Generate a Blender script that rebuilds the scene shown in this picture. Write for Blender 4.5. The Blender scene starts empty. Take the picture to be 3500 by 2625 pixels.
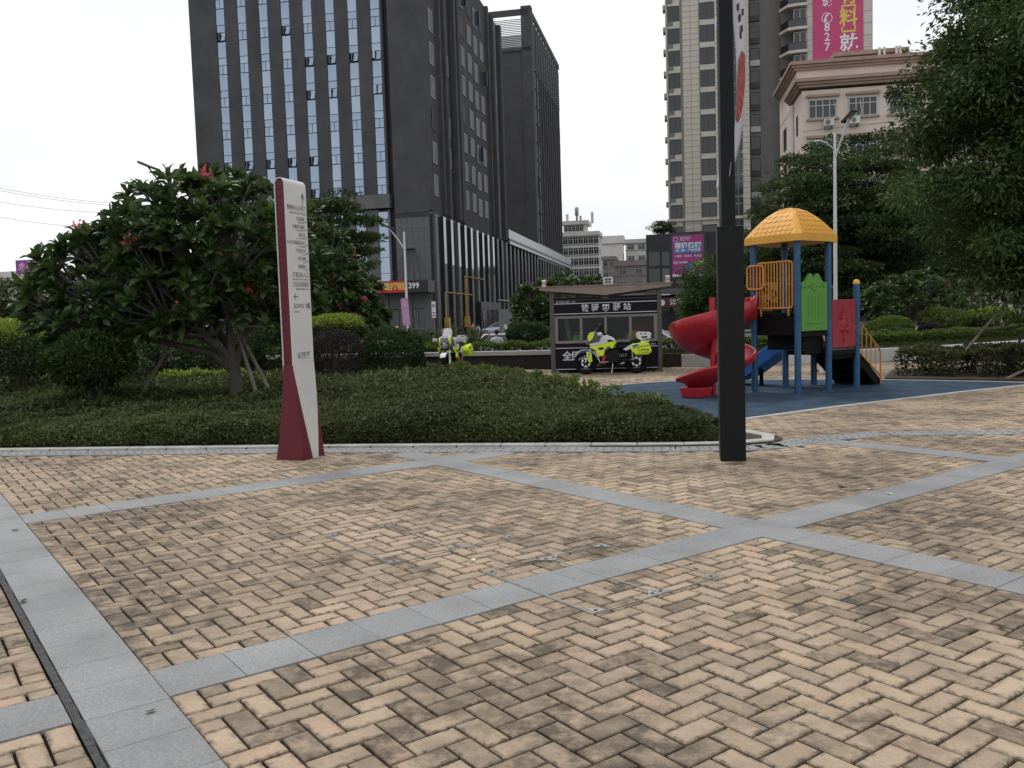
import bpy, math, random
import numpy as np
from mathutils import Vector, Matrix

# ---------------------------------------------------------------- camera, sky, sun, exposure
SC = bpy.context.scene
COL = SC.collection
H = 1.4
PITCH, ROLL, YAW, FPX = 0.07296531, -0.03172031, 0.63000125, 2976.621
_r = Vector((math.cos(ROLL), math.sin(ROLL) * math.sin(PITCH), math.sin(ROLL) * math.cos(PITCH)))
_u = Vector((-math.sin(ROLL), math.cos(ROLL) * math.sin(PITCH), math.cos(ROLL) * math.cos(PITCH)))
_f = Vector((0, math.cos(PITCH), -math.sin(PITCH)))
cam = bpy.data.cameras.new('camera')
cam.lens = 36.0 * FPX / 3500.0
cam.sensor_width = 36.0
cam.clip_start = 0.1
cam.clip_end = 6000
co = bpy.data.objects.new('camera', cam)
COL.objects.link(co)
M = Matrix.Identity(4)
for i in range(3):
    M[i][0], M[i][1], M[i][2] = _r[i], _u[i], -_f[i]
M[2][3] = H
co.matrix_world = M
SC.camera = co

SUN_AZ, SUN_EL = math.radians(-28), math.radians(58)      # azimuth from +Y (view direction) towards +X
world = bpy.data.worlds.new('World')
SC.world = world
world.use_nodes = True
nt = world.node_tree
nt.nodes.clear()
sky = nt.nodes.new('ShaderNodeTexSky')
sky.sky_type = 'NISHITA'
sky.sun_disc = False
sky.sun_elevation = SUN_EL
sky.sun_rotation = SUN_AZ
sky.air_density = 1.0
sky.dust_density = 3.0
tc = nt.nodes.new('ShaderNodeTexCoord')
mp = nt.nodes.new('ShaderNodeMapping')
mp.inputs['Scale'].default_value = (1.0, 1.0, 2.2)
nz = nt.nodes.new('ShaderNodeTexNoise')
nz.inputs['Scale'].default_value = 2.1
nz.inputs['Detail'].default_value = 7
nz.inputs['Roughness'].default_value = 0.55
rp = nt.nodes.new('ShaderNodeValToRGB')
rp.color_ramp.elements[0].position = 0.30
rp.color_ramp.elements[0].color = (0.66, 0.66, 0.66, 1)
rp.color_ramp.elements[1].position = 0.50
rp.color_ramp.elements[1].color = (0.97, 0.97, 0.97, 1)
mx = nt.nodes.new('ShaderNodeMixRGB')
mx.inputs['Color2'].default_value = (10.6, 10.75, 11.0, 1)
bg = nt.nodes.new('ShaderNodeBackground')
bg.inputs['Strength'].default_value = 0.1
wo = nt.nodes.new('ShaderNodeOutputWorld')
L_ = nt.links.new
L_(tc.outputs['Generated'], mp.inputs['Vector'])
L_(mp.outputs['Vector'], nz.inputs['Vector'])
L_(nz.outputs['Fac'], rp.inputs['Fac'])
L_(rp.outputs['Color'], mx.inputs['Fac'])
L_(sky.outputs['Color'], mx.inputs['Color1'])
L_(mx.outputs['Color'], bg.inputs['Color'])
L_(bg.outputs['Background'], wo.inputs['Surface'])

sl = bpy.data.lights.new('sun', 'SUN')
sl.energy = 1.3
sl.angle = math.radians(14)
sl.color = (1.0, 0.96, 0.9)
so = bpy.data.objects.new('sun', sl)
COL.objects.link(so)
_sd = Vector((math.sin(SUN_AZ) * math.cos(SUN_EL), math.cos(SUN_AZ) * math.cos(SUN_EL), math.sin(SUN_EL)))
so.rotation_euler = _sd.to_track_quat('Z', 'Y').to_euler()
so.location = (0, 0, 60)

SC.view_settings.view_transform = 'Standard'
SC.view_settings.look = 'None'
SC.view_settings.gamma = 1
SC.view_settings.exposure = 0.0
SC.view_settings.use_curve_mapping = False

# ---------------------------------------------------------------- helpers
RNG = np.random.default_rng(7)
random.seed(7)
PI = math.pi

def at(px, py, Y):
    """point seen at photo pixel (px,py), Y metres in front of the camera"""
    d = _r * ((px - 1750) / FPX) - _u * ((py - 1312.5) / FPX) + _f
    return Vector((0, 0, H)) + d * (Y / d.y)

def gp(px, py, z=0.0):
    d = _r * ((px - 1750) / FPX) - _u * ((py - 1312.5) / FPX) + _f
    return Vector((0, 0, H)) + d * ((z - H) / d.z)

def lin(r, g, b):
    f = lambda c: (c / 255 / 12.92) if c / 255 <= 0.04045 else ((c / 255 + 0.055) / 1.055) ** 2.4
    return (f(r), f(g), f(b))

MATS = {}
def mat(name, col, rough=0.6, metal=0.0, var=0.12, vscale=3.0, bump=0.0, bscale=60.0, spec=0.4, col2=None, coord='Object', detail=5, coat=0.0):
    if name in MATS:
        return MATS[name]
    m = bpy.data.materials.new(name)
    m.use_nodes = True
    n = m.node_tree
    p = n.nodes['Principled BSDF']
    p.inputs['Roughness'].default_value = rough
    p.inputs['Metallic'].default_value = metal
    p.inputs['Specular IOR Level'].default_value = spec
    p.inputs['Coat Weight'].default_value = coat
    t = n.nodes.new('ShaderNodeTexCoord')
    if var > 0 or col2 is not None:
        no = n.nodes.new('ShaderNodeTexNoise')
        no.inputs['Scale'].default_value = vscale
        no.inputs['Detail'].default_value = detail
        no.inputs['Roughness'].default_value = 0.65
        n.links.new(t.outputs[coord], no.inputs['Vector'])
        r = n.nodes.new('ShaderNodeValToRGB')
        a = tuple(max(0, c * (1 - var)) for c in col)
        b = col2 if col2 is not None else tuple(min(1, c * (1 + var)) for c in col)
        r.color_ramp.elements[0].position = 0.3
        r.color_ramp.elements[0].color = (*a, 1)
        r.color_ramp.elements[1].position = 0.7
        r.color_ramp.elements[1].color = (*b, 1)
        n.links.new(no.outputs['Fac'], r.inputs['Fac'])
        n.links.new(r.outputs['Color'], p.inputs['Base Color'])
    else:
        p.inputs['Base Color'].default_value = (*col, 1)
    if bump > 0:
        nb = n.nodes.new('ShaderNodeTexNoise')
        nb.inputs['Scale'].default_value = bscale
        nb.inputs['Detail'].default_value = 4
        n.links.new(t.outputs[coord], nb.inputs['Vector'])
        bu = n.nodes.new('ShaderNodeBump')
        bu.inputs['Strength'].default_value = bump
        bu.inputs['Distance'].default_value = 0.02
        n.links.new(nb.outputs['Fac'], bu.inputs['Height'])
        n.links.new(bu.outputs['Normal'], p.inputs['Normal'])
    MATS[name] = m
    return m

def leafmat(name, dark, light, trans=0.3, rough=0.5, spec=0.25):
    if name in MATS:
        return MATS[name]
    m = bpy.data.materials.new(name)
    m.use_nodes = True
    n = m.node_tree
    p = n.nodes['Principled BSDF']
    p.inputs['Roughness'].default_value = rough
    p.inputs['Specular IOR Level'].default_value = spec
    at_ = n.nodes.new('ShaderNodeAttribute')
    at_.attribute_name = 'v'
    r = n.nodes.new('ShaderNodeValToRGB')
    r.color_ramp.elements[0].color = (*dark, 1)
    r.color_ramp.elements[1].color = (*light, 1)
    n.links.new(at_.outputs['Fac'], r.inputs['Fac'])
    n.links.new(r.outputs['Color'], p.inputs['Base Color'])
    tr = n.nodes.new('ShaderNodeBsdfTranslucent')
    n.links.new(r.outputs['Color'], tr.inputs['Color'])
    ms = n.nodes.new('ShaderNodeMixShader')
    ms.inputs['Fac'].default_value = trans
    n.links.new(p.outputs['BSDF'], ms.inputs[1])
    n.links.new(tr.outputs['BSDF'], ms.inputs[2])
    n.links.new(ms.outputs['Shader'], n.nodes['Material Output'].inputs['Surface'])
    MATS[name] = m
    return m

def glassmat(name, tint=(0.9, 0.95, 0.95), alpha=0.25, rough=0.02):
    """thin pane: partly see-through, partly mirror"""
    if name in MATS:
        return MATS[name]
    m = bpy.data.materials.new(name)
    m.use_nodes = True
    n = m.node_tree
    n.nodes.remove(n.nodes['Principled BSDF'])
    tr = n.nodes.new('ShaderNodeBsdfTransparent')
    tr.inputs['Color'].default_value = (*tint, 1)
    gl = n.nodes.new('ShaderNodeBsdfGlossy')
    gl.inputs['Roughness'].default_value = rough
    ms = n.nodes.new('ShaderNodeMixShader')
    ms.inputs['Fac'].default_value = alpha
    n.links.new(tr.outputs['BSDF'], ms.inputs[1])
    n.links.new(gl.outputs['BSDF'], ms.inputs[2])
    n.links.new(ms.outputs['Shader'], n.nodes['Material Output'].inputs['Surface'])
    MATS[name] = m
    return m

def link(name, data, parent=None, loc=(0, 0, 0), rz=0.0):
    o = bpy.data.objects.new(name, data)
    COL.objects.link(o)
    o.location = loc
    o.rotation_euler = (0, 0, rz)
    if parent is not None:
        o.parent = parent
    return o

def tag(o, label=None, cat=None, group=None, kind=None):
    if label: o['label'] = label
    if cat: o['category'] = cat
    if group: o['group'] = group
    if kind: o['kind'] = kind
    return o

def thing(name, label, cat, loc=(0, 0, 0), rz=0.0, group=None):
    return tag(link(name, None, None, loc, rz), label, cat, group)

class MB:
    """collects faces of one mesh; m is the material slot"""
    def __init__(s):
        s.v, s.f, s.m = [], [], []
    def poly(s, pts, m=0):
        b = len(s.v)
        s.v += [tuple(p) for p in pts]
        s.f.append(tuple(range(b, b + len(pts))))
        s.m.append(m)
        return s
    def mesh(s, vs, fs, m=0):
        b = len(s.v)
        s.v += [tuple(p) for p in vs]
        s.f += [tuple(i + b for i in f) for f in fs]
        s.m += [m] * len(fs)
        return s
    def box(s, c, d, rz=0.0, m=0, R=None):
        x, y, z = d[0] / 2, d[1] / 2, d[2] / 2
        vs = [Vector((a * x, b * y, e * z)) for e in (-1, 1) for b in (-1, 1) for a in (-1, 1)]
        if R is not None: vs = [R @ v for v in vs]
        elif rz: vs = [Matrix.Rotation(rz, 3, 'Z') @ v for v in vs]
        vs = [v + Vector(c) for v in vs]
        return s.mesh(vs, [(0, 2, 3, 1), (4, 5, 7, 6), (0, 1, 5, 4), (2, 6, 7, 3), (0, 4, 6, 2), (1, 3, 7, 5)], m)
    def b2(s, x0, x1, y0, y1, z0, z1, m=0):
        return s.box(((x0 + x1) / 2, (y0 + y1) / 2, (z0 + z1) / 2), (x1 - x0, y1 - y0, z1 - z0), 0, m)
    def frus(s, c, d0, d1, h, m=0):
        """tapered box standing on c: size d0=(x,y) below, d1 above"""
        vs = [(c[0] + a * d[0] / 2, c[1] + b * d[1] / 2, c[2] + z) for z, d in ((0, d0), (h, d1)) for b in (-1, 1) for a in (-1, 1)]
        return s.mesh(vs, [(0, 2, 3, 1), (4, 5, 7, 6), (0, 1, 5, 4), (2, 6, 7, 3), (0, 4, 6, 2), (1, 3, 7, 5)], m)
    def tube(s, path, r, n=8, m=0, cap=True, closed=False):
        P = [Vector(p) for p in path]
        rr = r if isinstance(r, (list, tuple)) else [r] * len(P)
        b = len(s.v)
        k = len(P)
        up = None
        for i, p in enumerate(P):
            if closed: t = P[(i + 1) % k] - P[i - 1]
            else: t = P[min(i + 1, k - 1)] - P[max(i - 1, 0)]
            if t.length < 1e-9: t = Vector((0, 0, 1))
            t.normalize()
            if up is None:
                up = Vector((0, 0, 1)) if abs(t.z) < 0.9 else Vector((1, 0, 0))
            a = up - t * up.dot(t)
            if a.length < 1e-6: a = t.orthogonal()
            a.normalize()
            up = a
            c = t.cross(a)
            for j in range(n):
                q = 2 * PI * j / n
                s.v.append(tuple(p + (a * math.cos(q) + c * math.sin(q)) * rr[i]))
        rng_ = range(k) if closed else range(k - 1)
        for i in rng_:
            i2 = (i + 1) % k
            for j in range(n):
                j2 = (j + 1) % n
                s.f.append((b + i * n + j, b + i * n + j2, b + i2 * n + j2, b + i2 * n + j))
                s.m.append(m)
        if cap and not closed:
            s.f.append(tuple(b + j for j in range(n - 1, -1, -1))); s.m.append(m)
            s.f.append(tuple(b + (k - 1) * n + j for j in range(n))); s.m.append(m)
        return s
    def lathe(s, prof, n=16, c=(0, 0, 0), axis='Z', m=0):
        b = len(s.v)
        for (r, z) in prof:
            for j in range(n):
                q = 2 * PI * j / n
                p = (r * math.cos(q), r * math.sin(q), z)
                if axis == 'Y': p = (p[0], z, p[1])
                elif axis == 'X': p = (z, p[0], p[1])
                s.v.append((p[0] + c[0], p[1] + c[1], p[2] + c[2]))
        for i in range(len(prof) - 1):
            for j in range(n):
                j2 = (j + 1) % n
                s.f.append((b + i * n + j, b + i * n + j2, b + (i + 1) * n + j2, b + (i + 1) * n + j)); s.m.append(m)
        return s
    def prism(s, poly, a0, a1, axis='Z', m=0):
        """extrude a 2-D outline along an axis: 'Z' (x,y), 'Y' (x,z), 'X' (y,z); a0/a1 may be per-vertex lists"""
        n = len(poly)
        A0 = a0 if isinstance(a0, (list, tuple)) else [a0] * n
        A1 = a1 if isinstance(a1, (list, tuple)) else [a1] * n
        f = {'Z': lambda p, a: (p[0], p[1], a), 'Y': lambda p, a: (p[0], a, p[1]), 'X': lambda p, a: (a, p[0], p[1])}[axis]
        vs = [f(p, a) for p, a in zip(poly, A0)] + [f(p, a) for p, a in zip(poly, A1)]
        fs = [tuple(range(n - 1, -1, -1)), tuple(range(n, 2 * n))] + [(i, (i + 1) % n, n + (i + 1) % n, n + i) for i in range(n)]
        return s.mesh(vs, fs, m)
    def sphere(s, c, r, n=12, k=8, m=0):
        rx, ry, rz = r if isinstance(r, (list, tuple)) else (r, r, r)
        vs = [(c[0] + rx * math.sin(PI * i / k) * math.cos(2 * PI * j / n), c[1] + ry * math.sin(PI * i / k) * math.sin(2 * PI * j / n), c[2] + rz * math.cos(PI * i / k)) for i in range(k + 1) for j in range(n)]
        fs = [(i * n + j, (i + 1) * n + j, (i + 1) * n + (j + 1) % n, i * n + (j + 1) % n) for i in range(k) for j in range(n)]
        return s.mesh(vs, fs, m)
    def data(s, name, mats, smooth=False, fix=True):
        me = bpy.data.meshes.new(name)
        me.from_pydata(s.v, [], s.f)
        for q in (mats if isinstance(mats, (list, tuple)) else [mats]):
            me.materials.append(q)
        me.polygons.foreach_set('material_index', s.m)
        me.validate()
        if fix:
            import bmesh
            bm = bmesh.new()
            bm.from_mesh(me)
            if smooth: bmesh.ops.remove_doubles(bm, verts=bm.verts, dist=1e-5)
            bmesh.ops.recalc_face_normals(bm, faces=bm.faces)
            bm.to_mesh(me)
            bm.free()
        if smooth:
            me.polygons.foreach_set('use_smooth', [True] * len(me.polygons))
            try: me.set_sharp_from_angle(angle=math.radians(smooth if smooth is not True else 40))
            except Exception: pass
        me.update()
        return me
    def build(s, name, mats, parent=None, smooth=False, loc=(0, 0, 0), rz=0.0, bevel=0.0, bseg=2):
        o = link(name, s.data(name, mats, smooth), parent, loc, rz)
        if bevel > 0:
            bv = o.modifiers.new('bevel', 'BEVEL')
            bv.width = bevel
            bv.segments = bseg
            bv.limit_method = 'ANGLE'
            bv.angle_limit = math.radians(35)
        return o

_TC = bpy.data.curves.new('text_source', 'FONT')
_TO = bpy.data.objects.new('text_source', _TC)
COL.objects.link(_TO)
def text_data(body, size, m, align='CENTER', depth=0.0, bold=0.0, sx=1.0):
    _TC.body = body
    _TC.size = size
    _TC.align_x = align
    _TC.align_y = 'CENTER'
    _TC.extrude = depth
    _TC.offset = bold * size
    _TC.resolution_u = 2
    bpy.context.view_layer.update()
    me = bpy.data.meshes.new_from_object(_TO.evaluated_get(bpy.context.evaluated_depsgraph_get()))
    me.materials.clear()
    me.materials.append(m)
    me.polygons.foreach_set('material_index', [0] * len(me.polygons))
    if sx != 1.0:
        me.transform(Matrix.Diagonal((sx, 1, 1, 1)))
    return me
def text(body, size, m, parent, o, right, up=(0, 0, 1), name='lettering', align='CENTER', depth=0.0, bold=0.0, sx=1.0):
    """flat lettering: origin o, reading direction right, up vector, in the parent's space"""
    ob = link(name, text_data(body, size, m, align, depth, bold, sx), parent)
    R = Vector(right).normalized()
    Uq = Vector(up).normalized()
    N = R.cross(Uq)
    mm = Matrix.Identity(4)
    for i in range(3):
        mm[i][0], mm[i][1], mm[i][2], mm[i][3] = R[i], Uq[i], N[i], o[i]
    ob.matrix_local = mm
    return ob

def np_mesh(name, V, F, mats, v=None, smooth=False):
    """mesh from numpy arrays; F has 3 or 4 columns; v is a per-vertex float attribute"""
    me = bpy.data.meshes.new(name)
    n, k = F.shape
    me.vertices.add(len(V))
    me.vertices.foreach_set('co', np.ascontiguousarray(V, dtype=np.float32).ravel())
    me.loops.add(n * k)
    me.loops.foreach_set('vertex_index', np.ascontiguousarray(F, dtype=np.int32).ravel())
    me.polygons.add(n)
    me.polygons.foreach_set('loop_start', np.arange(0, n * k, k, dtype=np.int32))
    me.polygons.foreach_set('loop_total', np.full(n, k, dtype=np.int32))
    if smooth: me.polygons.foreach_set('use_smooth', np.ones(n, dtype=bool))
    for q in (mats if isinstance(mats, (list, tuple)) else [mats]):
        me.materials.append(q)
    if v is not None:
        a = me.attributes.new('v', 'FLOAT', 'POINT')
        a.data.foreach_set('value', np.ascontiguousarray(v, dtype=np.float32))
    me.update(calc_edges=True)
    return me

def norm(a):
    return a / np.maximum(np.linalg.norm(a, axis=1, keepdims=True), 1e-9)

def leaves(name, P, D, L, W, m, parent=None, big=False, v=None, curl=0.25, fold=0.25):
    """one mesh of leaf blades: base points P, directions D, lengths L, widths W"""
    N = len(P)
    P = np.asarray(P, float); D = norm(np.asarray(D, float))
    L = np.broadcast_to(np.asarray(L, float), (N,))[:, None]; W = np.broadcast_to(np.asarray(W, float), (N,))[:, None]
    Rr = norm(np.cross(D, norm(RNG.normal(size=(N, 3)) * 0.55 + np.array([0, 0, 1.0]))))
    Nn = np.cross(Rr, D)
    if v is None: v = RNG.random(N)
    if big:
        a = P
        b0 = P + D * L * 0.32 - Nn * L * curl * 0.05; w1 = Rr * W * 0.42
        c0 = P + D * L * 0.72 - Nn * L * curl * 0.35; w2 = Rr * W * 0.5
        t = P + D * L * 0.97 - Nn * L * curl
        up = Nn * W * fold
        V = np.stack([a, b0 - w1 + up * 0.8, b0, b0 + w1 + up * 0.8, c0 - w2 + up, c0, c0 + w2 + up, t], 1).reshape(-1, 3)
        B = (np.arange(N) * 8)[:, None]
        F = np.concatenate([B + [[0, 2, 1, 1]], B + [[0, 3, 2, 2]], B + [[1, 2, 5, 4]], B + [[2, 3, 6, 5]], B + [[4, 5, 7, 7]], B + [[5, 6, 7, 7]]], 0)
        # triangles as separate faces
        F3 = np.concatenate([B + [[0, 2, 1]], B + [[0, 3, 2]], B + [[1, 2, 5]], B + [[1, 5, 4]], B + [[2, 3, 6]], B + [[2, 6, 5]], B + [[4, 5, 7]], B + [[5, 6, 7]]], 0)
        me = np_mesh(name, V, F3, m, np.repeat(v, 8))
    else:
        mid = P + D * L * 0.5
        V = np.stack([P, mid - Rr * W * 0.5 + Nn * W * fold, P + D * L - Nn * L * curl * 0.3, mid + Rr * W * 0.5 + Nn * W * fold], 1).reshape(-1, 3)
        B = (np.arange(N) * 4)[:, None]
        F = np.concatenate([B + [[0, 2, 1]], B + [[0, 3, 2]]], 0)
        me = np_mesh(name, V, F, m, np.repeat(v, 4))
    if parent == 'data': return me
    return link(name, me, parent)

def dirs(n):
    return norm(RNG.normal(size=(n, 3)))

def lump(D, seed, amp=0.15, k=5):
    r = np.random.default_rng(seed)
    o = np.zeros(len(D))
    for i in range(k):
        w = r.normal(size=3) * (2 + i * 1.3); o += np.sin(D @ w + r.random() * 6.28) / (1 + i * 0.5)
    return 1 + amp * o / 1.6
# ---------------------------------------------------------------- ground, road, plaza
UX = Vector((math.cos(YAW), math.sin(YAW), 0)); VX = Vector((-math.sin(YAW), math.cos(YAW), 0))
def uvw(u, v, z=0.0):
    return UX * u + VX * v + Vector((0, 0, z))

def brickmat():
    m = bpy.data.materials.new('tan_paver')
    m.use_nodes = True
    n = m.node_tree; lk = n.links.new
    p = n.nodes['Principled BSDF']
    p.inputs['Roughness'].default_value = 0.85
    p.inputs['Specular IOR Level'].default_value = 0.25
    oi = n.nodes.new('ShaderNodeObjectInfo')
    ge = n.nodes.new('ShaderNodeNewGeometry')
    ad = n.nodes.new('ShaderNodeMath'); ad.operation = 'ADD'
    fr = n.nodes.new('ShaderNodeMath'); fr.operation = 'FRACT'
    lk(oi.outputs['Random'], ad.inputs[0]); lk(ge.outputs['Random Per Island'], ad.inputs[1]); lk(ad.outputs[0], fr.inputs[0])
    base = n.nodes.new('ShaderNodeValToRGB')
    e = base.color_ramp.elements
    e[0].position = 0.0; e[0].color = (0.30, 0.238, 0.172, 1)
    e[1].position = 1.0; e[1].color = (0.44, 0.32, 0.225, 1)
    for pos, c in ((0.15, (0.37, 0.287, 0.205, 1)), (0.45, (0.428, 0.327, 0.232, 1)), (0.85, (0.462, 0.357, 0.256, 1)), (0.94, (0.45, 0.335, 0.24, 1))):
        x = e.new(pos); x.color = c
    lk(fr.outputs[0], base.inputs['Fac'])
    # soot: broad patches, blotches within a brick, dirty rims, specks
    pos = ge.outputs['Position']
    def noise(sc, det=5, ro=0.6):
        q = n.nodes.new('ShaderNodeTexNoise'); q.inputs['Scale'].default_value = sc; q.inputs['Detail'].default_value = det; q.inputs['Roughness'].default_value = ro
        lk(pos, q.inputs['Vector']); return q.outputs['Fac']
    def mrange(s, a, b, c=0.0, d=1.0):
        q = n.nodes.new('ShaderNodeMapRange'); q.inputs['From Min'].default_value = a; q.inputs['From Max'].default_value = b
        q.inputs['To Min'].default_value = c; q.inputs['To Max'].default_value = d
        lk(s, q.inputs['Value']); return q.outputs['Result']
    def mth(op, a, b):
        q = n.nodes.new('ShaderNodeMath'); q.operation = op; q.use_clamp = True
        for i, s in enumerate((a, b)):
            if isinstance(s, (int, float)): q.inputs[i].default_value = s
            else: lk(s, q.inputs[i])
        return q.outputs[0]
    # a second random per brick decides how sooty it is
    wn = n.nodes.new('ShaderNodeTexWhiteNoise'); wn.noise_dimensions = '1D'
    lk(fr.outputs[0], wn.inputs['W'])
    soot = mth('ADD', mrange(noise(0.55, 5), 0.42, 0.60, 0, 1.0), mrange(wn.outputs['Value'], 0.70, 1.0, 0, 0.85))
    blot = mrange(noise(7.0, 6, 0.72), 0.30, 0.58)
    ed = n.nodes.new('ShaderNodeAttribute'); ed.attribute_name = 'edge'
    rim = mth('MULTIPLY', mrange(ed.outputs['Fac'], 0.0, 1.0), mrange(noise(26.0, 5, 0.7), 0.40, 0.62))
    d1 = mth('MULTIPLY', soot, blot)
    d2 = mth('MAXIMUM', mth('MULTIPLY', d1, 0.9), mth('MULTIPLY', rim, 0.82))
    spk = mth('MULTIPLY', mrange(noise(170.0, 2), 0.64, 0.72), 0.45)
    d3 = mth('MAXIMUM', d2, spk)
    mxr = n.nodes.new('ShaderNodeMixRGB'); mxr.inputs['Color2'].default_value = (0.072, 0.06, 0.047, 1)
    lk(d3, mxr.inputs['Fac']); lk(base.outputs['Color'], mxr.inputs['Color1'])
    gr = n.nodes.new('ShaderNodeMixRGB'); gr.blend_type = 'MULTIPLY'; gr.inputs['Fac'].default_value = 1
    gv = n.nodes.new('ShaderNodeCombineColor')
    g = mrange(noise(60.0, 4, 0.8), 0.25, 0.75, 0.8, 1.15)
    for i in range(3): lk(g, gv.inputs[i])
    lk(mxr.outputs['Color'], gr.inputs['Color1']); lk(gv.outputs['Color'], gr.inputs['Color2'])
    lk(gr.outputs['Color'], p.inputs['Base Color'])
    bu = n.nodes.new('ShaderNodeBump'); bu.inputs['Strength'].default_value = 0.5; bu.inputs['Distance'].default_value = 0.004
    lk(noise(140.0, 3), bu.inputs['Height']); lk(bu.outputs['Normal'], p.inputs['Normal'])
    return m
M_BRICK = brickmat()
M_JOINT = mat('joint_dirt', (0.014, 0.012, 0.009), 0.95, var=0.5, vscale=6, spec=0.1)

def granitemat():
    m = mat('grey_granite', (0.30, 0.315, 0.325), 0.7, var=0.0, bump=0.3, bscale=220, spec=0.3)
    n = m.node_tree; lk = n.links.new
    p = n.nodes['Principled BSDF']
    ge = n.nodes.new('ShaderNodeNewGeometry'); oi = n.nodes.new('ShaderNodeObjectInfo')
    no = n.nodes.new('ShaderNodeTexNoise'); no.inputs['Scale'].default_value = 120; no.inputs['Detail'].default_value = 3
    n2 = n.nodes.new('ShaderNodeTexNoise'); n2.inputs['Scale'].default_value = 2.2; n2.inputs['Detail'].default_value = 6
    lk(ge.outputs['Position'], no.inputs['Vector']); lk(ge.outputs['Position'], n2.inputs['Vector'])
    r1 = n.nodes.new('ShaderNodeValToRGB')
    r1.color_ramp.elements[0].position = 0.32; r1.color_ramp.elements[0].color = (0.202, 0.207, 0.208, 1)
    r1.color_ramp.elements[1].position = 0.68; r1.color_ramp.elements[1].color = (0.298, 0.304, 0.305, 1)
    lk(no.outputs['Fac'], r1.inputs['Fac'])
    mr = n.nodes.new('ShaderNodeMapRange'); mr.inputs['From Min'].default_value = 0.3; mr.inputs['From Max'].default_value = 0.75; mr.inputs['To Min'].default_value = 1.12; mr.inputs['To Max'].default_value = 0.8
    lk(n2.outputs['Fac'], mr.inputs['Value'])
    m2 = n.nodes.new('ShaderNodeMapRange'); m2.inputs['To Min'].default_value = 0.93; m2.inputs['To Max'].default_value = 1.06
    ad = n.nodes.new('ShaderNodeMath'); ad.operation = 'ADD'; fr = n.nodes.new('ShaderNodeMath'); fr.operation = 'FRACT'
    lk(oi.outputs['Random'], ad.inputs[0]); lk(ge.outputs['Random Per Island'], ad.inputs[1]); lk(ad.outputs[0], fr.inputs[0]); lk(fr.outputs[0], m2.inputs['Value'])
    mu = n.nodes.new('ShaderNodeMath'); mu.operation = 'MULTIPLY'
    lk(mr.outputs['Result'], mu.inputs[0]); lk(m2.outputs['Result'], mu.inputs[1])
    vm = n.nodes.new('ShaderNodeVectorMath'); vm.operation = 'SCALE'
    lk(r1.outputs['Color'], vm.inputs[0]); lk(mu.outputs[0], vm.inputs['Scale'])
    lk(vm.outputs[0], p.inputs['Base Color'])
    return m
M_GRAN = granitemat()
M_KERB = mat('pale_kerb_concrete', (0.40, 0.39, 0.36), 0.8, var=0.25, vscale=4, bump=0.3, bscale=90)
M_DOT = mat('drain_hole_black', (0.012, 0.012, 0.012), 0.9, var=0)
M_STEEL = mat('scuffed_steel', (0.42, 0.42, 0.41), 0.38, 1.0, var=0.3, vscale=30)
M_ASPH = mat('asphalt', (0.085, 0.085, 0.088), 0.9, var=0.25, vscale=1.2, bump=0.3, bscale=40)
M_SOIL = mat('bed_soil', (0.05, 0.038, 0.026), 0.95, var=0.4, vscale=5, bump=0.6, bscale=25)
M_LINE = mat('road_paint', (0.6, 0.6, 0.58), 0.7, var=0.2, vscale=5)

def sheet(name, pts, m, z=None, parent=None, kind='structure'):
    b = MB(); b.poly([(p[0], p[1], p[2] if len(p) > 2 else z) for p in pts])
    o = b.build(name, m, parent)
    if parent is None: tag(o, kind=kind)
    return o

# far terrain reaching the horizon, the lower road, and the plaza slab
terr = MB()
terr.poly([(-2500, 118, -0.15), (2500, 118, -0.15), (2500, 3500, 2.0), (-2500, 3500, 2.0)])
tag(terr.build('terrain', mat('far_ground', (0.12, 0.12, 0.11), 0.95, var=0.3, vscale=0.02)), kind='structure')
rd = MB()
rd.poly([(-400, 15, -0.62), (400, 15, -0.62), (400, 40, -0.6), (-400, 40, -0.6)])
rd.poly([(-400, 40, -0.6), (400, 40, -0.6), (400, 118, -0.15), (-400, 118, -0.15)])
rd.poly([(-400, -30, -0.66), (400, -30, -0.66), (400, 15, -0.62), (-400, 15, -0.62)])
tag(rd.build('road', M_ASPH), kind='structure')
def roadz(y):
    return -0.6 if y < 40 else -0.6 + 0.45 * (y - 40) / 78
# lane lines along the road (towards the right and slightly nearer)
RD = Vector((0.98, -0.198, 0))
for k, (yy, dash) in enumerate(((40.6, False), (44.2, True), (47.8, True), (52.0, False), (64, True), (70, False))):
    ln = MB()
    for i in range(-16, 17):
        if dash and i % 2: continue
        a = Vector((i * 6.0, yy, 0)); c0 = Vector((i * 6.0 * 0.98, yy - i * 6.0 * 0.198, 0)); c1 = c0 + RD * (6.0 if not dash else 3.5)
        n_ = Vector((0.198, 0.98, 0)) * 0.08
        q = [c0 - n_, c1 - n_, c1 + n_, c0 + n_]
        ln.poly([(p.x, p.y, roadz(p.y) + 0.012) for p in q])
    tag(ln.build('lane_line', M_LINE), kind='structure')
# raised median kerb between the carriageways
md = MB()
for i in range(-14, 20):
    c = Vector((i * 5.0 * 0.98, 57 - i * 5.0 * 0.198, 0))
    md.box((c.x, c.y, roadz(c.y) + 0.08), (4.97, 1.6, 0.18), math.atan2(-0.198, 0.98))
tag(md.build('median_kerb', M_KERB), kind='structure')
fp = MB()
for i in range(-12, 16):
    c = Vector((-9.5 + i * 8.0 * 0.98, 88 - i * 8.0 * 0.198, 0))
    fp.box((c.x, c.y, roadz(c.y) + 0.02), (7.98, 7.0, 0.24), math.atan2(-0.198, 0.98))
tag(fp.build('far_pavement', mat('far_paving', (0.26, 0.25, 0.235), 0.85, var=0.25, vscale=0.7)), kind='structure')

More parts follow.
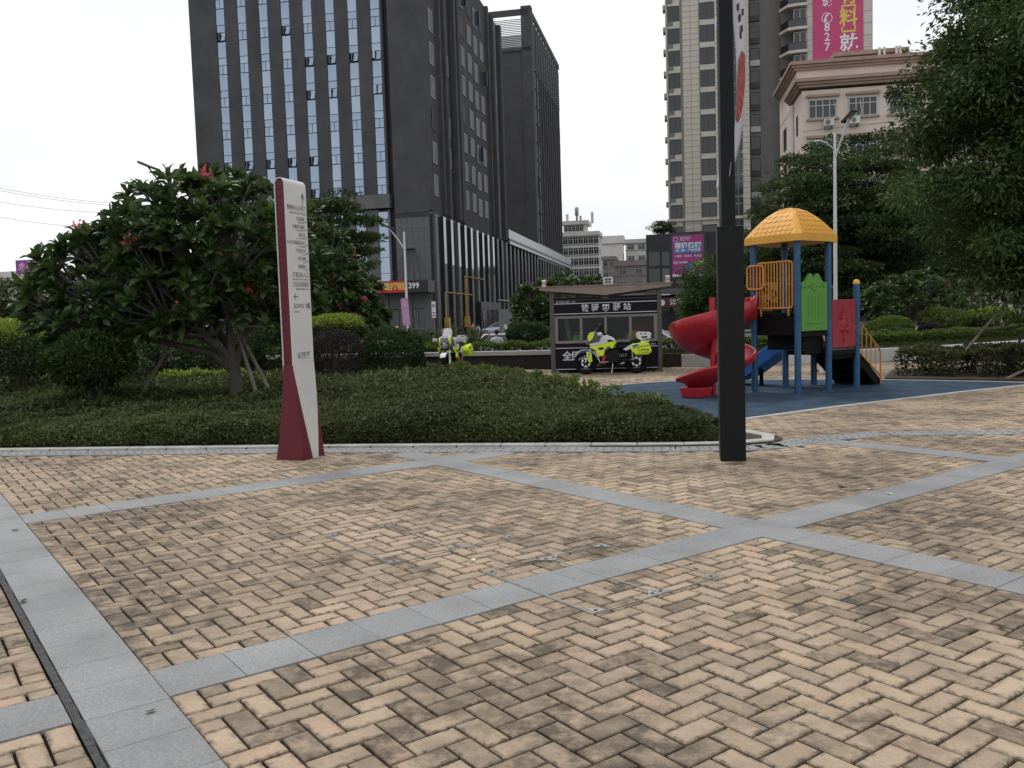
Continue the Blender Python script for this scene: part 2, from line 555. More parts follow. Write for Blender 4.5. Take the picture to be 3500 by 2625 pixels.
plz = MB()
plz.prism([(-30, -8), (30, -8), (30, 31), (14, 27.5), (9, 25.5), (4, 26.0), (-3, 28.2), (-30, 36)], -0.7, -0.016)
plaza = tag(plz.build('plaza', M_JOINT), kind='structure')

# ---- brick fields: 90 degree herringbone between granite bands
def brick_data(du, dv):
    """tile du x dv, chamfered top, attribute 'edge' = 1 at the rim, 0 inside"""
    a, b = du / 2 - 0.0056, dv / 2 - 0.0056
    c, e = 0.005, 0.024
    rings = [(a, b, -0.03), (a, b, -0.004), (a - c, b - c, 0.0), (a - e, b - e, 0.0)]
    vs = [(x * s, y * t, z) for (x, y, z) in rings for (s, t) in ((-1, -1), (1, -1), (1, 1), (-1, 1))]
    fs = [(4 * k + i, 4 * k + (i + 1) % 4, 4 * k + 4 + (i + 1) % 4, 4 * k + 4 + i) for k in range(3) for i in range(4)] + [(12, 13, 14, 15)]
    return vs, fs
EDGE = [1.0] * 12 + [0.0] * 4
def brick_mesh(du, dv, name='brick'):
    vs, fs = brick_data(du, dv)
    me = bpy.data.meshes.new(name)
    me.from_pydata(vs, [], fs)
    me.materials.append(M_BRICK)
    a = me.attributes.new('edge', 'FLOAT', 'POINT'); a.data.foreach_set('value', EDGE)
    return me

def inpoly(x, y, P):
    c = False
    j = len(P) - 1
    for i in range(len(P)):
        if (P[i][1] > y) != (P[j][1] > y) and x < (P[j][0] - P[i][0]) * (y - P[i][1]) / (P[j][1] - P[i][1]) + P[i][0]:
            c = not c
        j = i
    return c

# outlines in the camera frame (x right, y forward)
STRIP = [(-9.6, 10.60), (-6.02, 10.13), (-4.6, 9.93), (-1.96, 9.55), (0.2, 9.15), (1.48, 8.90), (2.35, 8.80), (2.85, 8.88), (3.25, 9.2), (4.0, 9.50), (5.5, 9.30), (7.5, 9.05), (10, 8.75)]
KERBO = [(-9.55, 10.93), (-5.98, 10.46), (-4.56, 10.26), (-1.9, 9.88), (0.25, 9.48), (1.50, 9.22), (2.3, 9.13), (2.72, 9.2), (2.95, 9.42)]
BEDR = [(2.95, 9.42), (2.95, 9.75), (2.72, 10.2), (2.36, 11.2), (1.78, 12.8), (1.38, 14.2), (1.05, 16.3), (0.2, 19.5), (-0.9, 22.4), (-2.0, 24.0), (-4, 25.4), (-9, 27), (-24, 28.5), (-24, 13)]
MATP = [(1.9, 17.6), (3.44, 18.55), (5.16, 18.05), (7.1, 17.15), (8.42, 16.1), (9.1, 15.43), (9.3, 15.2), (8.91, 15.05), (7.49, 14.3), (5.53, 13.1), (4.41, 12.43), (3.15, 11.55), (2.3, 11.0), (0.9, 13.2)]
FRONT = [(-12, 1.2), (14, 1.2)] + STRIP[::-1] + [(-12, 11)]
BACK = STRIP + [(16, 9), (16, 20), (9, 23.3), (3, 23.6), (-3.5, 26)] + [(-0.9, 22.4), (0.2, 19.5), (1.05, 16.3), (1.38, 14.2), (1.78, 12.8), (2.72, 10.2), (2.95, 9.6)]

def field(name, u0, u1, v0, v1, keep, maxsep=300, group=None, near=None, skip=None):
    nu, nv = max(1, round((u1 - u0) / 0.1013)), max(1, round((v1 - v0) / 0.1013))
    mu, mv = (u1 - u0) / nu, (v1 - v0) / nv
    off = random.randrange(4)
    cells = []
    for i in range(-1, nu + 1):
        for j in range(-1, nv + 1):
            t = (i - j + off) % 4
            if t == 0: a = [i, i + 1, j, j]
            elif t == 3: a = [i, i, j, j + 1]
            else: continue
            a = [max(a[0], 0), min(a[1], nu - 1), max(a[2], 0), min(a[3], nv - 1)]
            if a[0] > a[1] or a[2] > a[3]: continue
            cu, cv = u0 + (a[0] + a[1] + 1) / 2 * mu, v0 + (a[2] + a[3] + 1) / 2 * mv
            w = uvw(cu, cv)
            if not keep(w.x, w.y): continue
            if skip and skip(cu, cv): continue
            px = (w.x / max(w.y, 0.1)) * FPX
            if abs(px) > 2000 or w.y < 1.6: continue
            cells.append((w.y * w.y + w.x * w.x, w, a[1] - a[0] + 1, a[3] - a[2] + 1))
    cells.sort(key=lambda c: c[0])
    pts = [uvw(u0, v0, -0.0145), uvw(u1, v0, -0.0145), uvw(u1, v1, -0.0145), uvw(u0, v1, -0.0145)]
    root = link(name, None); tag(root, kind='structure')
    cache = {}
    V, F, E_ = [], [], []
    for k, (d, w, a, b) in enumerate(cells):
        dz = random.gauss(0, 0.0012); rot = YAW + random.gauss(0, 0.006); tx, ty = random.gauss(0, 0.006), random.gauss(0, 0.006)
        jx, jy = random.gauss(0, 0.0009), random.gauss(0, 0.0009)
        if k < maxsep:
            if (a, b) not in cache: cache[(a, b)] = brick_mesh(a * mu, b * mv)
            o = bpy.data.objects.new('brick', cache[(a, b)])
            COL.objects.link(o)
            o.parent = root
            o.location = (w.x + jx, w.y + jy, dz)
            o.rotation_euler = (tx, ty, rot)
        else:
            vs, fs = brick_data(a * mu, b * mv)
            c, s = math.cos(rot), math.sin(rot)
            n0 = len(V)
            V += [(w.x + x * c - y * s + jx, w.y + x * s + y * c + jy, z + dz + (x * ty if z > -0.02 else 0)) for x, y, z in vs]
            F += [tuple(q + n0 for q in f) for f in fs]
            E_ += EDGE
    if V:
        me = bpy.data.meshes.new('bricks'); me.from_pydata(V, [], F); me.materials.append(M_BRICK)
        at_ = me.attributes.new('edge', 'FLOAT', 'POINT'); at_.data.foreach_set('value', E_)
        tag(link('bricks', me, root), kind='stuff')
    return root

kf = lambda x, y: inpoly(x, y, FRONT)
kb = lambda x, y: inpoly(x, y, BACK) and not inpoly(x, y, MATP)
MH = ((2.355, 3.255, 4.48, 5.385), (2.665, 3.54, 3.045, 3.965))
AL, AR, CL, CU, EL, EU = 0.515, 0.822, 4.399, 4.724, 8.02, 8.32
BL, BU, DL, DU = 3.425, 3.734, 7.342, 7.712
field('brick_paving', AR, CL, 0.9, BL, kf, 300)
field('brick_paving', AR, CL, BU, DL, kf, 300)
field('brick_paving', AR, EL, DU, 12.5, kf, 300)
field('brick_paving', CU, EL, 0.2, BL, kf, 300)
field('brick_paving', CU, EL, BU, DL, kf, 300)
field('brick_paving', EU, 13.0, 0.0, BL, kf, 200)
field('brick_paving', EU, 13.0, BU, 8.0, kf, 200)
field('brick_paving', -2.0, 0.485, 1.5, BL, kf, 120)
field('brick_paving', -2.0, 0.485, BU, 9.0, kf, 120)
field('brick_paving', 6.0, 24.0, 4.0, 22.0, kb, 60)

# ---- granite bands of single slabs
def slab_data(du, dv, th=0.05):
    a, b, c = du / 2 - 0.0012, dv / 2 - 0.0012, 0.002
    mb = MB()
    rings = [(a, b, -th), (a, b, -c), (a - c, b - c, 0)]
    vs = [(x * s, y * t, z) for (x, y, z) in rings for (s, t) in ((-1, -1), (1, -1), (1, 1), (-1, 1))]
    mb.mesh(vs, [(4 * k + i, 4 * k + (i + 1) % 4, 4 * k + 4 + (i + 1) % 4, 4 * k + 4 + i) for k in range(2) for i in range(4)] + [(8, 9, 10, 11)])
    return mb.data('slab', M_GRAN, fix=False)
def band(u0, u1, v0, v1, along, step=0.3035, start=None, keep=kf, z=0.003):
    root = link('granite_band', None); tag(root, kind='structure')
    a0, a1 = (u0, u1) if along == 'u' else (v0, v1)
    p = a0 if start is None else start
    me = slab_data(step if along == 'u' else u1 - u0, v1 - v0 if along == 'u' else step)
    while p < a1 - 0.02:
        q = p + step
        c = uvw((p + q) / 2, (v0 + v1) / 2) if along == 'u' else uvw((u0 + u1) / 2, (p + q) / 2)
        if keep(c.x, c.y) and c.y > 1.5 and abs(c.x / c.y) < 0.72:
            o = bpy.data.objects.new('slab', me); COL.objects.link(o); o.parent = root
            o.location = (c.x, c.y, z + random.gauss(0, 0.0005)); o.rotation_euler = (random.gauss(0, 0.0015), random.gauss(0, 0.0015), YAW)
        p = q
    return root
band(0.522, AR, 0.9, 13.0, 'v', start=0.98)
band(AR, CL, BL, BU, 'u')
band(CL, EL, BL, BU, 'u', z=0.0032)
band(EL, 13.5, BL, BU, 'u')
band(AR, 8.0, DL, DU, 'u')
band(CL, CU, 0.2, BL, 'v', start=0.2)
band(CL, CU, BU, DL, 'v', z=0.0035)
band(CL, CU, DU, 9.6, 'v', start=DU)
band(EL, EU, 0.0, BL, 'v')
band(EL, EU, BU, 8.0, 'v')
band(-2.5, 0.484, BL, BU, 'u', start=0.484 - 9 * .3035)
# worn filler strip left of the wide band
gapm = MB()
pts = [uvw(0.487, 1.2 + i * 0.09 , 0.001) for i in range(130)]
pr = [uvw(0.518 + random.gauss(0, 0.003), 1.2 + i * 0.09, 0.001) for i in range(130)]
for i in range(129):
    if abs(pts[i].x / max(pts[i].y, .3)) < 0.75 and kf(pts[i].x, pts[i].y): gapm.poly([pts[i], pr[i], pr[i + 1], pts[i + 1]])
tag(gapm.build('expansion_joint', mat('joint_filler', (0.06, 0.06, 0.062), 0.9, var=0.5, vscale=25, bump=0.7, bscale=60)), kind='structure')

# ---- perforated drain slabs round the planting bed, kerb
def along_line(P, step):
    out = []; acc = 0.0
    for a, b in zip(P[:-1], P[1:]):
        a, b = Vector((*a, 0)), Vector((*b, 0)); d = (b - a).length; t = (b - a) / d
        while acc < d:
            out.append((a + t * acc, t)); acc += step
        acc -= d
    return out
dsl = MB()
dsl.box((0, 0, -0.02), (0.296, 0.32, 0.04))
for i in range(3):
    for j in range(2):
        dsl.lathe([(0.018, 0.0012), (0.0, 0.0012)], 8, (-0.09 + i * 0.09, -0.07 + j * 0.14, 0), m=1)
dme = dsl.data('drain_slab', [M_GRAN, M_DOT], fix=False)
droot = tag(link('drain_channel', None), kind='structure')
for c, t in along_line(STRIP, 0.3):
    nrm = Vector((-t.y, t.x, 0)); q = c + t * 0.15 + nrm * 0.165
    o = bpy.data.objects.new('drain_slab', dme); COL.objects.link(o); o.parent = droot
    o.location = (q.x, q.y, 0.0065); o.rotation_euler = (0, 0, math.atan2(t.y, t.x))
# smooth kerb outline
def smooth_line(P, n=2):
    for _ in range(n):
        Q = [P[0]]
        for a, b in zip(P[:-1], P[1:]):
            Q += [(a[0] * .75 + b[0] * .25, a[1] * .75 + b[1] * .25), (a[0] * .25 + b[0] * .75, a[1] * .25 + b[1] * .75)]
        P = Q + [P[-1]]
    return P
KS = smooth_line(KERBO + BEDR[1:9], 2)
kerb_root = tag(link('bed_kerb', None), kind='structure')
seg = along_line(KS, 0.5)
for (c, t), (c2, t2) in zip(seg[:-1], seg[1:]):
    n1, n2 = Vector((-t.y, t.x, 0)), Vector((-t2.y, t2.x, 0))
    e = (c2 - c).normalized() * 0.003
    b = MB(); b.prism([(p.x, p.y) for p in (c + e, c2 - e, c2 - e + n2 * 0.16, c + e + n1 * 0.16)], -0.05, 0.035)
    b.build('kerb_stone', M_KERB, kerb_root, bevel=0.008)

# ---- blue rubber play surface with pale edging
M_MAT = mat('blue_rubber', (0.030, 0.058, 0.098), 0.9, var=0.3, vscale=2.2, bump=0.5, bscale=120, spec=0.2, col2=(0.052, 0.085, 0.135))
b = MB(); b.prism(smooth_line(MATP + [MATP[0]], 2)[:-1], -0.04, 0.008); tag(b.build('rubber_play_surface', M_MAT), kind='structure')
for P in (smooth_line(MATP[6:13], 2), smooth_line(MATP[0:7], 2)):
    b = MB()
    sg = along_line(P, 0.4)
    for (c, t), (c2, t2) in zip(sg[:-1], sg[1:]):
        n1, n2 = Vector((t.y, -t.x, 0)) * -0.1, Vector((t2.y, -t2.x, 0)) * -0.1
        b.prism([(p.x, p.y) for p in (c, c2, c2 + n2, c + n1)], -0.03, 0.012)
    tag(b.build('play_surface_edging', M_KERB), kind='structure')
# paved apron behind the rubber mat is warmer and redder near the kiosk
# ---- steel frames of the two recessed manhole covers
def manhole(u0, u1, v0, v1, label):
    t = thing('manhole_cover', label, 'manhole cover', uvw((u0 + u1) / 2, (v0 + v1) / 2), YAW, 'recessed manhole covers in the paving')
    w, h = u1 - u0, v1 - v0
    fr = MB()
    for x in (-w / 2, 0, w / 2): fr.b2(x - 0.004, x + 0.004, -h / 2, h / 2, -0.02, 0.006)
    fr.b2(-w / 2 - 0.015, -w / 2 - 0.008, -h / 2, h / 2, -0.02, 0.0062)
    for y in (-h / 2, h / 2): fr.b2(-w / 2, w / 2, y - 0.0025, y + 0.0025, -0.02, 0.0058)
    fr.build('frame', M_STEEL, t)
    k = 0.075
    for (x, y, sx, sy) in ((-w / 2, -h / 2, 1, 1), (0, -h / 2, -1, 1), (0, -h / 2, 1, 1), (w / 2, -h / 2, -1, 1), (-w / 2, h / 2, 1, -1), (0, h / 2, -1, -1), (0, h / 2, 1, -1), (w / 2, h / 2, -1, -1)):
        g = MB(); x += 0.006 * sx; y += 0.006 * sy
        g.prism([(x, y), (x + k * sx, y), (x, y + k * sy)], -0.01, 0.0072)
        c = g.build('corner_plate', M_STEEL, t)
        h_ = MB(); h_.lathe([(0.011, 0.0082), (0, 0.0082)], 8, (x + k * 0.3 * sx, y + k * 0.3 * sy, 0)); h_.build('lifting_hole', M_DOT, c)
manhole(*MH[0], 'steel framed manhole cover wholly inside the tan bricks, farther one')
manhole(*MH[1], 'steel framed manhole cover crossing the grey granite band, nearer one')
# litter and dead leaves on the paving
M_DRY = mat('dry_leaf', (0.05, 0.03, 0.015), 0.8, var=0.4)
M_SCRAP = mat('paper_scrap', (0.6, 0.58, 0.53), 0.8, var=0.1)
for i, (px, py, mt, s, lb) in enumerate(((2878, 1664, M_DRY, 0.045, 'curled dry leaf on bricks right of the black post'), (3040, 1689, M_SCRAP, 0.03, 'white paper scrap on the granite band at right'), (2968, 1672, M_SCRAP, 0.022, 'small pale scrap beside the right granite band'),
        (3420, 2143, M_DRY, 0.03, 'small dead leaf on a brick at lower right'), (2560, 1983, M_SCRAP, 0.012, 'tiny white crumb on bricks by the manhole'), (1615, 1917, M_SCRAP, 0.03, 'white smear of litter between the two manholes'), (50, 1812, M_DRY, 0.03, 'dark leaf on the wide grey band at left'), (80, 2057, M_DRY, 0.03, 'brown leaf low on the wide grey band at left'), (2510, 1920, M_DRY, 0.015, 'dark pebble on bricks right of the manhole'), (515, 2432, M_DRY, 0.02, 'dark spot of debris on the wide grey band'))):
    g = gp(px, py, 0.006)
    b = MB(); n = 7
    rim = [(s * (0.7 + 0.5 * random.random()) * math.cos(q * 6.283 / n), s * 0.6 * (0.7 + .5 * random.random()) * math.sin(q * 6.283 / n), 0.002 + random.random() * s * 0.3) for q in range(n)]
    for q in range(n): b.poly([(0, 0, s * 0.12), rim[q], rim[(q + 1) % n]])
    tag(b.build('litter', mt, None, loc=(g.x, g.y, 0.006), rz=random.random() * 6), lb, 'litter', 'scraps and leaves on the paving')
# ---------------------------------------------------------------- totem sign
M_WHITE = mat('sign_white', (0.56, 0.55, 0.53), 0.45, var=0.07, vscale=2.0, spec=0.4)
M_RED = mat('sign_red', (0.115, 0.009, 0.02), 0.5, var=0.12, vscale=4)
M_INK = mat('sign_ink', (0.03, 0.03, 0.032), 0.7, var=0)
def totem():
    t = thing('totem_sign', 'tall white and red directory totem standing before the planting bed', 'sign', (-2.28, 9.10, 0.0), math.radians(-21.6))
    T, W, HT = 0.13, 0.375, 2.95            # thickness (local -x), width (local +y), height
    # white shell: inverted U seen from the end
    def U(t0, z0, n=9):
        r = t0 / 2
        return [(-T / 2 - r, z0)] + [(-T / 2 - r * math.cos(PI * i / n), HT - T / 2 + r * math.sin(PI * i / n)) for i in range(n + 1)] + [(-T / 2 + r, z0)]
    sh = MB()
    o = U(T, 0.86); ins = U(T - 0.022, 0.86)
    for k in range(len(o) - 1):
        sh.poly([(o[k][0], 0, o[k][1]), (o[k + 1][0], 0, o[k + 1][1]), (o[k + 1][0], W, o[k + 1][1]), (o[k][0], W, o[k][1])])
        for y in (0, W): sh.poly([(o[k][0], y, o[k][1]), (o[k + 1][0], y, o[k + 1][1]), (ins[k + 1][0], y, ins[k + 1][1]), (ins[k][0], y, ins[k][1])])
        sh.poly([(ins[k][0], 0, ins[k][1]), (ins[k + 1][0], 0, ins[k + 1][1]), (ins[k + 1][0], W, ins[k + 1][1]), (ins[k][0], W, ins[k][1])])
    sh.build('white_shell', M_WHITE, t, smooth=30)
    # louvred red end panels, each strip slightly lapped
    n = 24
    z0 = 0.86
    for yy, sg in ((0.008, -1), (W - 0.008, 1)):
        for k in range(n):
            a = z0 + (HT - 0.03 - z0) * k / n; b_ = z0 + (HT - 0.03 - z0) * (k + 1) / n
            hw = lambda z: (T / 2 - 0.011) if z < HT - T / 2 else math.sqrt(max(1e-6, (T / 2 - 0.011) ** 2 - min(z - (HT - T / 2), T / 2 - 0.012) ** 2))
            s = MB(); s.poly([(-T / 2 - hw(a), yy - sg * 0.004, a), (-T / 2 + hw(a), yy - sg * 0.004, a), (-T / 2 + hw(b_), yy, b_ + 0.001), (-T / 2 - hw(b_), yy, b_ + 0.001)])
            s.poly([(-T / 2 - hw(a), yy - sg * 0.004, a), (-T / 2 + hw(a), yy - sg * 0.004, a), (-T / 2 + hw(a), yy + sg * 0.004, a + 0.001), (-T / 2 - hw(a), yy + sg * 0.004, a + 0.001)])
            s.build('red_slat', M_RED, t)
    # flared red base
    fb = MB()
    Z = [0.0, 0.25, 0.5, 0.72, 0.9, 1.0]
    L = [-0.265, -0.215, -0.175, -0.150, -0.131, -0.128]
    Rr = [0.075, 0.050, 0.030, 0.014, 0.002, -0.003]
    Y0 = [-0.01, -0.006, -0.004, -0.003, -0.002, -0.001]
    ring = [[(L[i], Y0[i], Z[i]), (Rr[i], Y0[i], Z[i]), (Rr[i], W - Y0[i], Z[i]), (L[i], W - Y0[i], Z[i])] for i in range(6)]
    for i in range(5):
        for j in range(4): fb.poly([ring[i][j], ring[i][(j + 1) % 4], ring[i + 1][(j + 1) % 4], ring[i + 1][j]])
    fb.poly(ring[0]); fb.poly(ring[-1])
    fb.build('base', M_RED, t)
    # white tongue running down the broad faces, tapering to the foot
    tg = MB()
    zz = [0.0, 0.25, 0.5, 0.72, 0.9, 1.02]
    f0 = [0.44, 0.33, 0.21, 0.105, 0.02, 0.0]
    f1 = [0.70, 0.83, 0.93, 0.985, 1.0, 1.0]
    for sgn in (1, -1):
        for i in range(5):
            xx = [Rr[i] + 0.006, Rr[i + 1] + 0.006] if sgn > 0 else [L[i] - 0.006, L[i + 1] - 0.006]
            xb = [Rr[i] - 0.01, Rr[i + 1] - 0.01] if sgn > 0 else [L[i] + 0.01, L[i + 1] + 0.01]
            a = [(xx[0], W * f0[i], zz[i]), (xx[0], W * f1[i], zz[i]), (xx[1], W * f1[i + 1], zz[i + 1]), (xx[1], W * f0[i + 1], zz[i + 1])]
            b_ = [(xb[0], p[1], p[2]) if k < 2 else (xb[1], p[1], p[2]) for k, p in enumerate(a)]
            tg.poly(a); tg.poly([a[0], a[3], b_[3], b_[0]]); tg.poly([a[1], a[2], b_[2], b_[1]])
    tg.build('white_tongue', M_WHITE, t)
    # printed directory
    X = 0.0015
    R_ = (0, 1, 0)
    def ln(s, z, size, y=W - 0.03, al='RIGHT', sx=1.0): text(s, size, M_INK, t, (X, y, z), R_, align=al, sx=sx, name='directory_line')
    for zc, y0 in ((2.745, W - 0.065),):
        a = MB(); a.b2(X - 0.001, X, y0 - 0.004, y0 + 0.004, zc - 0.06, zc + 0.06)
        a.poly([(X, y0, zc + 0.075), (X, y0 - 0.03, zc + 0.01), (X, y0 - 0.022, zc + 0.005), (X, y0, zc + 0.055)]); a.poly([(X, y0, zc + 0.075), (X, y0 + 0.03, zc + 0.01), (X, y0 + 0.022, zc + 0.005), (X, y0, zc + 0.055)])
        a.build('arrow', M_INK, t)
    ln('购物中心①号门', 2.645, 0.06, W - 0.02, sx=.78); ln('SHOPPING MALL NO.1 ENTRANCE', 2.595, 0.026, W - 0.02, sx=.72)
    rows = [('万达影城', 'WANDA CINEMA'), ('古德菲力健身', 'GOOD FEELING FITNESS'), ('欧万佳', 'EUROPEAN BOUTIQUE'), ('PLAY1家庭娱乐中心', '1 PLAY RECREATION'), ('万达宝贝王', 'KIDSPLACE'), ('苏宁易购', 'SUNING'), ('惠莱超市', 'SPAR')]
    for i, (a, b_) in enumerate(rows):
        z = 2.535 - i * 0.0835
        ln(a, z, 0.046, W - 0.05, sx=.8); ln(b_, z - 0.035, 0.02, W - 0.05, sx=.75)
        d = MB(); d.b2(X - 0.001, X, W - 0.033, W - 0.02, z - 0.03, z - 0.012); d.build('bullet', M_INK, t)
    ln('万荟坊B入口', 1.945, 0.065, W - 0.02, sx=.8); ln('WANHUI LANE FOOT ENTRANCE B', 1.9, 0.024, W - 0.02, sx=.75)
    ln('万达华府南区', 1.845, 0.06, W - 0.02, sx=.8); ln('WANDA MANSION SOUTH', 1.80, 0.026, W - 0.02, sx=.75)
    a = MB(); zc = 1.72; a.b2(X - 0.001, X, 0.07, 0.15, zc - 0.004, zc + 0.004); a.poly([(X, 0.07, zc), (X, 0.105, zc + 0.035), (X, 0.11, zc + 0.03), (X, 0.082, zc)]); a.poly([(X, 0.07, zc), (X, 0.105, zc - 0.035), (X, 0.11, zc - 0.03), (X, 0.082, zc)]); a.build('arrow', M_INK, t)
    ln('SOHO 3幢', 1.62, 0.07, 0.065, 'LEFT', .9); ln('SOHO 3', 1.56, 0.03, 0.065, 'LEFT', .9)
    # developer's mark near the foot: ring emblem and name
    X2 = 0.0018; ZE = 1.10
    g = MB(); ring_ = [(math.cos(q * PI / 8), math.sin(q * PI / 8)) for q in range(16)]
    for i in range(16):
        p, q = ring_[i], ring_[(i + 1) % 16]
        g.poly([(X2, 0.115 + p[0] * .026, ZE + p[1] * .03), (X2, 0.115 + q[0] * .026, ZE + q[1] * .03), (X2, 0.115 + q[0] * .021, ZE + q[1] * .025), (X2, 0.115 + p[0] * .021, ZE + p[1] * .025)])
    g.poly([(X2, 0.098, ZE - .01), (X2, 0.115, ZE - .019), (X2, 0.132, ZE - .01), (X2, 0.115, ZE - .013)]); g.b2(X2 - .0005, X2, 0.1135, 0.1165, ZE - .019, ZE + .019)
    g.build('emblem', M_INK, t)
    text('万达广场', 0.05, M_INK, t, (X2, 0.15, ZE + .01), R_, align='LEFT', name='lettering', sx=.72, bold=.01)
    text('WANDA PLAZA', 0.018, M_INK, t, (X2, 0.15, ZE - .028), R_, align='LEFT', name='lettering', sx=.9)
    text('®', 0.02, M_INK, t, (X2, 0.31, ZE + .03), R_, align='LEFT', name='lettering')
totem()

# ---------------------------------------------------------------- black lamp column with pennants
M_BLK = mat('black_granite', (0.010, 0.0105, 0.011), 0.5, var=0.3, vscale=50, spec=0.16)
M_BLKE = mat('anodised_edge', (0.05, 0.053, 0.058), 0.4, 0.5, var=0.15, vscale=8)
M_BAN = mat('pennant_cloth', (0.52, 0.49, 0.53), 0.85, var=0.06, vscale=6)
M_CRAY = mat('printed_crayfish_red', (0.30, 0.02, 0.015), 0.8, var=0.6, vscale=22, col2=(0.50, 0.12, 0.085))
def column():
    t = thing('banner_column', 'black square banner column with a wider base, right of the planting bed', 'column', (1.96, 8.20, 0), math.radians(-11))
    w, d = 0.235, 0.29
    b = MB(); b.b2(0, w, 0, d, 0, 2.21); b.build('base', M_BLK, t, bevel=0.004)
    e = MB(); e.b2(-0.004, 0.0, 0.004, d - 0.004, 0.03, 2.205); e.build('side_panel', M_BLKE, t)
    p = MB(); p.b2(0.045, 0.168, 0.05, 0.20, 2.21, 6.2); p.build('shaft', M_BLK, t)
    r = MB(); r.b2(0.036, 0.044, 0.055, 0.195, 2.211, 6.2); r.b2(0.022, 0.034, 0.06, 0.08, 2.211, 6.2); r.build('edge_trim', M_BLKE, t)
    for z in (3.0, 5.9):
        a = MB(); a.tube([(0.19, 0.13, z + 1.2), (0.72, 0.13, z + 1.2)], 0.012, 8); a.build('banner_arm', M_BLKE, t) if z > 4 else None
    # pennant: feather-shaped cloth hanging on the right, blown and curling towards its tip
    v0 = Vector((1.96, 8.20, 0)); Ri = Matrix.Rotation(math.radians(11), 3, 'Z')
    def pen(name, edgeL, edgeR, m, thick=0.003):
        q = MB()
        A = [Ri @ (at(*e) - v0) for e in edgeL]; B = [Ri @ (at(*e) - v0) for e in edgeR]
        n = len(A)
        for i in range(n - 1):
            q.poly([A[i], B[i], B[i + 1], A[i + 1]])
        o = q.build(name, m, t, smooth=True); s = o.modifiers.new('s', 'SUBSURF'); s.levels = s.render_levels = 1
        so_ = o.modifiers.new('t', 'SOLIDIFY'); so_.thickness = thick
        return o
    c = pen('pennant', [(2490, -260, 8.33), (2493, -120, 8.33), (2498, 0, 8.32), (2508, 90, 8.3), (2515, 170, 8.28), (2519, 260, 8.26), (2518, 340, 8.25), (2513, 420, 8.24), (2505, 500, 8.23), (2497, 570, 8.22), (2492, 606, 8.22)],
            [(2548, -260, 8.55), (2551, -120, 8.53), (2552, 0, 8.5), (2553, 90, 8.48), (2553, 170, 8.46), (2551, 260, 8.43), (2547, 340, 8.40), (2540, 420, 8.37), (2528, 500, 8.33), (2512, 560, 8.28), (2494, 606, 8.225)], M_BAN)
    # red crayfish picture and lettering printed on the pennant (thin prints just proud of the cloth)
    def pr(edge, m, name, off=0.012):
        q = MB(); q.poly([Ri @ (at(px, py, Y - off) - v0) for px, py, Y in edge]); q.build(name, m, c)
    pr([(2536, 172, 8.37), (2547, 186, 8.42), (2547, 230, 8.42), (2546, 290, 8.40), (2541, 350, 8.38), (2533, 400, 8.33), (2522, 420, 8.28), (2516, 402, 8.245), (2519, 340, 8.25), (2522, 260, 8.27), (2526, 205, 8.3)], M_CRAY, 'printed_crayfish')
    for i, (x, y) in enumerate(((2512, 14), (2519, 24), (2516, 75), (2524, 62), (2531, 98), (2521, 108), (2527, 122), (2534, 42))):
        pr([(x, y - 11, 8.38), (x + 8, y - 14, 8.41), (x + 9, y + 9, 8.41), (x + 1, y + 13, 8.38)], M_INK, 'printed_stroke', 0.02)
    pen('pennant', [(2459, 560, 8.46), (2457, 590, 8.47), (2450, 625, 8.48), (2445, 655, 8.5)], [(2462, 560, 8.38), (2462, 590, 8.39), (2461, 620, 8.4), (2459, 640, 8.41)], M_BAN)
    pen('pennant', [(2455, 35, 8.46), (2447, 60, 8.47), (2441, 78, 8.48), (2452, 112, 8.49)], [(2462, 20, 8.38), (2462, 60, 8.39), (2462, 90, 8.4), (2459, 130, 8.41)], M_BAN)
column()

# ---------------------------------------------------------------- playground set
M_PBLUE = mat('play_blue_paint', (0.020, 0.082, 0.175), 0.42, var=0.28, vscale=5, detail=9)
M_PYEL = mat('play_yellow_plastic', (0.66, 0.33, 0.05), 0.55, var=0.12, vscale=4, detail=9)
M_PORA = mat('play_orange_paint', (0.52, 0.22, 0.035), 0.42, var=0.12, vscale=6)
M_PGRN = mat('play_green_plastic', (0.09, 0.27, 0.035), 0.48, var=0.08, vscale=3)
M_PRED = mat('play_red_plastic', (0.37, 0.020, 0.028), 0.36, var=0.22, vscale=4, detail=9)
M_PRED2 = mat('play_red_panel', (0.29, 0.022, 0.030), 0.5, var=0.3, vscale=7, detail=9)
M_PBLK = mat('play_black_deck', (0.009, 0.009, 0.009), 0.7, var=0.4, vscale=8, spec=.12)
M_PSLD = mat('play_blue_plastic', (0.025, 0.14, 0.42), 0.35, var=0.08, vscale=3)
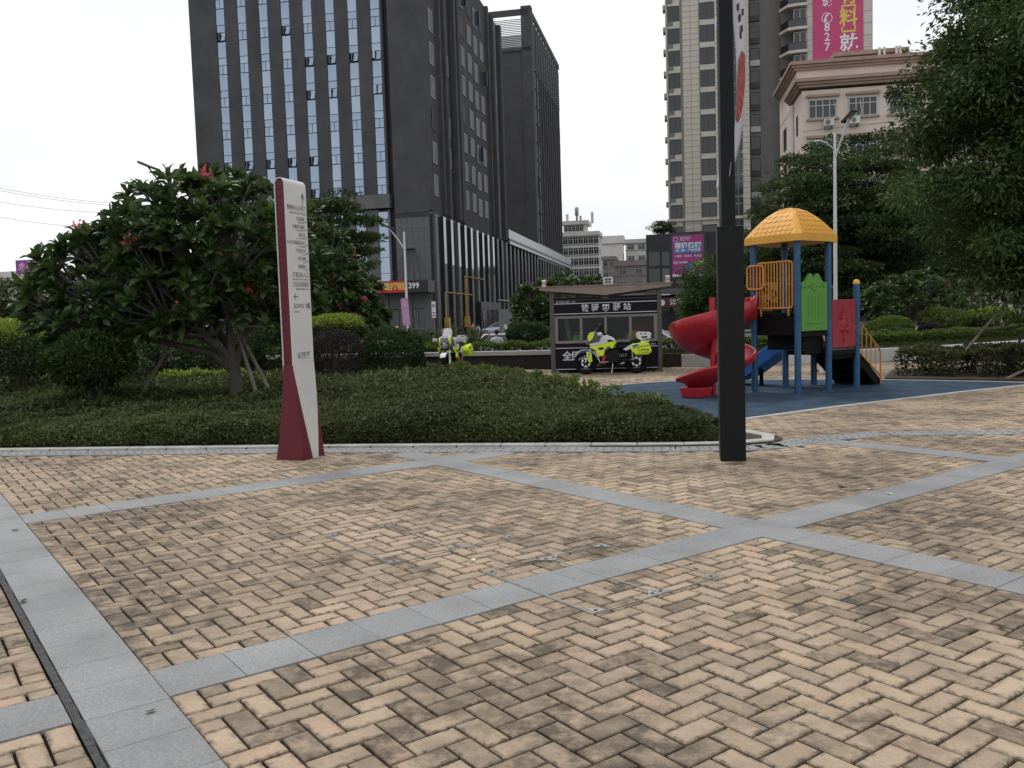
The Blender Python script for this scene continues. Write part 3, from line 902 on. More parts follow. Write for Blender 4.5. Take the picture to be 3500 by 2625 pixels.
def playset():
    A = Vector((4.79, 14.54, 0)); th = YAW + 0.01; S = 0.88
    t = thing('playground_set', 'blue post play tower with yellow roof, red spiral slide and green panel', 'playground', A, th)
    P = {'1': (0, 0), '2': (S, 0), 'L': (0, S), 'B': (S, S), '3': (S * 1.98, 0), '4': (S * 1.98, S)}
    roof_z = 2.56
    for k, (x, y) in P.items():
        h = roof_z + 0.1 if k in '12LB' else (1.85 if k == '3' else 0.72)
        b = MB(); b.tube([(x, y, 0), (x, y, h)], 0.056, 16); po = b.build('post', M_PBLUE, t, smooth=40)
        f = MB(); f.lathe([(0.1, 0.008), (0.1, 0.016), (0.06, 0.018)], 16, (x, y, 0)); f.build('foot_plate', M_PBLUE, po, smooth=40)
        if k == '3':
            c = MB(); c.lathe([(0.06, 1.85), (0.058, 1.89), (0.04, 1.925), (0.0, 1.935)], 16, (x, y, 0)); c.build('cap', M_PYEL, po, smooth=60)
        zs = {'1': (1.80, 2.22), '2': (1.50, 1.80), 'L': (1.55, 2.22), 'B': (1.5, 1.9), '3': (1.5, 0.8), '4': ()}[k]
        for z in zs:
            c = MB(); c.lathe([(0.057, z - 0.022), (0.068, z - 0.022), (0.068, z + 0.022), (0.057, z + 0.022)], 16, (x, y, 0)); c.box((x + 0.06, y - .03, z), (0.045, 0.03, 0.035)); c.build('clamp', M_PBLUE, po, smooth=40)
    # domed square roof
    e = S / 2 + 0.14; cx = S / 2
    prof = [(1.0, 0.115), (0.93, 0.175), (0.85, 0.24), (0.74, 0.325), (0.61, 0.415), (0.47, 0.495), (0.32, 0.56), (0.17, 0.6), (0.05, 0.615)]
    r = MB()
    def ring(k, z, ch=0.13):
        q = e * k; c = q * ch
        return [(cx + x, cx + y, roof_z + z) for x, y in ((-q + c, -q), (q - c, -q), (q, -q + c), (q, q - c), (q - c, q), (-q + c, q), (-q, q - c), (-q, -q + c))]
    rings = [ring(0.97, 0.0), ring(1.0, 0.0)] + [ring(k, z) for k, z in prof]
    rings.insert(0, ring(0.6, 0.1)); 
    for a, b_ in zip(rings[:-1], rings[1:]):
        for j in range(8): r.poly([a[j], a[(j + 1) % 8], b_[(j + 1) % 8], b_[j]])
    r.poly(rings[-1]); r.poly(rings[0])
    ro = r.build('roof', M_PYEL, t, smooth=25)
    # fish-scale shingles moulded on each slope
    sc = MB(); n = 9
    base = [(0.045 * math.cos(q), 0.045 * math.sin(q)) for q in np.linspace(-PI, 0, 7)]
    sc.poly([(x, 0.008, z) for x, z in base]); sc.poly([(x, 0, z) for x, z in base][::-1])
    for i in range(6): sc.poly([(base[i][0], 0, base[i][1]), (base[i + 1][0], 0, base[i + 1][1]), (base[i + 1][0], 0.008, base[i + 1][1]), (base[i][0], 0.008, base[i][1])])
    scm = sc.data('shingle', M_PYEL)
    for side in range(4):
        ang = side * PI / 2
        for row in range(8):
            k0, z0 = prof[row]; k1, z1 = prof[row + 1]
            km, zm = k0 * .35 + k1 * .65, z0 * .35 + z1 * .65
            half = e * km * 0.80
            cnt = int(half * 2 / 0.098)
            if cnt < 1 or side in (2, 3): continue
            tilt = math.atan2(e * (k0 - k1), (z1 - z0))
            for i in range(cnt):
                x = (i + 0.5 + (0.25 if row % 2 else -0.25)) * (half * 2 / cnt) - half
                o = bpy.data.objects.new('shingle', scm); COL.objects.link(o); o.parent = ro
                # local frame: outward normal tilted up
                fwd = Vector((0, -1, 0)); up = Vector((0, math.sin(tilt), math.cos(tilt))); nn = Vector((0, -math.cos(tilt), math.sin(tilt)))
                mm = Matrix.Identity(4)
                X_ = Vector((1, 0, 0))
                for q in range(3): mm[q][0], mm[q][1], mm[q][2] = X_[q], nn[q], up[q]
                pos = Vector((x, -e * km, zm)) + nn * 0.001
                mm.translation = pos
                o.matrix_local = Matrix.Translation((cx, cx, roof_z)) @ Matrix.Rotation(-ang if side else 0, 4, 'Z') @ mm
    # decks
    d = MB(); d.b2(0.02, S - 0.02, 0.02, S - 0.02, 1.30, 1.38); d.build('deck', M_PBLK, t, bevel=0.006)
    d = MB(); d.b2(0.05, S - 0.05, 0.03, 0.05, 1.0, 1.29); d.b2(0.03, 0.05, 0.05, S - 0.05, 1.0, 1.29); d.b2(0.05, S - 0.05, S - 0.05, S - 0.03, 1.0, 1.29); d.build('deck_skirt', M_PBLK, t)
    d = MB(); d.b2(S + 0.02, 1.98 * S - 0.02, 0.02, S - 0.02, 0.62, 0.70); d.b2(S + .03, 1.98 * S - .03, .03, .05, .54, .62); d.build('deck', M_PBLK, t, bevel=0.006)
    d = MB(); d.b2(0.3, S - 0.02, 0.1, S - 0.05, 0.74, 1.0); d.b2(0.32, S + .1, .09, .1, .66, .76); d.build('step_box', M_PBLK, t)
    # front beams
    b = MB(); b.b2(0.06, S - 0.06, -0.02, 0.02, 0.97, 1.04); b.build('beam', M_PBLK, t)
    b = MB(); b.b2(S + 0.06, 1.98 * S - 0.06, -0.02, 0.02, 0.62, 0.70); b.build('beam', M_PBLK, t)
    # orange railing on the near-left face (x = 0), shorter hoop over the slide mouth
    def rail(y0, y1, z0, z1, n, feet=True, x=-.02):
        f = MB(); rr = 0.017
        f.tube([(x, y0 + 0.02, z1 - 0.05), (x, y0 + 0.04, z1 - 0.012), (x, y0 + 0.08, z1), (x, y1 - 0.08, z1), (x, y1 - 0.04, z1 - 0.012), (x, y1 - 0.02, z1 - 0.05), (x, y1 - 0.02, z0 + 0.05), (x, y1 - 0.04, z0 + 0.012), (x, y1 - 0.08, z0), (x, y0 + 0.08, z0), (x, y0 + 0.04, z0 + 0.012), (x, y0 + 0.02, z0 + 0.05)], rr, 8, closed=True)
        if feet:
            for yy in (y0 + 0.1, y1 - 0.1): f.tube([(x, yy, z0), (x, yy, 1.33)], rr, 8)
        g = f.build('railing', M_PORA, t, smooth=40)
        for i in range(n):
            yy = y0 + 0.02 + (y1 - y0 - 0.04) * (i + 1) / (n + 1)
            s_ = MB(); s_.tube([(x, yy, z0), (x, yy, z1)], 0.011, 6); s_.build('bar', M_PORA, g, smooth=40)
    rail(0.06, 0.82, 1.46, 2.24, 11)
    rail(0.60, S + 0.10, 1.80, 2.2, 4, False, -.075)
    # rails on the back faces
    def rail2(x0, x1, y, z0, z1, n):
        f = MB(); f.tube([(x0, y, z1), (x1, y, z1), (x1, y, z0), (x0, y, z0)], 0.017, 8, closed=True); g = f.build('railing', M_PORA, t, smooth=40)
        for i in range(n):
            s_ = MB(); xx = x0 + (x1 - x0) * (i + 1) / (n + 1); s_.tube([(xx, y, z0), (xx, y, z1)], 0.011, 6); s_.build('bar', M_PORA, g, smooth=40)
    # activity board of yellow gears on the far side
    q = MB(); q.b2(0.2, 0.62, S - 0.03, S - 0.005, 1.42, 1.92); pn = q.build('gear_panel', M_PORA, t, bevel=0.01)
    for gx, gz in ((0.3, 1.8), (0.5, 1.72), (0.33, 1.55), (0.52, 1.5)):
        gq = MB(); gq.lathe([(0.075, S - 0.032), (0.075, S - 0.05), (0.05, S - 0.05), (0.05, S - 0.032)], 14, (gx, 0, gz), 'Y'); gq.build('gear_ring', M_PBLK, pn)
    # green panel with wavy top and flutes between posts 1 and 2
    g = MB()
    top = []
    for i in range(33):
        u = i / 32; x = 0.07 + u * (S - 0.14)
        h = 1.88 + 0.15 * (math.exp(-((u - 0.36) / 0.13) ** 2) + math.exp(-((u - 0.64) / 0.13) ** 2)) - 0.035 * math.exp(-((u - 0.5) / 0.05) ** 2)
        top.append((x, h))
    g.prism([(0.07, 1.06)] + top + [(S - 0.07, 1.06)], -0.03, 0.03, 'Y')
    gpn = g.build('green_panel', M_PGRN, t, bevel=0.008)
    for i in range(5):
        x = 0.07 + (S - 0.14) * (0.27 + 0.13 * i)
        fl = MB(); fl.tube([(x, -0.028, 1.27 + 0.02 * abs(i - 2)), (x, -0.03, 1.66)], 0.018, 8); fl.build('flute', M_PGRN, gpn, smooth=40)
    wv = MB(); wv.tube([(0.07 + (S - .14) * u, -0.03, 1.24 - 0.05 * math.sin(PI * u)) for u in (0.2, .35, .5, .65, .8)], 0.013, 6)
    wv.tube([(0.07 + (S - .14) * u, -0.03, 1.74 + 0.09 * math.sin(PI * 2 * abs(u - .5))) for u in (0.12, .25, .35, .45, .5, .55, .65, .75, .88)], 0.014, 6); wv.build('moulding', M_PGRN, gpn, smooth=40)
    for i in range(6):
        sp = MB(); sp.sphere((0.07 + (S - .14) * (.17 + .132 * i), -0.03, 1.8 + .06 * math.sin(i * 2.2) ** 2), 0.022, 8, 6); sp.build('boss', M_PGRN, gpn, smooth=60)
    # red relief panel between posts 2 and 3
    g = MB(); g.b2(S + 0.07, 1.98 * S - 0.07, -0.028, 0.028, 0.74, 1.58); rpn = g.build('red_panel', M_PRED2, t, bevel=0.012)
    cx2 = S * 1.49
    rel = MB(); 
    for i in range(11):
        a = PI * (0.12 + 0.076 * i); rel.tube([(cx2 + .06 * math.cos(a), -.027, 1.2 + .06 * math.sin(a)), (cx2 + .17 * math.cos(a), -.033, 1.2 + .2 * math.sin(a))], [0.018, 0.007], 6)
    rel.sphere((cx2, -0.02, 1.15), (0.13, 0.03, 0.12), 14, 8); rel.sphere((cx2 - .07, -0.03, 1.06), (0.08, 0.02, 0.05), 10, 6); rel.sphere((cx2 + .08, -0.03, 1.05), (0.08, 0.02, 0.05), 10, 6); rel.tube([(cx2, -.02, 1.02), (cx2 + .01, -.03, 0.86)], 0.03, 8)
    rel.build('relief', M_PRED2, rpn, smooth=50)
    wear = MB()
    for (x, z, w, h) in ((-.06, 1.27, .018, .008), (.1, 1.2, .012, .03), (.01, 0.87, .02, .012), (.02, .91, .008, .02), (.12, 1.12, .006, .02)):
        wear.b2(cx2 + x, cx2 + x + w, -0.0565, -0.0555, z, z + h)
    wear.build('worn_patch', mat('worn_pale', (0.5, 0.42, 0.4), .8, var=.2), rpn)
    # perforated stair going down beyond post 3, with orange hand-rail
    x0 = 1.98 * S; run = 0.78
    for i in range(4):
        st = MB(); z = 0.70 - (i + 1) * 0.165; st.b2(x0 + run * i / 4, x0 + run * (i + 1) / 4 + 0.02, 0.04, S - 0.04, z - 0.025, z); st.build('stair_tread', M_PBLK, t)
    for y in (0.02, S - 0.05):
        st = MB(); st.prism([(x0 - 0.02, 0.70), (x0 + 0.06, 0.70), (x0 + run + 0.08, 0.05), (x0 + run + 0.08, 0.0), (x0 + run - 0.1, 0.0), (x0 - 0.02, 0.5)], y, y + 0.03, 'Y'); st.build('stringer', M_PBLK, t)
    ris = MB(); ris.poly([(x0, .06, .66), (x0, S - .06, .66), (x0 + run, S - .06, .02), (x0 + run, .06, .02)]); ris.build('stair_underside', M_PBLK, t)
    hl = MB()
    for row in range(5):
        for j in range(4):
            u = 0.12 + row * .2; yy = .2 + j * .045 + (.3 if row % 2 else 0)
            hl.sphere((x0 + run * u - .003, yy, .66 - .64 * u - .003), .006, 6, 4)
    hl.build('perforation', mat('daylight_hole', (0.35, 0.37, 0.4), .9, var=0), t)  # solid pale beads, coloured as daylight showing through the perforations
    hr = MB(); yb = 0.0
    hr.tube([(x0 + .02, yb, 0.68), (x0 + .05, yb, 1.2), (x0 + run - .06, yb, 0.68), (x0 + run - .01, yb, .6), (x0 + run, yb, .52), (x0 + run, yb, 0.0)], 0.016, 8); hr.tube([(x0 + .04, yb, 0.66), (x0 + run, yb, .16)], 0.014, 8)
    h_ = hr.build('handrail', M_PORA, t, smooth=40)
    for i in range(4):
        u = (i + .8) / 4.6; s_ = MB(); s_.tube([(x0 + .05 + (run - .11) * u, yb, 1.2 - .52 * u), (x0 + .05 + (run - .11) * u, yb, .65 - .49 * u)], .01, 6); s_.build('bar', M_PORA, h_, smooth=40)
    # blue straight slide leaving the lower deck backwards
    sl_ = MB(); xm = S * 1.4; w = 0.27
    path = [(S, .70), (S + .25, .66), (S + .6, .44), (S + .95, .22), (S + 1.25, .1), (S + 1.5, .07), (S + 1.6, .05)]
    sec = [(-w, .24), (-w + .025, .26), (-w + .055, .22), (-w + .08, .05), (-w * .4, 0), (w * .4, 0), (w - .08, .05), (w - .055, .22), (w - .025, .26), (w, .24), (w - .02, -.01), (-w + .02, -.01)]
    prev = None
    for (y, z) in path:
        rg = [(xm + sx, y, z + sz * (1.0 if y < S + 1.3 else .6)) for sx, sz in sec]
        if prev:
            for j in range(len(sec)): sl_.poly([prev[j], prev[(j + 1) % len(sec)], rg[(j + 1) % len(sec)], rg[j]])
        prev = rg
    sl_.poly(prev); sl_.build('straight_slide', M_PSLD, t, smooth=45)
    q = MB(); q.b2(S + .3, S + .8, S - .02, S + .02, .72, 1.02); q.b2(S + .3, S + .42, S - .03, S + .03, .72, 1.5); q.b2(S + .72, S + .84, S - .03, S + .03, .72, 1.5); q.build('slide_hood', M_PSLD, t, bevel=.01)
    sp = MB(); sp.tube([(xm, S + .8, 0), (xm, S + .8, .3)], .04, 10); sp.build('slide_leg', M_PBLK, t)
    # red spiral slide on the left
    ci = Matrix.Rotation(-th, 3, 'Z') @ (Vector((3.45, 14.88, 0)) - A)
    pl = MB(); pl.tube([(ci.x, ci.y, 0), (ci.x, ci.y, 1.68)], 0.05, 12); pl.build('spiral_post', M_PRED, t, smooth=40)
    st0 = math.radians(14) - th
    N = 60
    hx = MB(); prev = None
    for i in range(N + 1):
        u = i / N
        a = st0 - math.radians(535) * u
        z = 1.30 - 1.10 * (u ** 0.93)
        hw = 0.46 * (1 - u) + 0.20 * u
        if u > 0.92: hw *= 1 - (u - .92) * 4
        if u < 0.04: hw = 0.36
        ro_ = 0.71; ri = 0.06
        sc_ = [(ri, .16), (ri + .03, .17), (ri + .05, .03), (.28, -.015), (.46, .02), (.58, .11), (ro_ - .05, hw * .6), (ro_ - .03, hw), (ro_ + .005, hw + .012), (ro_ + .03, hw - .02), (ro_ + .0, hw * .55), (.60, .05), (.46, -.05), (.28, -.075), (ri, -.04)]
        rg = [(ci.x + rr * math.cos(a), ci.y + rr * math.sin(a), max(z + dz, .03)) for rr, dz in sc_]
        if prev:
            for j in range(len(sc_)): hx.poly([prev[j], prev[(j + 1) % len(sc_)], rg[(j + 1) % len(sc_)], rg[j]])
        else: hx.poly(rg)
        prev = rg
    hx.poly(prev)
    hx.build('spiral_slide', M_PRED, t, smooth=50)
    # entry trough to the deck and the foot under the run-out
    et = MB(); et.prism([(-.24, .34), (-.18, .34), (-.14, .05), (.14, .05), (.18, .34), (.24, .34), (.2, -.04), (-.2, -.04)], -0.3, 0.02, 'X')
    o = et.build('entry_trough', M_PRED, t, bevel=.02); o.location = (-.06, S + .10, 1.32)
    a = st0 - math.radians(520)
    ft = MB(); ft.frus((ci.x + .42 * math.cos(a), ci.y + .42 * math.sin(a), 0.008), (.34, .34), (.4, .4), .17); ft.build('slide_foot', M_PRED, t, bevel=.02)
    return t
playset()

# ---------------------------------------------------------------- police kiosk
M_KPOST = mat('kiosk_post_grey', (0.085, 0.075, 0.063), 0.6, var=0.12, vscale=6)
M_KROOF = mat('kiosk_roof_taupe', (0.25, 0.19, 0.165), 0.6, var=0.12, vscale=3)
M_KNAVY = mat('kiosk_navy_panel', (0.009, 0.008, 0.015), 0.5, var=0.15, vscale=5, spec=.15)
M_KTXT = mat('kiosk_letters', (0.62, 0.62, 0.66), 0.5, var=0)
M_KALU = mat('kiosk_aluminium', (0.22, 0.21, 0.195), 0.5, 0.1, var=0.1, vscale=8)
M_KIN = mat('kiosk_inside', (0.028, 0.028, 0.026), 0.8, var=0.15, vscale=3)
M_PANE = glassmat('kiosk_pane', (0.42, 0.46, 0.44), 0.03)
M_HIVIS = mat('hi_vis_yellow', (0.62, 0.78, 0.03), 0.5, var=0.05, vscale=8)
def kiosk():
    A = Vector((1.084, 22.346, 0)); rz = math.atan2(-0.422, 2.673); W = 2.706; D = 1.7
    t = thing('kiosk', 'dark navy police kiosk with taupe butterfly roof and sliding windows', 'kiosk', A, rz)
    for x in (0, W):
        for y in (0, D):
            b = MB(); b.b2(x - 0.055, x + 0.055, y - 0.05, y + 0.05, 0, 2.07); b.build('post', M_KPOST, t)
    # roof: straight top edge, wedge-shaped fascia deepest at the centre
    x0, x1 = -0.30, W + 0.30
    for y in (-0.12, D + 0.12):
        f = MB(); f.prism([(x0, 2.13), (W / 2, 1.96), (x1, 2.13), (x1, 2.20), (x0, 2.20)], y - 0.02, y + 0.02, 'Y'); f.build('roof_fascia', M_KROOF, t)
    r = MB(); r.prism([(x0, 2.15), (W / 2, 1.985), (x1, 2.15), (x1, 2.19), (W / 2, 2.03), (x0, 2.19)], -0.1, D + 0.1, 'Y'); r.build('roof', M_KROOF, t)
    rt = MB(); rt.b2(x0 - 0.03, x1 + 0.03, -0.16, D + 0.16, 2.201, 2.225); rt.build('roof_lip', M_KROOF, t)
    # louvred gap under the roof
    for i in range(3):
        l = MB(); l.b2(0.06, W - 0.06, 0.0, 0.03, 1.86 + i * 0.06, 1.88 + i * 0.06); l.build('louvre', M_KPOST, t)
    l = MB(); l.b2(W / 2 - .09, W / 2 + .09, -0.01, 0.03, 1.84, 1.97); l.build('bracket', M_KPOST, t)
    # name board
    for (z0, z1, nm) in ((1.46, 1.86, 'name_board'), (0.08, 0.765, 'lower_panel')):
        p = MB(); p.b2(0.06, W - 0.06, -0.015, 0.05, z0, z1); q = p.build(nm, M_KNAVY, t)
        ls = MB()
        for z in ((1.515, 1.775) if z0 > 1 else (0.645, 0.105)): ls.b2(0.06, W - 0.06, -0.018, -0.016, z - 0.008, z + 0.008)
        ls.build('white_line', M_KTXT, q)
    xr = (1, 0, 0)
    for s, x in (('铁', .85), ('骑', 1.10), ('驿', 1.645), ('站', 1.905)):
        text(s, .20, M_KTXT, t, (x, -0.019, 1.645), xr, bold=.012)
    sh = MB(); c = (1.37, -0.0185, 1.645); k = .085
    sh.prism([(c[0] - k, c[2] + k), (c[0] - k * .5, c[2] + k * 1.05), (c[0], c[2] + k * .9), (c[0] + k * .5, c[2] + k * 1.05), (c[0] + k, c[2] + k), (c[0] + k * .95, c[2] - k * .4), (c[0], c[2] - k * 1.15), (c[0] - k * .95, c[2] - k * .4)], -0.019, -0.016, 'Y'); bd = sh.build('badge', M_KTXT, t)
    si = MB(); k = .068; si.prism([(c[0] - k, c[2] + k * .55), (c[0] + k, c[2] + k * .55), (c[0] + k * .92, c[2] - k * .4), (c[0], c[2] - k * 1.1), (c[0] - k * .92, c[2] - k * .4)], -0.021, -0.0195, 'Y'); si.build('badge_field', M_KNAVY, bd)
    sm = MB(); sm.poly([(c[0] - .045, -.0215, c[2] - .03), (c[0] + .045, -.0215, c[2] - .03), (c[0] + .012, -.0215, c[2] + .022), (c[0], -.0215, c[2] + .01), (c[0] - .012, -.0215, c[2] + .03)]); sm.build('badge_figure', M_KTXT, bd)
    text('虎门街道  编号：037', .055, M_KTXT, t, (.35, -0.019, 1.815), xr)
    for i, s in enumerate('全民创建'): text(s, .25, M_KTXT, t, (.36 + i * .225, -0.019, .425), xr, bold=.02)
    text('博03', .06, M_KTXT, t, (W - .17, -0.019, .695), xr)
    text('同心共建美好家园', .1, M_KTXT, t, (1.62, -0.019, .42), xr); text('便民服务', .075, M_KTXT, t, (1.17, -0.019, .19), xr)
    # sliding windows: one frame, four sashes
    z0, z1 = .775, 1.455
    f = MB()
    for z in (z0, z1): f.b2(.06, W - .06, -.012, .05, z - .025 + (.0 if z == z0 else -.0), z + .025)
    for x in (.085, W / 2, W - .085): f.b2(x - .028, x + .028, -.014, .052, z0, z1)
    f.build('window_frame', M_KALU, t)
    for i in range(4):
        xa = .11 + i * (W - .22) / 4; xb = xa + (W - .22) / 4; yy = .0 if i in (0, 3) else .02
        s_ = MB()
        for z in (z0 + .04, z1 - .04): s_.b2(xa, xb, yy, yy + .02, z - .016, z + .016)
        for x in (xa + .016, xb - .016): s_.b2(x - .016, x + .016, yy - .001, yy + .021, z0 + .025, z1 - .025)
        so_ = s_.build('window_sash', M_KALU, t)
        p = MB(); p.poly([(xa + .03, yy + .01, z0 + .055), (xb - .03, yy + .01, z0 + .055), (xb - .03, yy + .01, z1 - .055), (xa + .03, yy + .01, z1 - .055)]); p.build('pane', M_PANE, so_)
    # inside: side and back walls, floor, counter
    w = MB(); w.b2(.06, W - .06, D - .05, D, .08, 1.9); w.b2(.02, .05, .05, D - .05, .08, 1.9); w.b2(W - .05, W - .02, .05, D - .05, .08, 1.9); w.b2(.06, W - .06, .05, D - .05, .05, .08); w.b2(.06, W - .06, .06, D - .06, 1.9, 1.93); w.build('cabin_walls', M_KIN, t)
    cn = MB(); cn.b2(.07, W - .07, .06, .45, .74, .765); cn.build('counter', M_KALU, t)
    cu = MB(); cu.tube([(.42, .3, .77), (.30, .3, 1.45)], .06, 8); cu.build('curtain', mat('kiosk_curtain', (.3, .3, .28), .9), t)
    ft = MB()
    for x in (.3, W / 2, W - .3): ft.b2(x - .08, x + .08, .1, D - .1, 0, .05)
    ft.build('skid', M_KPOST, t)
    to = lambda x, y, z: Vector((A.x + x * math.cos(rz) - y * math.sin(rz), A.y + x * math.sin(rz) + y * math.cos(rz), z))
    # things in and on the kiosk
    b = MB(); b.frus((0, 0, 0), (.26, .16), (.22, .1), .2); b.tube([(-.06, 0, .19), (-.03, 0, .27), (.03, 0, .27), (.06, 0, .19)], .01, 6)
    tag(b.build('shopping_bag', mat('bag_green', (.2, .6, .04), .6, var=.2), None, bevel=.02, loc=to(.62, .2, .766), rz=rz), 'bright green bag behind the left kiosk window', 'bag')
    u_ = MB(); u_.sphere((0, 0, .0), (.34, .2, .26), 14, 8); tag(u_.build('parasol_folded', mat('umbrella_red', (.32, .02, .02), .7, var=.2), None, loc=to(2.28, .62, 1.1), rz=rz, smooth=True), 'red umbrella open inside the right kiosk window', 'umbrella')
    v_ = MB(); v_.sphere((0, 0, .0), (.24, .12, .17), 14, 8); tag(v_.build('rain_jacket', mat('jacket_yellow', (.62, .55, .03), .7, var=.2), None, loc=to(2.08, .3, .88), rz=rz, smooth=True), 'yellow jacket heaped behind the right kiosk window', 'jacket')
    b = MB(); b.b2(-.12, .12, -.09, .09, 0, .2); b.b2(-.08, .08, -.092, -.091, .03, .17, 1)
    for z in (.03, .1, .17): b.b2(-.08, .08, -.098, -.09, z - .008, z + .008)
    for x in (-.08, 0, .08): b.b2(x - .008, x + .008, -.0985, -.0905, .03, .17)
    tag(b.build('vent_box', [mat('vent_white', (.55, .55, .53), .6), M_INK], None, loc=to(1.43, .3, 2.226), rz=rz), 'white grilled vent box on top of the kiosk roof', 'vent')
    for i, (x, lb) in enumerate(((-.2, 'small white floodlight on the left end of the kiosk roof'), (W + .22, 'small white floodlight on the right end of the kiosk roof'))):
        b = MB(); b.b2(-.05, .05, -.04, .04, 0, .05); b.b2(-.05, -.03, -.02, .02, .05, .15); b.box((.0, -.03, .12), (.1, .05, .09), R=Matrix.Rotation(.5, 3, 'X')); b.b2(.05, .065, -.03, .03, .02, .12, 1)
        tag(b.build('floodlight', [MATS['vent_white'], M_PRED2], None, loc=to(x, .1, 2.226), rz=rz), lb, 'light', 'floodlights on the kiosk roof')
kiosk()
# ---------------------------------------------------------------- police motorcycles
M_BWHT = mat('bike_white', (0.58, 0.59, 0.62), 0.3, var=0.04, coat=.3)
M_TYRE = mat('tyre_rubber', (0.011, 0.011, 0.011), 0.85, var=0.3, vscale=20, spec=.1)
M_ENG = mat('engine_black', (0.013, 0.013, 0.013), 0.55, var=0.5, vscale=15, spec=.15)
M_CHR = mat('fork_chrome', (0.5, 0.5, 0.5), 0.25, 1.0, var=0.1)
M_PBL = mat('police_blue', (0.02, 0.07, 0.35), 0.4, var=0.05)
M_BGRY = mat('bike_grey', (0.09, 0.088, 0.085), 0.5, var=0.1)
M_SCRN = glassmat('windscreen', (0.75, 0.8, 0.82), 0.5, 0.15)
M_RUBRED = mat('extinguisher_red', (0.35, 0.03, 0.02), 0.45, var=.1)
def motorbike(label, loc, rz, lean=0.0):
    t = thing('police_motorcycle', label, 'motorcycle', loc, rz, 'police motorcycles parked by the kiosk')
    t.rotation_euler = (lean, 0, rz)
    XF, XR, R = 0.63, -0.62, 0.29         # local +x is forward
    for x in (XF, XR):
        b = MB(); n = 20
        b.lathe([(R - .075, -.045), (R - .03, -.055), (R - .004, -.03), (R, 0), (R - .004, .03), (R - .03, .055), (R - .075, .045), (R - .075, -.045)], 24, (x, 0, R), 'Y'); w = b.build('wheel', M_TYRE, t, smooth=50)
        r_ = MB(); r_.lathe([(R - .08, -.035), (R - .07, -.04), (R - .07, .04), (R - .08, .035), (R - .1, 0), (R - .08, -.035)], 24, (x, 0, R), 'Y'); r_.lathe([(.05, -.06), (.05, .06), (0, .06)], 12, (x, 0, R), 'Y')
        for k in range(6):
            a = k * PI / 3; r_.tube([(x + .04 * math.cos(a), 0, R + .04 * math.sin(a)), (x + (R - .08) * math.cos(a), 0, R + (R - .08) * math.sin(a))], .012, 6)
        r_.build('rim', M_ENG, w, smooth=40)
        d = MB(); d.lathe([(.12, -.065), (.12, -.06), (.07, -.06), (.07, -.065)], 20, (x, 0, R), 'Y'); d.build('brake_disc', M_CHR, w)
    for y in (-.085, .085):
        f = MB(); f.tube([(XF, y, R), (XF - .22, y, .80)], .024, 8); f.build('fork_leg', M_CHR, t, smooth=40)
    # front mudguard: white with yellow side blade
    mg = MB()
    for k in range(7):
        a0 = PI * (.22 + .09 * k); a1 = PI * (.22 + .09 * (k + 1)); rr = R + .025
        mg.prism([(XF + rr * math.cos(a0), R + rr * math.sin(a0)), (XF + (rr + .02) * math.cos(a0), R + (rr + .02) * math.sin(a0)), (XF + (rr + .02) * math.cos(a1), R + (rr + .02) * math.sin(a1)), (XF + rr * math.cos(a1), R + rr * math.sin(a1))], -.075, .075, 'Y')
    mgo = mg.build('mudguard', M_BWHT, t, smooth=40)
    for s in (-1, 1):
        bl = MB(); bl.prism([(XF - .02, R + .27), (XF - .16, R + .26), (XF - .17, R + .02), (XF - .09, R + .0), (XF - .04, R + .14)], s * .078, s * .092, 'Y'); bl.build('side_blade', M_HIVIS, mgo)
        bs = MB(); bs.prism([(XF + .16, R + .255), (XF - .02, R + .31), (XF - .03, R + .27), (XF + .12, R + .235)], s * .077, s * .086, 'Y'); bs.build('blue_flash', M_PBL, mgo)
    # fairing
    f = MB(); f.prism([(.55, .72), (.60, .86), (.50, 1.0), (.36, 1.04), (.26, .92), (.30, .74), (.42, .66)], [-.10, -.10, -.12, -.14, -.18, -.2, -.14], [.10, .10, .12, .14, .18, .2, .14], 'Y'); fa = f.build('nose_fairing', M_BGRY, t, bevel=.015)
    for s in (-1, 1):
        q = MB(); q.prism([(.545, .80), (.56, .95), (.46, 1.03), (.38, 1.0), (.44, .86)], s * .125, s * .155, 'Y'); q.build('fairing_flash', M_HIVIS, fa, bevel=.008)
        q = MB(); q.prism([(.56, .87), (.52, 1.02), (.36, 1.06), (.34, 1.03), (.48, .97)], s * .1, s * .12, 'Y'); q.build('fairing_edge', M_BWHT, fa, bevel=.006)
        q = MB(); q.prism([(.50, .74), (.10, .80), (.02, .70), (.14, .60), (.16, .44), (.34, .44), (.36, .58), (.50, .66)], s * .185, s * .215, 'Y'); sp = q.build('side_panel', M_HIVIS, t, bevel=.012)
        q = MB(); q.prism([(.52, .745), (.08, .825), (.05, .79), (.20, .74), (.46, .69)], s * .216, s * .222, 'Y'); q.build('panel_stripe', M_BWHT, sp)
        q = MB(); q.prism([(.30, .65), (.18, .66), (.16, .61), (.28, .59)], s * .217, s * .223, 'Y'); q.build('turn_vent', M_ENG, sp)
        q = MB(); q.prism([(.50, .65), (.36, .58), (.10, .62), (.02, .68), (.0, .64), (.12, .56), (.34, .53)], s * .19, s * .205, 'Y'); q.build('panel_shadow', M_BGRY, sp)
    h = MB(); h.lathe([(.055, .0), (.06, .02), (.05, .035), (0, .04)], 14, (.575, 0, .80), 'X'); h.lathe([(.075, -.01), (.08, .015), (.06, .02)], 14, (.57, 0, .80), 'X'); h.build('headlight', mat('lamp_glass', (.35, .36, .38), .12, .2, var=.2), fa, smooth=40)
    # windscreen with printed shield
    ws = MB(); n = 7
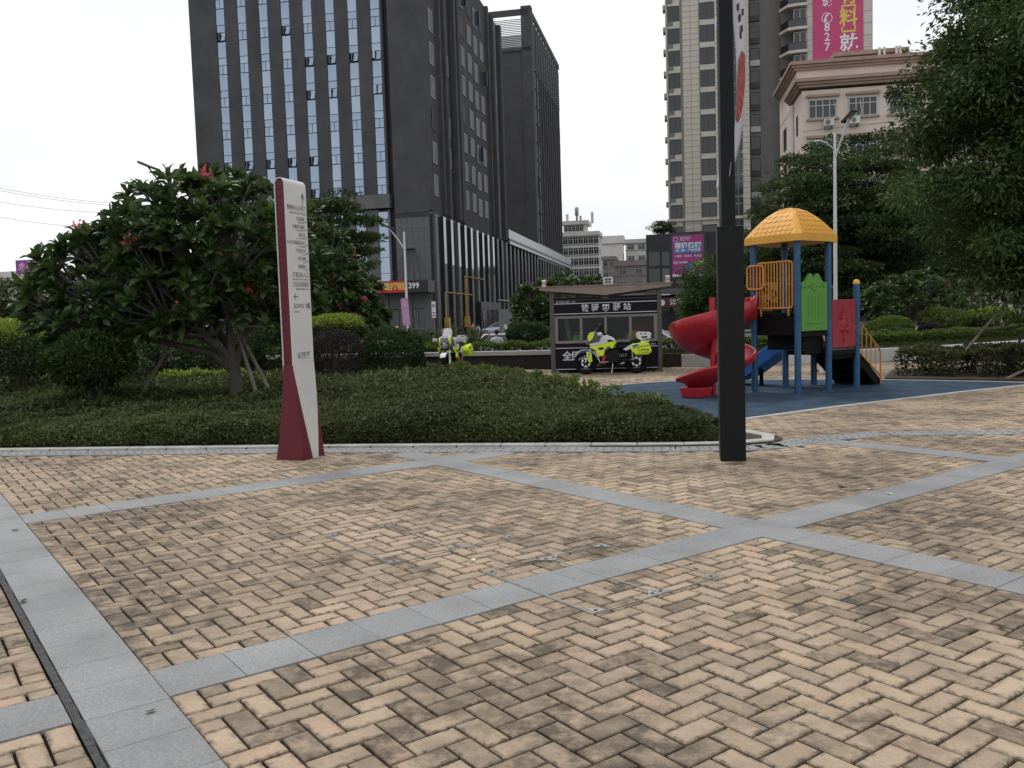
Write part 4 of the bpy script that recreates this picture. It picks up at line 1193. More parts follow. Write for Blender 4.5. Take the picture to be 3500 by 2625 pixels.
    for k in range(3):
        z0, z1 = (.98, 1.08, 1.18, 1.25)[k:k + 2]; x0, x1 = (.48, .41, .33, .28)[k:k + 2]; w0, w1 = (.15, .17, .16, .10)[k:k + 2]
        for j in range(n - 1):
            u0, u1 = -1 + 2 * j / (n - 1), -1 + 2 * (j + 1) / (n - 1)
            ws.poly([(x0 - .08 * u0 * u0, u0 * w0, z0), (x0 - .08 * u1 * u1, u1 * w0, z0), (x1 - .08 * u1 * u1, u1 * w1, z1), (x1 - .08 * u0 * u0, u0 * w1, z1)])
    wo_ = ws.build('windscreen', M_SCRN, t, smooth=True)
    rg = MB(); rg.lathe([(.055, 0), (.042, 0)], 16, (0, 0, 0), 'X'); rg.lathe([(.03, 0), (.0, 0)], 5, (0, 0, 0), 'X'); o = rg.build('screen_emblem', M_PBL, wo_); o.location = (.425, 0, 1.05); o.rotation_euler = (0, -.7, 0)
    # tank, seat, tail
    tk = MB(); tk.prism([(.30, .80), (.24, .92), (.08, .97), (-.10, .88), (-.14, .74), (.10, .66)], [-.14, -.12, -.1, -.12, -.15, -.17], [.14, .12, .1, .12, .15, .17], 'Y'); tk.build('fuel_tank', M_BWHT, t, bevel=.03)
    for s in (-1, 1):
        q = MB(); q.prism([(.24, .72), (-.02, .80), (-.15, .79), (-.05, .62), (.06, .66)], s * .165, s * .185, 'Y'); q.build('tank_flash', M_HIVIS, t, bevel=.006)
        q = MB(); q.prism([(.24, .77), (.02, .845), (-.12, .80), (.0, .79)], s * .16, s * .188, 'Y'); q.build('tank_stripe', M_ENG, t)
    st = MB(); st.prism([(-.12, .76), (-.20, .70), (-.44, .72), (-.50, .82), (-.72, .86), (-.74, .76), (-.46, .64), (-.14, .64)], -.13, .13, 'Y'); st.build('seat', M_ENG, t, bevel=.02)
    for s in (-1, 1):
        q = MB(); q.prism([(-.30, .60), (-.56, .74), (-.62, .70), (-.50, .60), (-.38, .56)], s * .13, s * .15, 'Y'); q.build('tail_cowl', M_BWHT, t, bevel=.006)
        q = MB(); q.prism([(-.46, .66), (-.60, .74), (-.62, .71), (-.52, .64)], s * .151, s * .157, 'Y'); q.build('tail_flash', M_HIVIS, t)
    # engine, frame, exhaust
    e = MB(); e.b2(-.2, .18, -.14, .14, .28, .58); e.lathe([(.11, -.17), (.11, .17), (.0, .17)], 14, (.0, 0, .36), 'Y'); e.tube([(.18, 0, .5), (.3, 0, .3), (.2, 0, .2), (-.3, 0, .2)], .04, 8); e.tube([(-.62, .12, .29), (-.1, .1, .36)], .03, 8); e.tube([(-.62, -.12, .29), (-.1, -.1, .36)], .03, 8); e.build('engine', M_ENG, t, bevel=.01)
    x_ = MB(); x_.tube([(.2, -.1, .24), (-.2, -.16, .22), (-.75, -.2, .42)], [.03, .04, .055], 10); x_.build('exhaust', M_CHR, t, smooth=40)
    ex = MB(); ex.tube([(.20, .19, .26), (.14, .21, .46)], .045, 10); ex.build('fire_extinguisher', M_RUBRED, t, smooth=40)
    for s in (-1, 1):
        g = MB(); g.tube([(.26, s * .235, .28), (.33, s * .22, .5), (.24, s * .2, .62)], .012, 6); g.tube([(.26, s * .235, .28), (.06, s * .21, .3)], .012, 6); g.build('crash_bar', M_CHR, t, smooth=40)
    # handlebar and mirrors
    hb = MB(); hb.tube([(.16, -.38, .98), (.26, -.2, 1.0), (.28, 0, .96), (.26, .2, 1.0), (.16, .38, .98)], .015, 8); hb.tube([(.12, -.41, .98), (.19, -.32, .985)], .021, 8); hb.tube([(.12, .41, .98), (.19, .32, .985)], .021, 8); hb.build('handlebar', M_ENG, t, smooth=40)
    for s in (-1, 1):
        m_ = MB(); m_.tube([(.24, s * .22, 1.0), (.28, s * .36, 1.12)], .008, 6); m_.sphere((.27, s * .39, 1.16), (.02, .065, .04), 10, 6); m_.build('mirror', M_ENG, t, smooth=40)
        hg = MB(); hg.prism([(.30, .94), (.30, 1.02), (.2, 1.02), (.18, .95)], s * .28, s * .40, 'Y'); hg.build('hand_guard', M_BWHT, t, bevel=.01)
    # panniers and top box
    for s in (-1, 1):
        p = MB(); p.prism([(-.50, .70), (-.82, .77), (-.95, .72), (-1.0, .52), (-.92, .46), (-.62, .44), (-.48, .60)], s * .15, s * .33, 'Y'); pa = p.build('pannier', M_HIVIS, t, bevel=.025)
        p = MB(); p.prism([(-.52, .68), (-.66, .715), (-.70, .68), (-.56, .64)], s * .331, s * .336, 'Y'); p.build('blue_flash', M_PBL, pa)
        p = MB(); p.prism([(-.54, .625), (-.96, .69), (-.965, .675), (-.545, .605)], s * .331, s * .336, 'Y'); p.build('grey_line', M_BGRY, pa)
        p = MB()
        for k in range(9): p.prism([(-.64 - k * .035, .475 + .003 * k), (-.665 - k * .035, .475 + .003 * k), (-.67 - k * .035, .495 + .003 * k), (-.655 - k * .035, .495 + .003 * k)], s * .331, s * .336, 'Y')
        p.build('check_band', M_ENG, pa)
        tx = text('交通铁骑', .07, M_ENG, pa, (-.80, s * .337, .56), (s * -1, 0, 0))
    tb = MB(); tb.prism([(-.64, .86), (-.62, .98), (-.70, 1.02), (-.98, 1.0), (-1.0, .95), (-.98, .84), (-.74, .80)], -.2, .2, 'Y'); tbo = tb.build('top_box', M_BWHT, t, bevel=.03)
    for k, mt in enumerate((M_PBL, M_HIVIS, M_PBL, M_HIVIS)):
        c = MB(); x = -.72 - k * .055
        for s in (-1, 1): c.prism([(x, .99), (x - .03, .99), (x - .05, .97), (x - .03, .95), (x, .95), (x - .02, .97)], s * .201, s * .205, 'Y')
        c.build('chevron', mt, tbo)
    lt = MB(); lt.b2(-.9, -.76, -.206, .206, .86, .90); lt.build('tail_badge', M_ENG, tbo)
    rk = MB(); rk.b2(-.95, -.5, -.1, .1, .77, .80); rk.tube([(-.6, .1, .78), (-.45, .1, .62)], .012, 6); rk.tube([(-.6, -.1, .78), (-.45, -.1, .62)], .012, 6); rk.tube([(-.55, .1, .3), (-.5, .12, .7)], .02, 6); rk.build('rear_rack', M_CHR, t)
    sd = MB(); sd.tube([(-.05, .12, .3), (-.02, .3, .01)], .012, 6); sd.build('side_stand', M_CHR, t)
    an = MB(); an.tube([(-.5, -.12, .8), (-.52, -.12, 1.0)], .004, 5); an.build('antenna', M_ENG, t)
    return t
motorbike('police motorcycle parked side-on in front of the kiosk', (2.47, 21.55, 0), math.radians(180 - 9), 0.06)
motorbike('police motorcycle facing the camera behind the hedge left of the kiosk', (-1.52, 23.3, 0), math.radians(-103), 0.1)

# ---------------------------------------------------------------- people (one skinned body each, clothing as material zones)
M_SKIN = mat('skin', (0.32, 0.18, 0.12), 0.6, var=0.05)
M_HAIR = mat('hair_black', (0.012, 0.01, 0.009), 0.6, var=0.2)
def person(label, loc, rz, top, bottom, pose='stand', shoes=None, hgt=1.68, sleeve=.5, legcut=0.08, group=None, hat=None):
    """skin-modifier body; zones by height: bottom garment, top garment, bare skin; local +y is where the person faces"""
    k = hgt / 1.7
    t = thing('person', label, 'person', loc, rz, group)
    J = {}
    def j(n, x, y, z, r, r2=None): J[n] = ((x * k, y * k, z * k), (r * k, (r2 or r) * k))
    j('pel', 0, 0, .93, .135, .1); j('bel', 0, 0, 1.08, .125, .095); j('che', 0, .0, 1.27, .145, .1); j('nkb', 0, -.01, 1.42, .075, .07); j('nk', 0, 0, 1.49, .05); j('hd', 0, .015, 1.57, .075, .09); j('hd2', 0, .015, 1.645, .07, .085)
    ph = {'stand': (.02, -.02, .0, .0), 'walk': (.2, -.2, .16, -.16), 'ride': (.35, .35, .35, .35)}[pose]
    for s, lg, ar in ((-1, ph[0], -ph[2]), (1, ph[1], -ph[3])):
        n = 'lr'[s > 0]
        if pose == 'ride':
            j('hip' + n, s * .09, .02, .88, .085); j('kn' + n, s * .13, .42, .84, .06); j('an' + n, s * .13, .40, .42, .042); j('toe' + n, s * .13, .55, .38, .036)
            j('sh' + n, s * .17, 0, 1.38, .062); j('el' + n, s * .24, .2, 1.16, .045); j('wr' + n, s * .22, .42, 1.12, .034); j('ha' + n, s * .22, .5, 1.11, .036)
        else:
            j('hip' + n, s * .09, 0, .86, .088); j('kn' + n, s * .095, lg * .5 + .02, .48, .058); j('an' + n, s * .1, lg, .09 + (.05 if lg < -.1 else 0), .038); j('toe' + n, s * .11, lg + .14, .035 + (.02 if lg < -.1 else 0), .034)
            j('sh' + n, s * .175, 0, 1.38, .06); j('el' + n, s * .225, -.03 + ar * .4, 1.11, .043); j('wr' + n, s * .23, .06 + ar, .87, .031); j('ha' + n, s * .235, .09 + ar * 1.1, .78, .034)
    E = [('pel', 'bel'), ('bel', 'che'), ('che', 'nkb'), ('nkb', 'nk'), ('nk', 'hd'), ('hd', 'hd2')]
    for n in 'lr': E += [('pel', 'hip' + n), ('hip' + n, 'kn' + n), ('kn' + n, 'an' + n), ('an' + n, 'toe' + n), ('che', 'sh' + n), ('sh' + n, 'el' + n), ('el' + n, 'wr' + n), ('wr' + n, 'ha' + n)]
    ks = list(J)
    me = bpy.data.meshes.new('body')
    me.from_pydata([J[q][0] for q in ks], [(ks.index(a), ks.index(b)) for a, b in E], [])
    o = bpy.data.objects.new('body_source', me); COL.objects.link(o)
    sk = o.modifiers.new('skin', 'SKIN'); sk.use_smooth_shade = True
    for q, d in zip(ks, me.skin_vertices[0].data):
        d.radius = J[q][1]; d.use_root = (q == 'pel')
    su = o.modifiers.new('sub', 'SUBSURF'); su.levels = su.render_levels = 2
    bpy.context.view_layer.update()
    em = bpy.data.meshes.new_from_object(o.evaluated_get(bpy.context.evaluated_depsgraph_get()))
    bpy.data.objects.remove(o)
    for mm in (M_SKIN, top, bottom, shoes or M_ENG): em.materials.append(mm)
    idx = []
    for p in em.polygons:
        c = p.center / k
        if pose == 'ride': q = 2 if (c.z < .97 and c.z > .46) else (3 if c.z <= .46 else 1)
        else: q = 3 if c.z < .075 else (0 if c.z < .09 + legcut else (2 if c.z < .95 else 1))
        if c.z > 1.46: q = 0
        if abs(c.x) > .19 and c.z > .5 and q in (1, 2): q = 1 if c.z > 1.38 - .5 * sleeve else 0
        if c.z > 0.74 and abs(c.x) > .2 and c.z < 1.0 and pose != 'ride': q = 0
        idx.append(q)
    em.polygons.foreach_set('material_index', idx)
    link('body', em, t)
    hz = 1.6 * k
    if hat is None:
        h = MB(); h.sphere((0, -.012 * k, hz + .035 * k), (.085 * k, .1 * k, .085 * k), 12, 8); ho = h.build('hair', M_HAIR, t, smooth=True)
    else:
        h = MB(); h.sphere((0, 0, hz + .03 * k), (.13 * k, .14 * k, .125 * k), 12, 8); h.build('helmet', hat, t, smooth=True)
    fc = MB(); fc.sphere((0, .1 * k, hz - .012 * k), (.014 * k, .018 * k, .02 * k), 8, 6)
    for s in (-1, 1): fc.sphere((s * .078 * k, .0, hz - .01 * k), (.012 * k, .022 * k, .032 * k), 8, 6)
    fc.build('face_features', M_SKIN, t, smooth=True)
    ey = MB()
    for s in (-1, 1): ey.sphere((s * .03 * k, .092 * k, hz + .012 * k), (.011 * k, .008 * k, .008 * k), 6, 4)
    ey.sphere((0, .088 * k, hz - .05 * k), (.022 * k, .008 * k, .006 * k), 6, 4); ey.build('eyes_and_mouth', M_HAIR, t)
    fg = MB()
    for n, s in (('l', -1), ('r', 1)):
        w = Vector(J['ha' + n][0])
        for i, L in enumerate((.07, .078, .074, .06)):
            f0 = w + Vector((0, (i - 1.5) * .017, -.02)) * k; fg.tube([f0, f0 + Vector((-s * .006, .004, -L * .5)) * k, f0 + Vector((-s * .018, .012, -L)) * k], .0085 * k, 5)
        fg.tube([w + Vector((0, .03, .0)) * k, w + Vector((-s * .01, .055, -.03)) * k, w + Vector((-s * .016, .06, -.055)) * k], .0095 * k, 5)
    fg.build('fingers', M_SKIN, t, smooth=True)
    return t
C_WHT = mat('shirt_white', (.6, .6, .64), .8, var=.08, vscale=9); C_DRK = mat('trousers_dark', (.02, .02, .025), .8, var=.2); C_PNK = mat('shirt_pink', (.45, .16, .26), .8, var=.25, vscale=9); C_BLU = mat('jeans_blue', (.06, .09, .17), .8, var=.2); C_HEL = mat('helmet_yellow', (.75, .45, .03), .4, var=.05)
p = at(1697, 1127, 31.0); person('man in white shirt standing with his back turned behind the hedge', (p.x, 31.0, roadz(31)), 0.15, C_WHT, C_DRK, 'stand', hgt=p.z - roadz(31), sleeve=1.0)
g = gp(2815, 1276); pk = person('person in dark shorts behind the play tower carrying a plastic bag', (g.x, g.y, 0), -2.6, C_DRK, C_DRK, 'walk', hgt=1.55, legcut=.42, sleeve=.3)
bg_ = MB(); bg_.frus((0, 0, 0), (.28, .12), (.22, .07), .30); bg_.tube([(-.06, 0, .3), (-.03, 0, .4), (.03, 0, .4), (.06, 0, .3)], .006, 6); bg_.b2(-.12, .12, -.062, -.058, .06, .2, 1)
tag(bg_.build('carrier_bag', [mat('bag_white', (.6, .58, .5), .6, var=.15), mat('bag_print_yellow', (.6, .45, .04), .6, var=.3)], None, loc=(g.x + .03, g.y - .1, 0.02), rz=.3, bevel=.02), 'white and yellow carrier bag held low behind the play tower', 'bag')
for px, py, Y, tp, bt, ps, lab, ht in ((1616, 1104, 88, C_PNK, C_DRK, 'walk', 'pedestrian in pink top before the dark tower', 1.65), (1634, 1113, 86, C_WHT, C_BLU, 'walk', 'small pedestrian in white beside the silver sedan', 1.45), (1730, 1114, 84, C_WHT, C_DRK, 'walk', 'dark haired pedestrian near the grey hoarding', 1.6)):
    p = at(px, py, Y); person(lab, (p.x, Y, roadz(Y)), random.random() * 6, tp, bt, ps, hgt=ht, group='pedestrians across the road')
# rider with a yellow helmet on a small scooter
p = at(1357, 1110, 84)
sct = thing('scooter', 'black electric scooter ridden before the dark tower entrance', 'scooter', (p.x, 84, roadz(84)), -1.2)
for x in (-.5, .5):
    b = MB(); b.lathe([(.12, -.05), (.2, -.05), (.22, 0), (.2, .05), (.12, .05)], 16, (x, 0, .22), 'Y'); b.build('wheel', M_TYRE, sct, smooth=40)
b = MB(); b.prism([(-.6, .45), (-.55, .7), (-.05, .72), (.0, .4), (.3, .34), (.42, .9), (.5, .9), (.45, .25), (-.3, .22)], -.13, .13, 'Y'); b.build('body', M_ENG, sct, bevel=.03)
b = MB(); b.tube([(.36, -.3, 1.0), (.44, 0, .98), (.36, .3, 1.0)], .018, 6); b.tube([(.44, 0, .98), (.46, 0, .85)], .02, 6); b.build('handlebar', M_ENG, sct)
person('scooter rider in a yellow helmet before the dark tower', (p.x, 84, roadz(84) - .15), -1.2 - PI / 2, C_DRK, C_DRK, 'ride', hgt=1.65, hat=C_HEL)

# ---------------------------------------------------------------- cars
M_CGL = mat('car_glass', (0.02, 0.024, 0.028), 0.06, var=0, spec=.6)
M_TAIL = mat('tail_lamp_red', (.35, .01, .012), .3, var=.1)
def car(label, loc, rz, paint, L=4.5, W=1.76, Hh=1.46, suv=False):
    t = thing('car', label, 'car', loc, rz, 'cars on the road')
    x0, x1 = -L / 2, L / 2
    lo = .22
    # body: stations along x with (z_low, z_belt, half width)
    st = [(x0, .45, .78, .72), (x0 + .08, .30, .92, .80), (x0 + .55, .22, .98, .87), (-.9, .22, .93, .88), (.6, .22, .92, .88), (x1 - 1.15, .22, .90, .87), (x1 - .35, .24, .76, .82), (x1 - .05, .32, .62, .74), (x1, .42, .56, .66)]
    b = MB(); prev = None
    for (x, zl, zb, hw) in st:
        r = [(x, -hw * .92, zl), (x, -hw, zl + .14), (x, -hw, zb - .1), (x, -hw * .93, zb), (x, hw * .93, zb), (x, hw, zb - .1), (x, hw, zl + .14), (x, hw * .92, zl)]
        if prev:
            for j in range(8): b.poly([prev[j], prev[(j + 1) % 8], r[(j + 1) % 8], r[j]])
        else: b.poly(r)
        prev = r
    b.poly(prev); b.build('body', paint, t, smooth=35)
    # cabin: glass house with painted roof
    rx0, rx1 = (x0 + .25, .35) if suv else (x0 + 1.05, .25)
    c = MB()
    lowr = [(x0 + (.1 if suv else .55), -.8, .95), (x1 - 1.15, -.8, .9), (x1 - 1.15, .8, .9), (x0 + (.1 if suv else .55), .8, .95)]
    upr = [(rx0, -.62, Hh - .05), (rx1, -.62, Hh - .05), (rx1, .62, Hh - .05), (rx0, .62, Hh - .05)]
    for j in range(4): c.poly([lowr[j], lowr[(j + 1) % 4], upr[(j + 1) % 4], upr[j]])
    c.poly(upr); c.build('windows', M_CGL, t)
    r = MB(); r.prism([(rx0 - .05, -.6), (rx0 + .1, -.64), (rx1 - .1, -.64), (rx1 + .08, -.58), (rx1 + .08, .58), (rx1 - .1, .64), (rx0 + .1, .64), (rx0 - .05, .6)], Hh - .06, Hh); r.build('roof', paint, t, bevel=.03)
    for j, (a, q) in enumerate(zip(lowr, upr)):
        pl = MB(); pl.tube([a, q], .045, 6); pl.build('pillar', paint, t, smooth=40)
    for s in (-1, 1):
        pl = MB(); pl.tube([(-.15, s * .81, .93), (-.2, s * .635, Hh - .05)], .04, 6); pl.build('pillar', paint, t, smooth=40)
        m_ = MB(); m_.sphere((.75, s * .93, .98), (.1, .09, .07), 8, 6); m_.build('mirror', paint, t, smooth=40)
        hl = MB(); hl.prism([(x1 - .4, .70), (x1 - .08, .60), (x1 - .06, .50), (x1 - .3, .55)], s * .60, s * .83, 'Y'); hl.build('headlight', MATS['lamp_glass'], t)
        tl = MB(); tl.prism([(x0 - .01, .82), (x0 + .3, .90), (x0 + .3, .72), (x0 - .01, .66)], s * .52, s * .85, 'Y'); tl.build('tail_light', M_TAIL, t)
        hd = MB(); hd.b2(-.35, -.15, s * .885 - .01, s * .885 + .01, .78, .81); hd.build('door_handle', M_CHR, t)
    for x in (x0 + .85, x1 - .85):
        for s in (-1, 1):
            w = MB(); w.lathe([(.2, s * .1), (.29, s * .11), (.315, s * .06), (.315, -s * .08), (.2, -s * .08)], 20, (x, s * .76, .315), 'Y'); wo2 = w.build('wheel', M_TYRE, t, smooth=40)
            q = MB(); q.lathe([(.2, s * .09), (.17, s * .1), (.06, s * .08), (0, s * .1)], 16, (x, s * .76, .315), 'Y'); q.build('rim', M_KALU, wo2, smooth=30)
    pb = MB(); pb.b2(x0 - .02, x0 + .01, -.25, .25, .5, .63); pb.build('number_plate', M_PBL, t)
    return t
M_SIL = mat('car_silver', (.42, .46, .52), .3, .3, var=.03, coat=.5); M_CWH = mat('car_white', (.6, .61, .62), .3, var=.03, coat=.5); M_CDK = mat('car_dark', (.03, .033, .04), .3, var=.05, coat=.5)
def pcar(label, px, Y, rz, paint, **k):
    p = at(px, 1100, Y); return car(label, (p.x, Y, roadz(Y) + .01), rz, paint, **k)
pcar('silver sedan partly behind the grey hoarding', 1706, 100, PI - .2, M_SIL)
pcar('white hatchback with red tail lights behind the man in the white shirt', 1750, 36, .1, M_CWH)
pcar('white car with only its roof showing left of the facing motorcycle', 1452, 31, PI + .35, M_CWH)
pcar('white car nose showing right of the kiosk', 2222, 38.0, -.25, M_CWH, suv=True)
pcar('white car peeping out left of the kiosk post', 1905, 40, .5, M_CWH)
pcar('dark car half hidden behind shrubs right of the play tower', 2965, 39, .3, M_CDK)
pcar('silver car behind the flowering shrub at far right', 3110, 46, .2, M_SIL)

# ---------------------------------------------------------------- street lamps, signs, small street things
M_LAMPW = mat('lamp_post_white', (.55, .55, .54), .45, var=.06, vscale=3); M_LAMPD = mat('lamp_head_dark', (.03, .032, .035), .4, var=.2); M_LENS = mat('lamp_lens', (.22, .2, .18), .3, var=.1)
def lamp(label, px, Y, ztop, zbase, arm, head_rz, tilt=.35, second=False, pole=M_LAMPW):
    p = at(px, 1100, Y)
    t = thing('street_lamp', label, 'street lamp', (p.x, Y, zbase), 0, 'street lamps')
    h = ztop - zbase
    b = MB(); b.tube([(0, 0, 0), (0, 0, h * .5), (0, 0, h)], [.1, .085, .06], 12); b.build('pole', pole, t, smooth=40)
    b = MB(); b.lathe([(.2, 0), (.2, .03), (.13, .05), (.12, .6), (.1, .62)], 12); b.build('base', pole, t, smooth=30)
    for z in (.52, .56, .6): 
        b = MB(); b.lathe([(.085, h * z), (.1, h * z), (.1, h * z + .05), (.085, h * z + .05)], 12); b.build('collar', pole, t)
    ax, ay, az = arm
    b = MB(); b.tube([(0, 0, h - 1.2), (ax * .35, ay * .35, h - .65 + az * .2), (ax, ay, h + az)], [.045, .04, .035], 8); b.build('arm', pole, t, smooth=40)
    a = math.atan2(ay, ax)
    R_ = Matrix.Rotation(a, 3, 'Z') @ Matrix.Rotation(-tilt, 3, 'Y')
    hd = MB(); hd.box((ax, ay, h + az), (.85, .34, .1), R=R_); ho = hd.build('lamp_head', M_LAMPD, t, bevel=.03)
    ln_ = MB(); c = Vector((ax, ay, h + az)) + R_ @ Vector((.08, 0, -.055)); ln_.box(c, (.5, .26, .012), R=R_); ln_.build('lens', M_LENS, ho)
    if second:
        b = MB(); b.tube([(0, 0, h - .75), (-.25, -.1, h - .6), (-.5, -.2, h - .5)], .03, 8); b.build('arm', pole, t, smooth=40)
        hd = MB(); R2 = Matrix.Rotation(.4 + PI, 3, 'Z') @ Matrix.Rotation(-.2, 3, 'Y'); hd.box((-.72, -.28, h - .45), (.55, .3, .07), R=R2); h2 = hd.build('lamp_head', M_LAMPW, t, bevel=.02)
        ln_ = MB(); ln_.box((-.72, -.29, h - .42), (.4, .2, .03), R=R2); ln_.build('lens', M_LENS, h2)
    return t
lt = lamp('white street lamp with a pink banner before the dark tower', 1393, 60, at(1396, 792, 60).z, roadz(60), (-1.05, -.1, .35), 0, .4)
b = MB(); b.box((-.1, -.12, 2.7), (.5, .03, 1.85), R=Matrix.Rotation(-.05, 3, 'Y')); b.build('banner', mat('banner_pink', (.42, .10, .33), .7, var=.3, vscale=1.5, col2=(.55, .36, .52)), lt)
lamp('tall white street lamp with a dark head rising behind the play tower', 2856, 41, at(2850, 455, 41).z, roadz(41), (.32, -.9, .55), 0, .5, True)
lamp('grey street lamp head showing above the frangipani tree', 611, 40, at(578, 592, 40).z, roadz(40), (-1.1, .2, .42), 0, .42, False, M_LAMPD)
# no-turn sign
p = at(1484, 1090, 86); t = thing('road_sign', 'white no left turn road sign on a thin pole by the dark tower', 'sign', (p.x, 86, roadz(86)), -.1)
b = MB(); b.tube([(0, 0, 0), (0, 0, 3.4)], .05, 8); b.build('pole', M_KALU, t)
zt = at(1484, 1030, 86).z - roadz(86)
b = MB(); b.b2(-.2, .2, -.06, -.05, zt - 1.6, zt); bo = b.build('board', M_BWHT, t)
b = MB(); b.lathe([(.17, -.065), (.125, -.065)], 20, (0, 0, zt - .45), 'Y'); b.b2(-.03, .03, -.066, -.064, zt - .55, zt - .35); b.poly([(-.08, -.066, zt - .40), (.08, -.066, zt - .40), (0, -.066, zt - .28)]); b.b2(-.15, .15, -.066, -.064, zt - 1.18, zt - 1.08); b.b2(-.15, .15, -.066, -.064, zt - 1.45, zt - 1.35); b.build('symbol', M_INK, bo)
# bollards
for i, (px, lb) in enumerate(((1264, 'left one of the two red and white bollards'), (1288, 'right one of the two red and white bollards'))):
    p = at(px, 1100, 56); t = thing('bollard', lb, 'bollard', (p.x, 56, roadz(56) + .17), 0, 'striped bollards at the median')
    z0 = at(px, 1116, 56).z - roadz(56) - .17
    for k in range(4):
        b = MB(); b.tube([(0, 0, z0 * k / 4), (0, 0, z0 * (k + 1) / 4 - .001)], .07, 10); b.build('stripe', M_BWHT if k % 2 else M_PRED, t, smooth=40)
p = at(1245, 1100, 55); b = MB(); b.b2(-.12, .12, -.12, .12, 0, 1.0); b.b2(-.15, .15, -.15, .15, 1.0, 1.1); tag(b.build('stone_post', M_KERB, None, loc=(p.x, 55, roadz(55))), 'squat grey stone post left of the striped bollards', 'post')
# hoarding panel
a_, c_ = at(1705, 1058, 92), at(1800, 1056, 90); t = thing('hoarding', 'weathered grey hoarding panel hiding half of the silver sedan', 'hoarding', (a_.x, a_.y, roadz(91)), math.atan2(c_.y - a_.y, c_.x - a_.x))
w = (c_ - a_).length; hh = a_.z - roadz(91)
b = MB(); b.b2(0, w, -.03, .03, .6, hh); b.build('panel', mat('hoarding_grey', (.13, .14, .15), .8, var=.3, vscale=2), t)
for x in (.1, w / 2, w - .1):
    b = MB(); b.b2(x - .05, x + .05, .03, .13, 0, hh - .1); b.build('prop', M_KPOST, t)
# shared bicycle by the road right of the kiosk
p = at(2277, 1130, 48); t = thing('bicycle', 'small dark bicycle standing on the verge right of the kiosk', 'bicycle', (p.x, 48, roadz(48) + .0), 1.1)
for x in (-.5, .5):
    b = MB(); b.tube([(x + .3 * math.cos(q * PI / 8), 0, .32 + .3 * math.sin(q * PI / 8)) for q in range(16)], .02, 5, closed=True); b.build('wheel', M_TYRE, t)
b = MB(); b.tube([(-.5, 0, .32), (-.15, 0, .32), (.3, 0, .75), (-.25, 0, .72), (-.15, 0, .32)], .018, 6); b.tube([(-.25, 0, .72), (-.28, 0, .9)], .016, 6); b.tube([(.5, 0, .32), (.32, 0, 1.0)], .018, 6); b.tube([(.3, -.25, 1.02), (.3, .25, 1.02)], .015, 6); b.build('frame', M_ENG, t)
b = MB(); b.sphere((-.3, 0, .92), (.13, .07, .03), 8, 6); b.build('saddle', M_ENG, t)
# overhead wires at upper left
for i, (ya, yb, lb) in enumerate(((605, 665, 'topmost of the overhead wires at upper left'), (615, 672, 'second overhead wire from the top at upper left'), (668, 690, 'third overhead wire from the top at upper left'), (718, 745, 'lowest overhead wire at upper left'))):
    A_, B_ = at(-400, ya - 55, 62), at(620, yb + 40, 75)
    b = MB(); b.tube([A_.lerp(B_, q / 10) - Vector((0, 0, .8 * math.sin(PI * q / 10))) for q in range(11)], .014, 5); tag(b.build('overhead_wire', M_LAMPD), lb, 'wire', 'overhead wires')
# ---------------------------------------------------------------- planting
G_COVER = leafmat('groundcover_leaf', (0.030, 0.044, 0.015), (0.125, 0.150, 0.050), .22, .55)
G_DARK = leafmat('dark_shrub_leaf', (0.018, 0.035, 0.012), (0.060, 0.100, 0.030), .25, .5)
G_MID = leafmat('hedge_leaf', (0.040, 0.070, 0.018), (0.16, 0.22, 0.045), .3, .5)
G_MIDD = leafmat('mid_dark_leaf', (0.024, 0.045, 0.013), (0.085, 0.13, 0.032), .28, .5)
G_MID2 = leafmat('pale_hedge_leaf', (0.05, 0.085, 0.02), (0.17, 0.23, 0.06), .3, .45)
G_LIME = leafmat('lime_leaf', (0.10, 0.15, 0.02), (0.34, 0.42, 0.07), .3, .5)
G_PURP = leafmat('purple_shrub_leaf', (0.022, 0.018, 0.018), (0.06, 0.042, 0.045), .2, .6)
G_REDH = leafmat('bronze_hedge_leaf', (0.032, 0.044, 0.016), (0.12, 0.125, 0.05), .25, .5)
G_FRAN = leafmat('frangipani_leaf', (0.024, 0.048, 0.016), (0.088, 0.140, 0.040), .3, .42, .35)
G_LAYER = leafmat('layered_tree_leaf', (0.022, 0.040, 0.014), (0.080, 0.120, 0.036), .28, .5)
G_BROAD = leafmat('broad_tree_leaf', (0.026, 0.048, 0.014), (0.092, 0.140, 0.040), .3, .5)
G_GRASS = leafmat('verge_grass', (0.03, 0.05, 0.012), (0.08, 0.11, 0.03), .3, .6)
G_AGAVE = leafmat('agave_blade', (0.045, 0.065, 0.026), (0.16, 0.18, 0.09), .15, .55)
G_FLOW = leafmat('frangipani_flower', (0.55, 0.05, 0.11), (0.75, 0.17, 0.22), .35, .6)
M_BARK = mat('bark', (0.055, 0.045, 0.034), .9, var=.35, vscale=9, bump=.8, bscale=30)
M_BARKG = mat('smooth_grey_bark', (0.085, 0.078, 0.066), .85, var=.3, vscale=7, bump=.5, bscale=25)
M_STAKE = mat('stake_wood', (0.17, 0.145, 0.115), .85, var=.35, vscale=8, bump=.4, bscale=40)

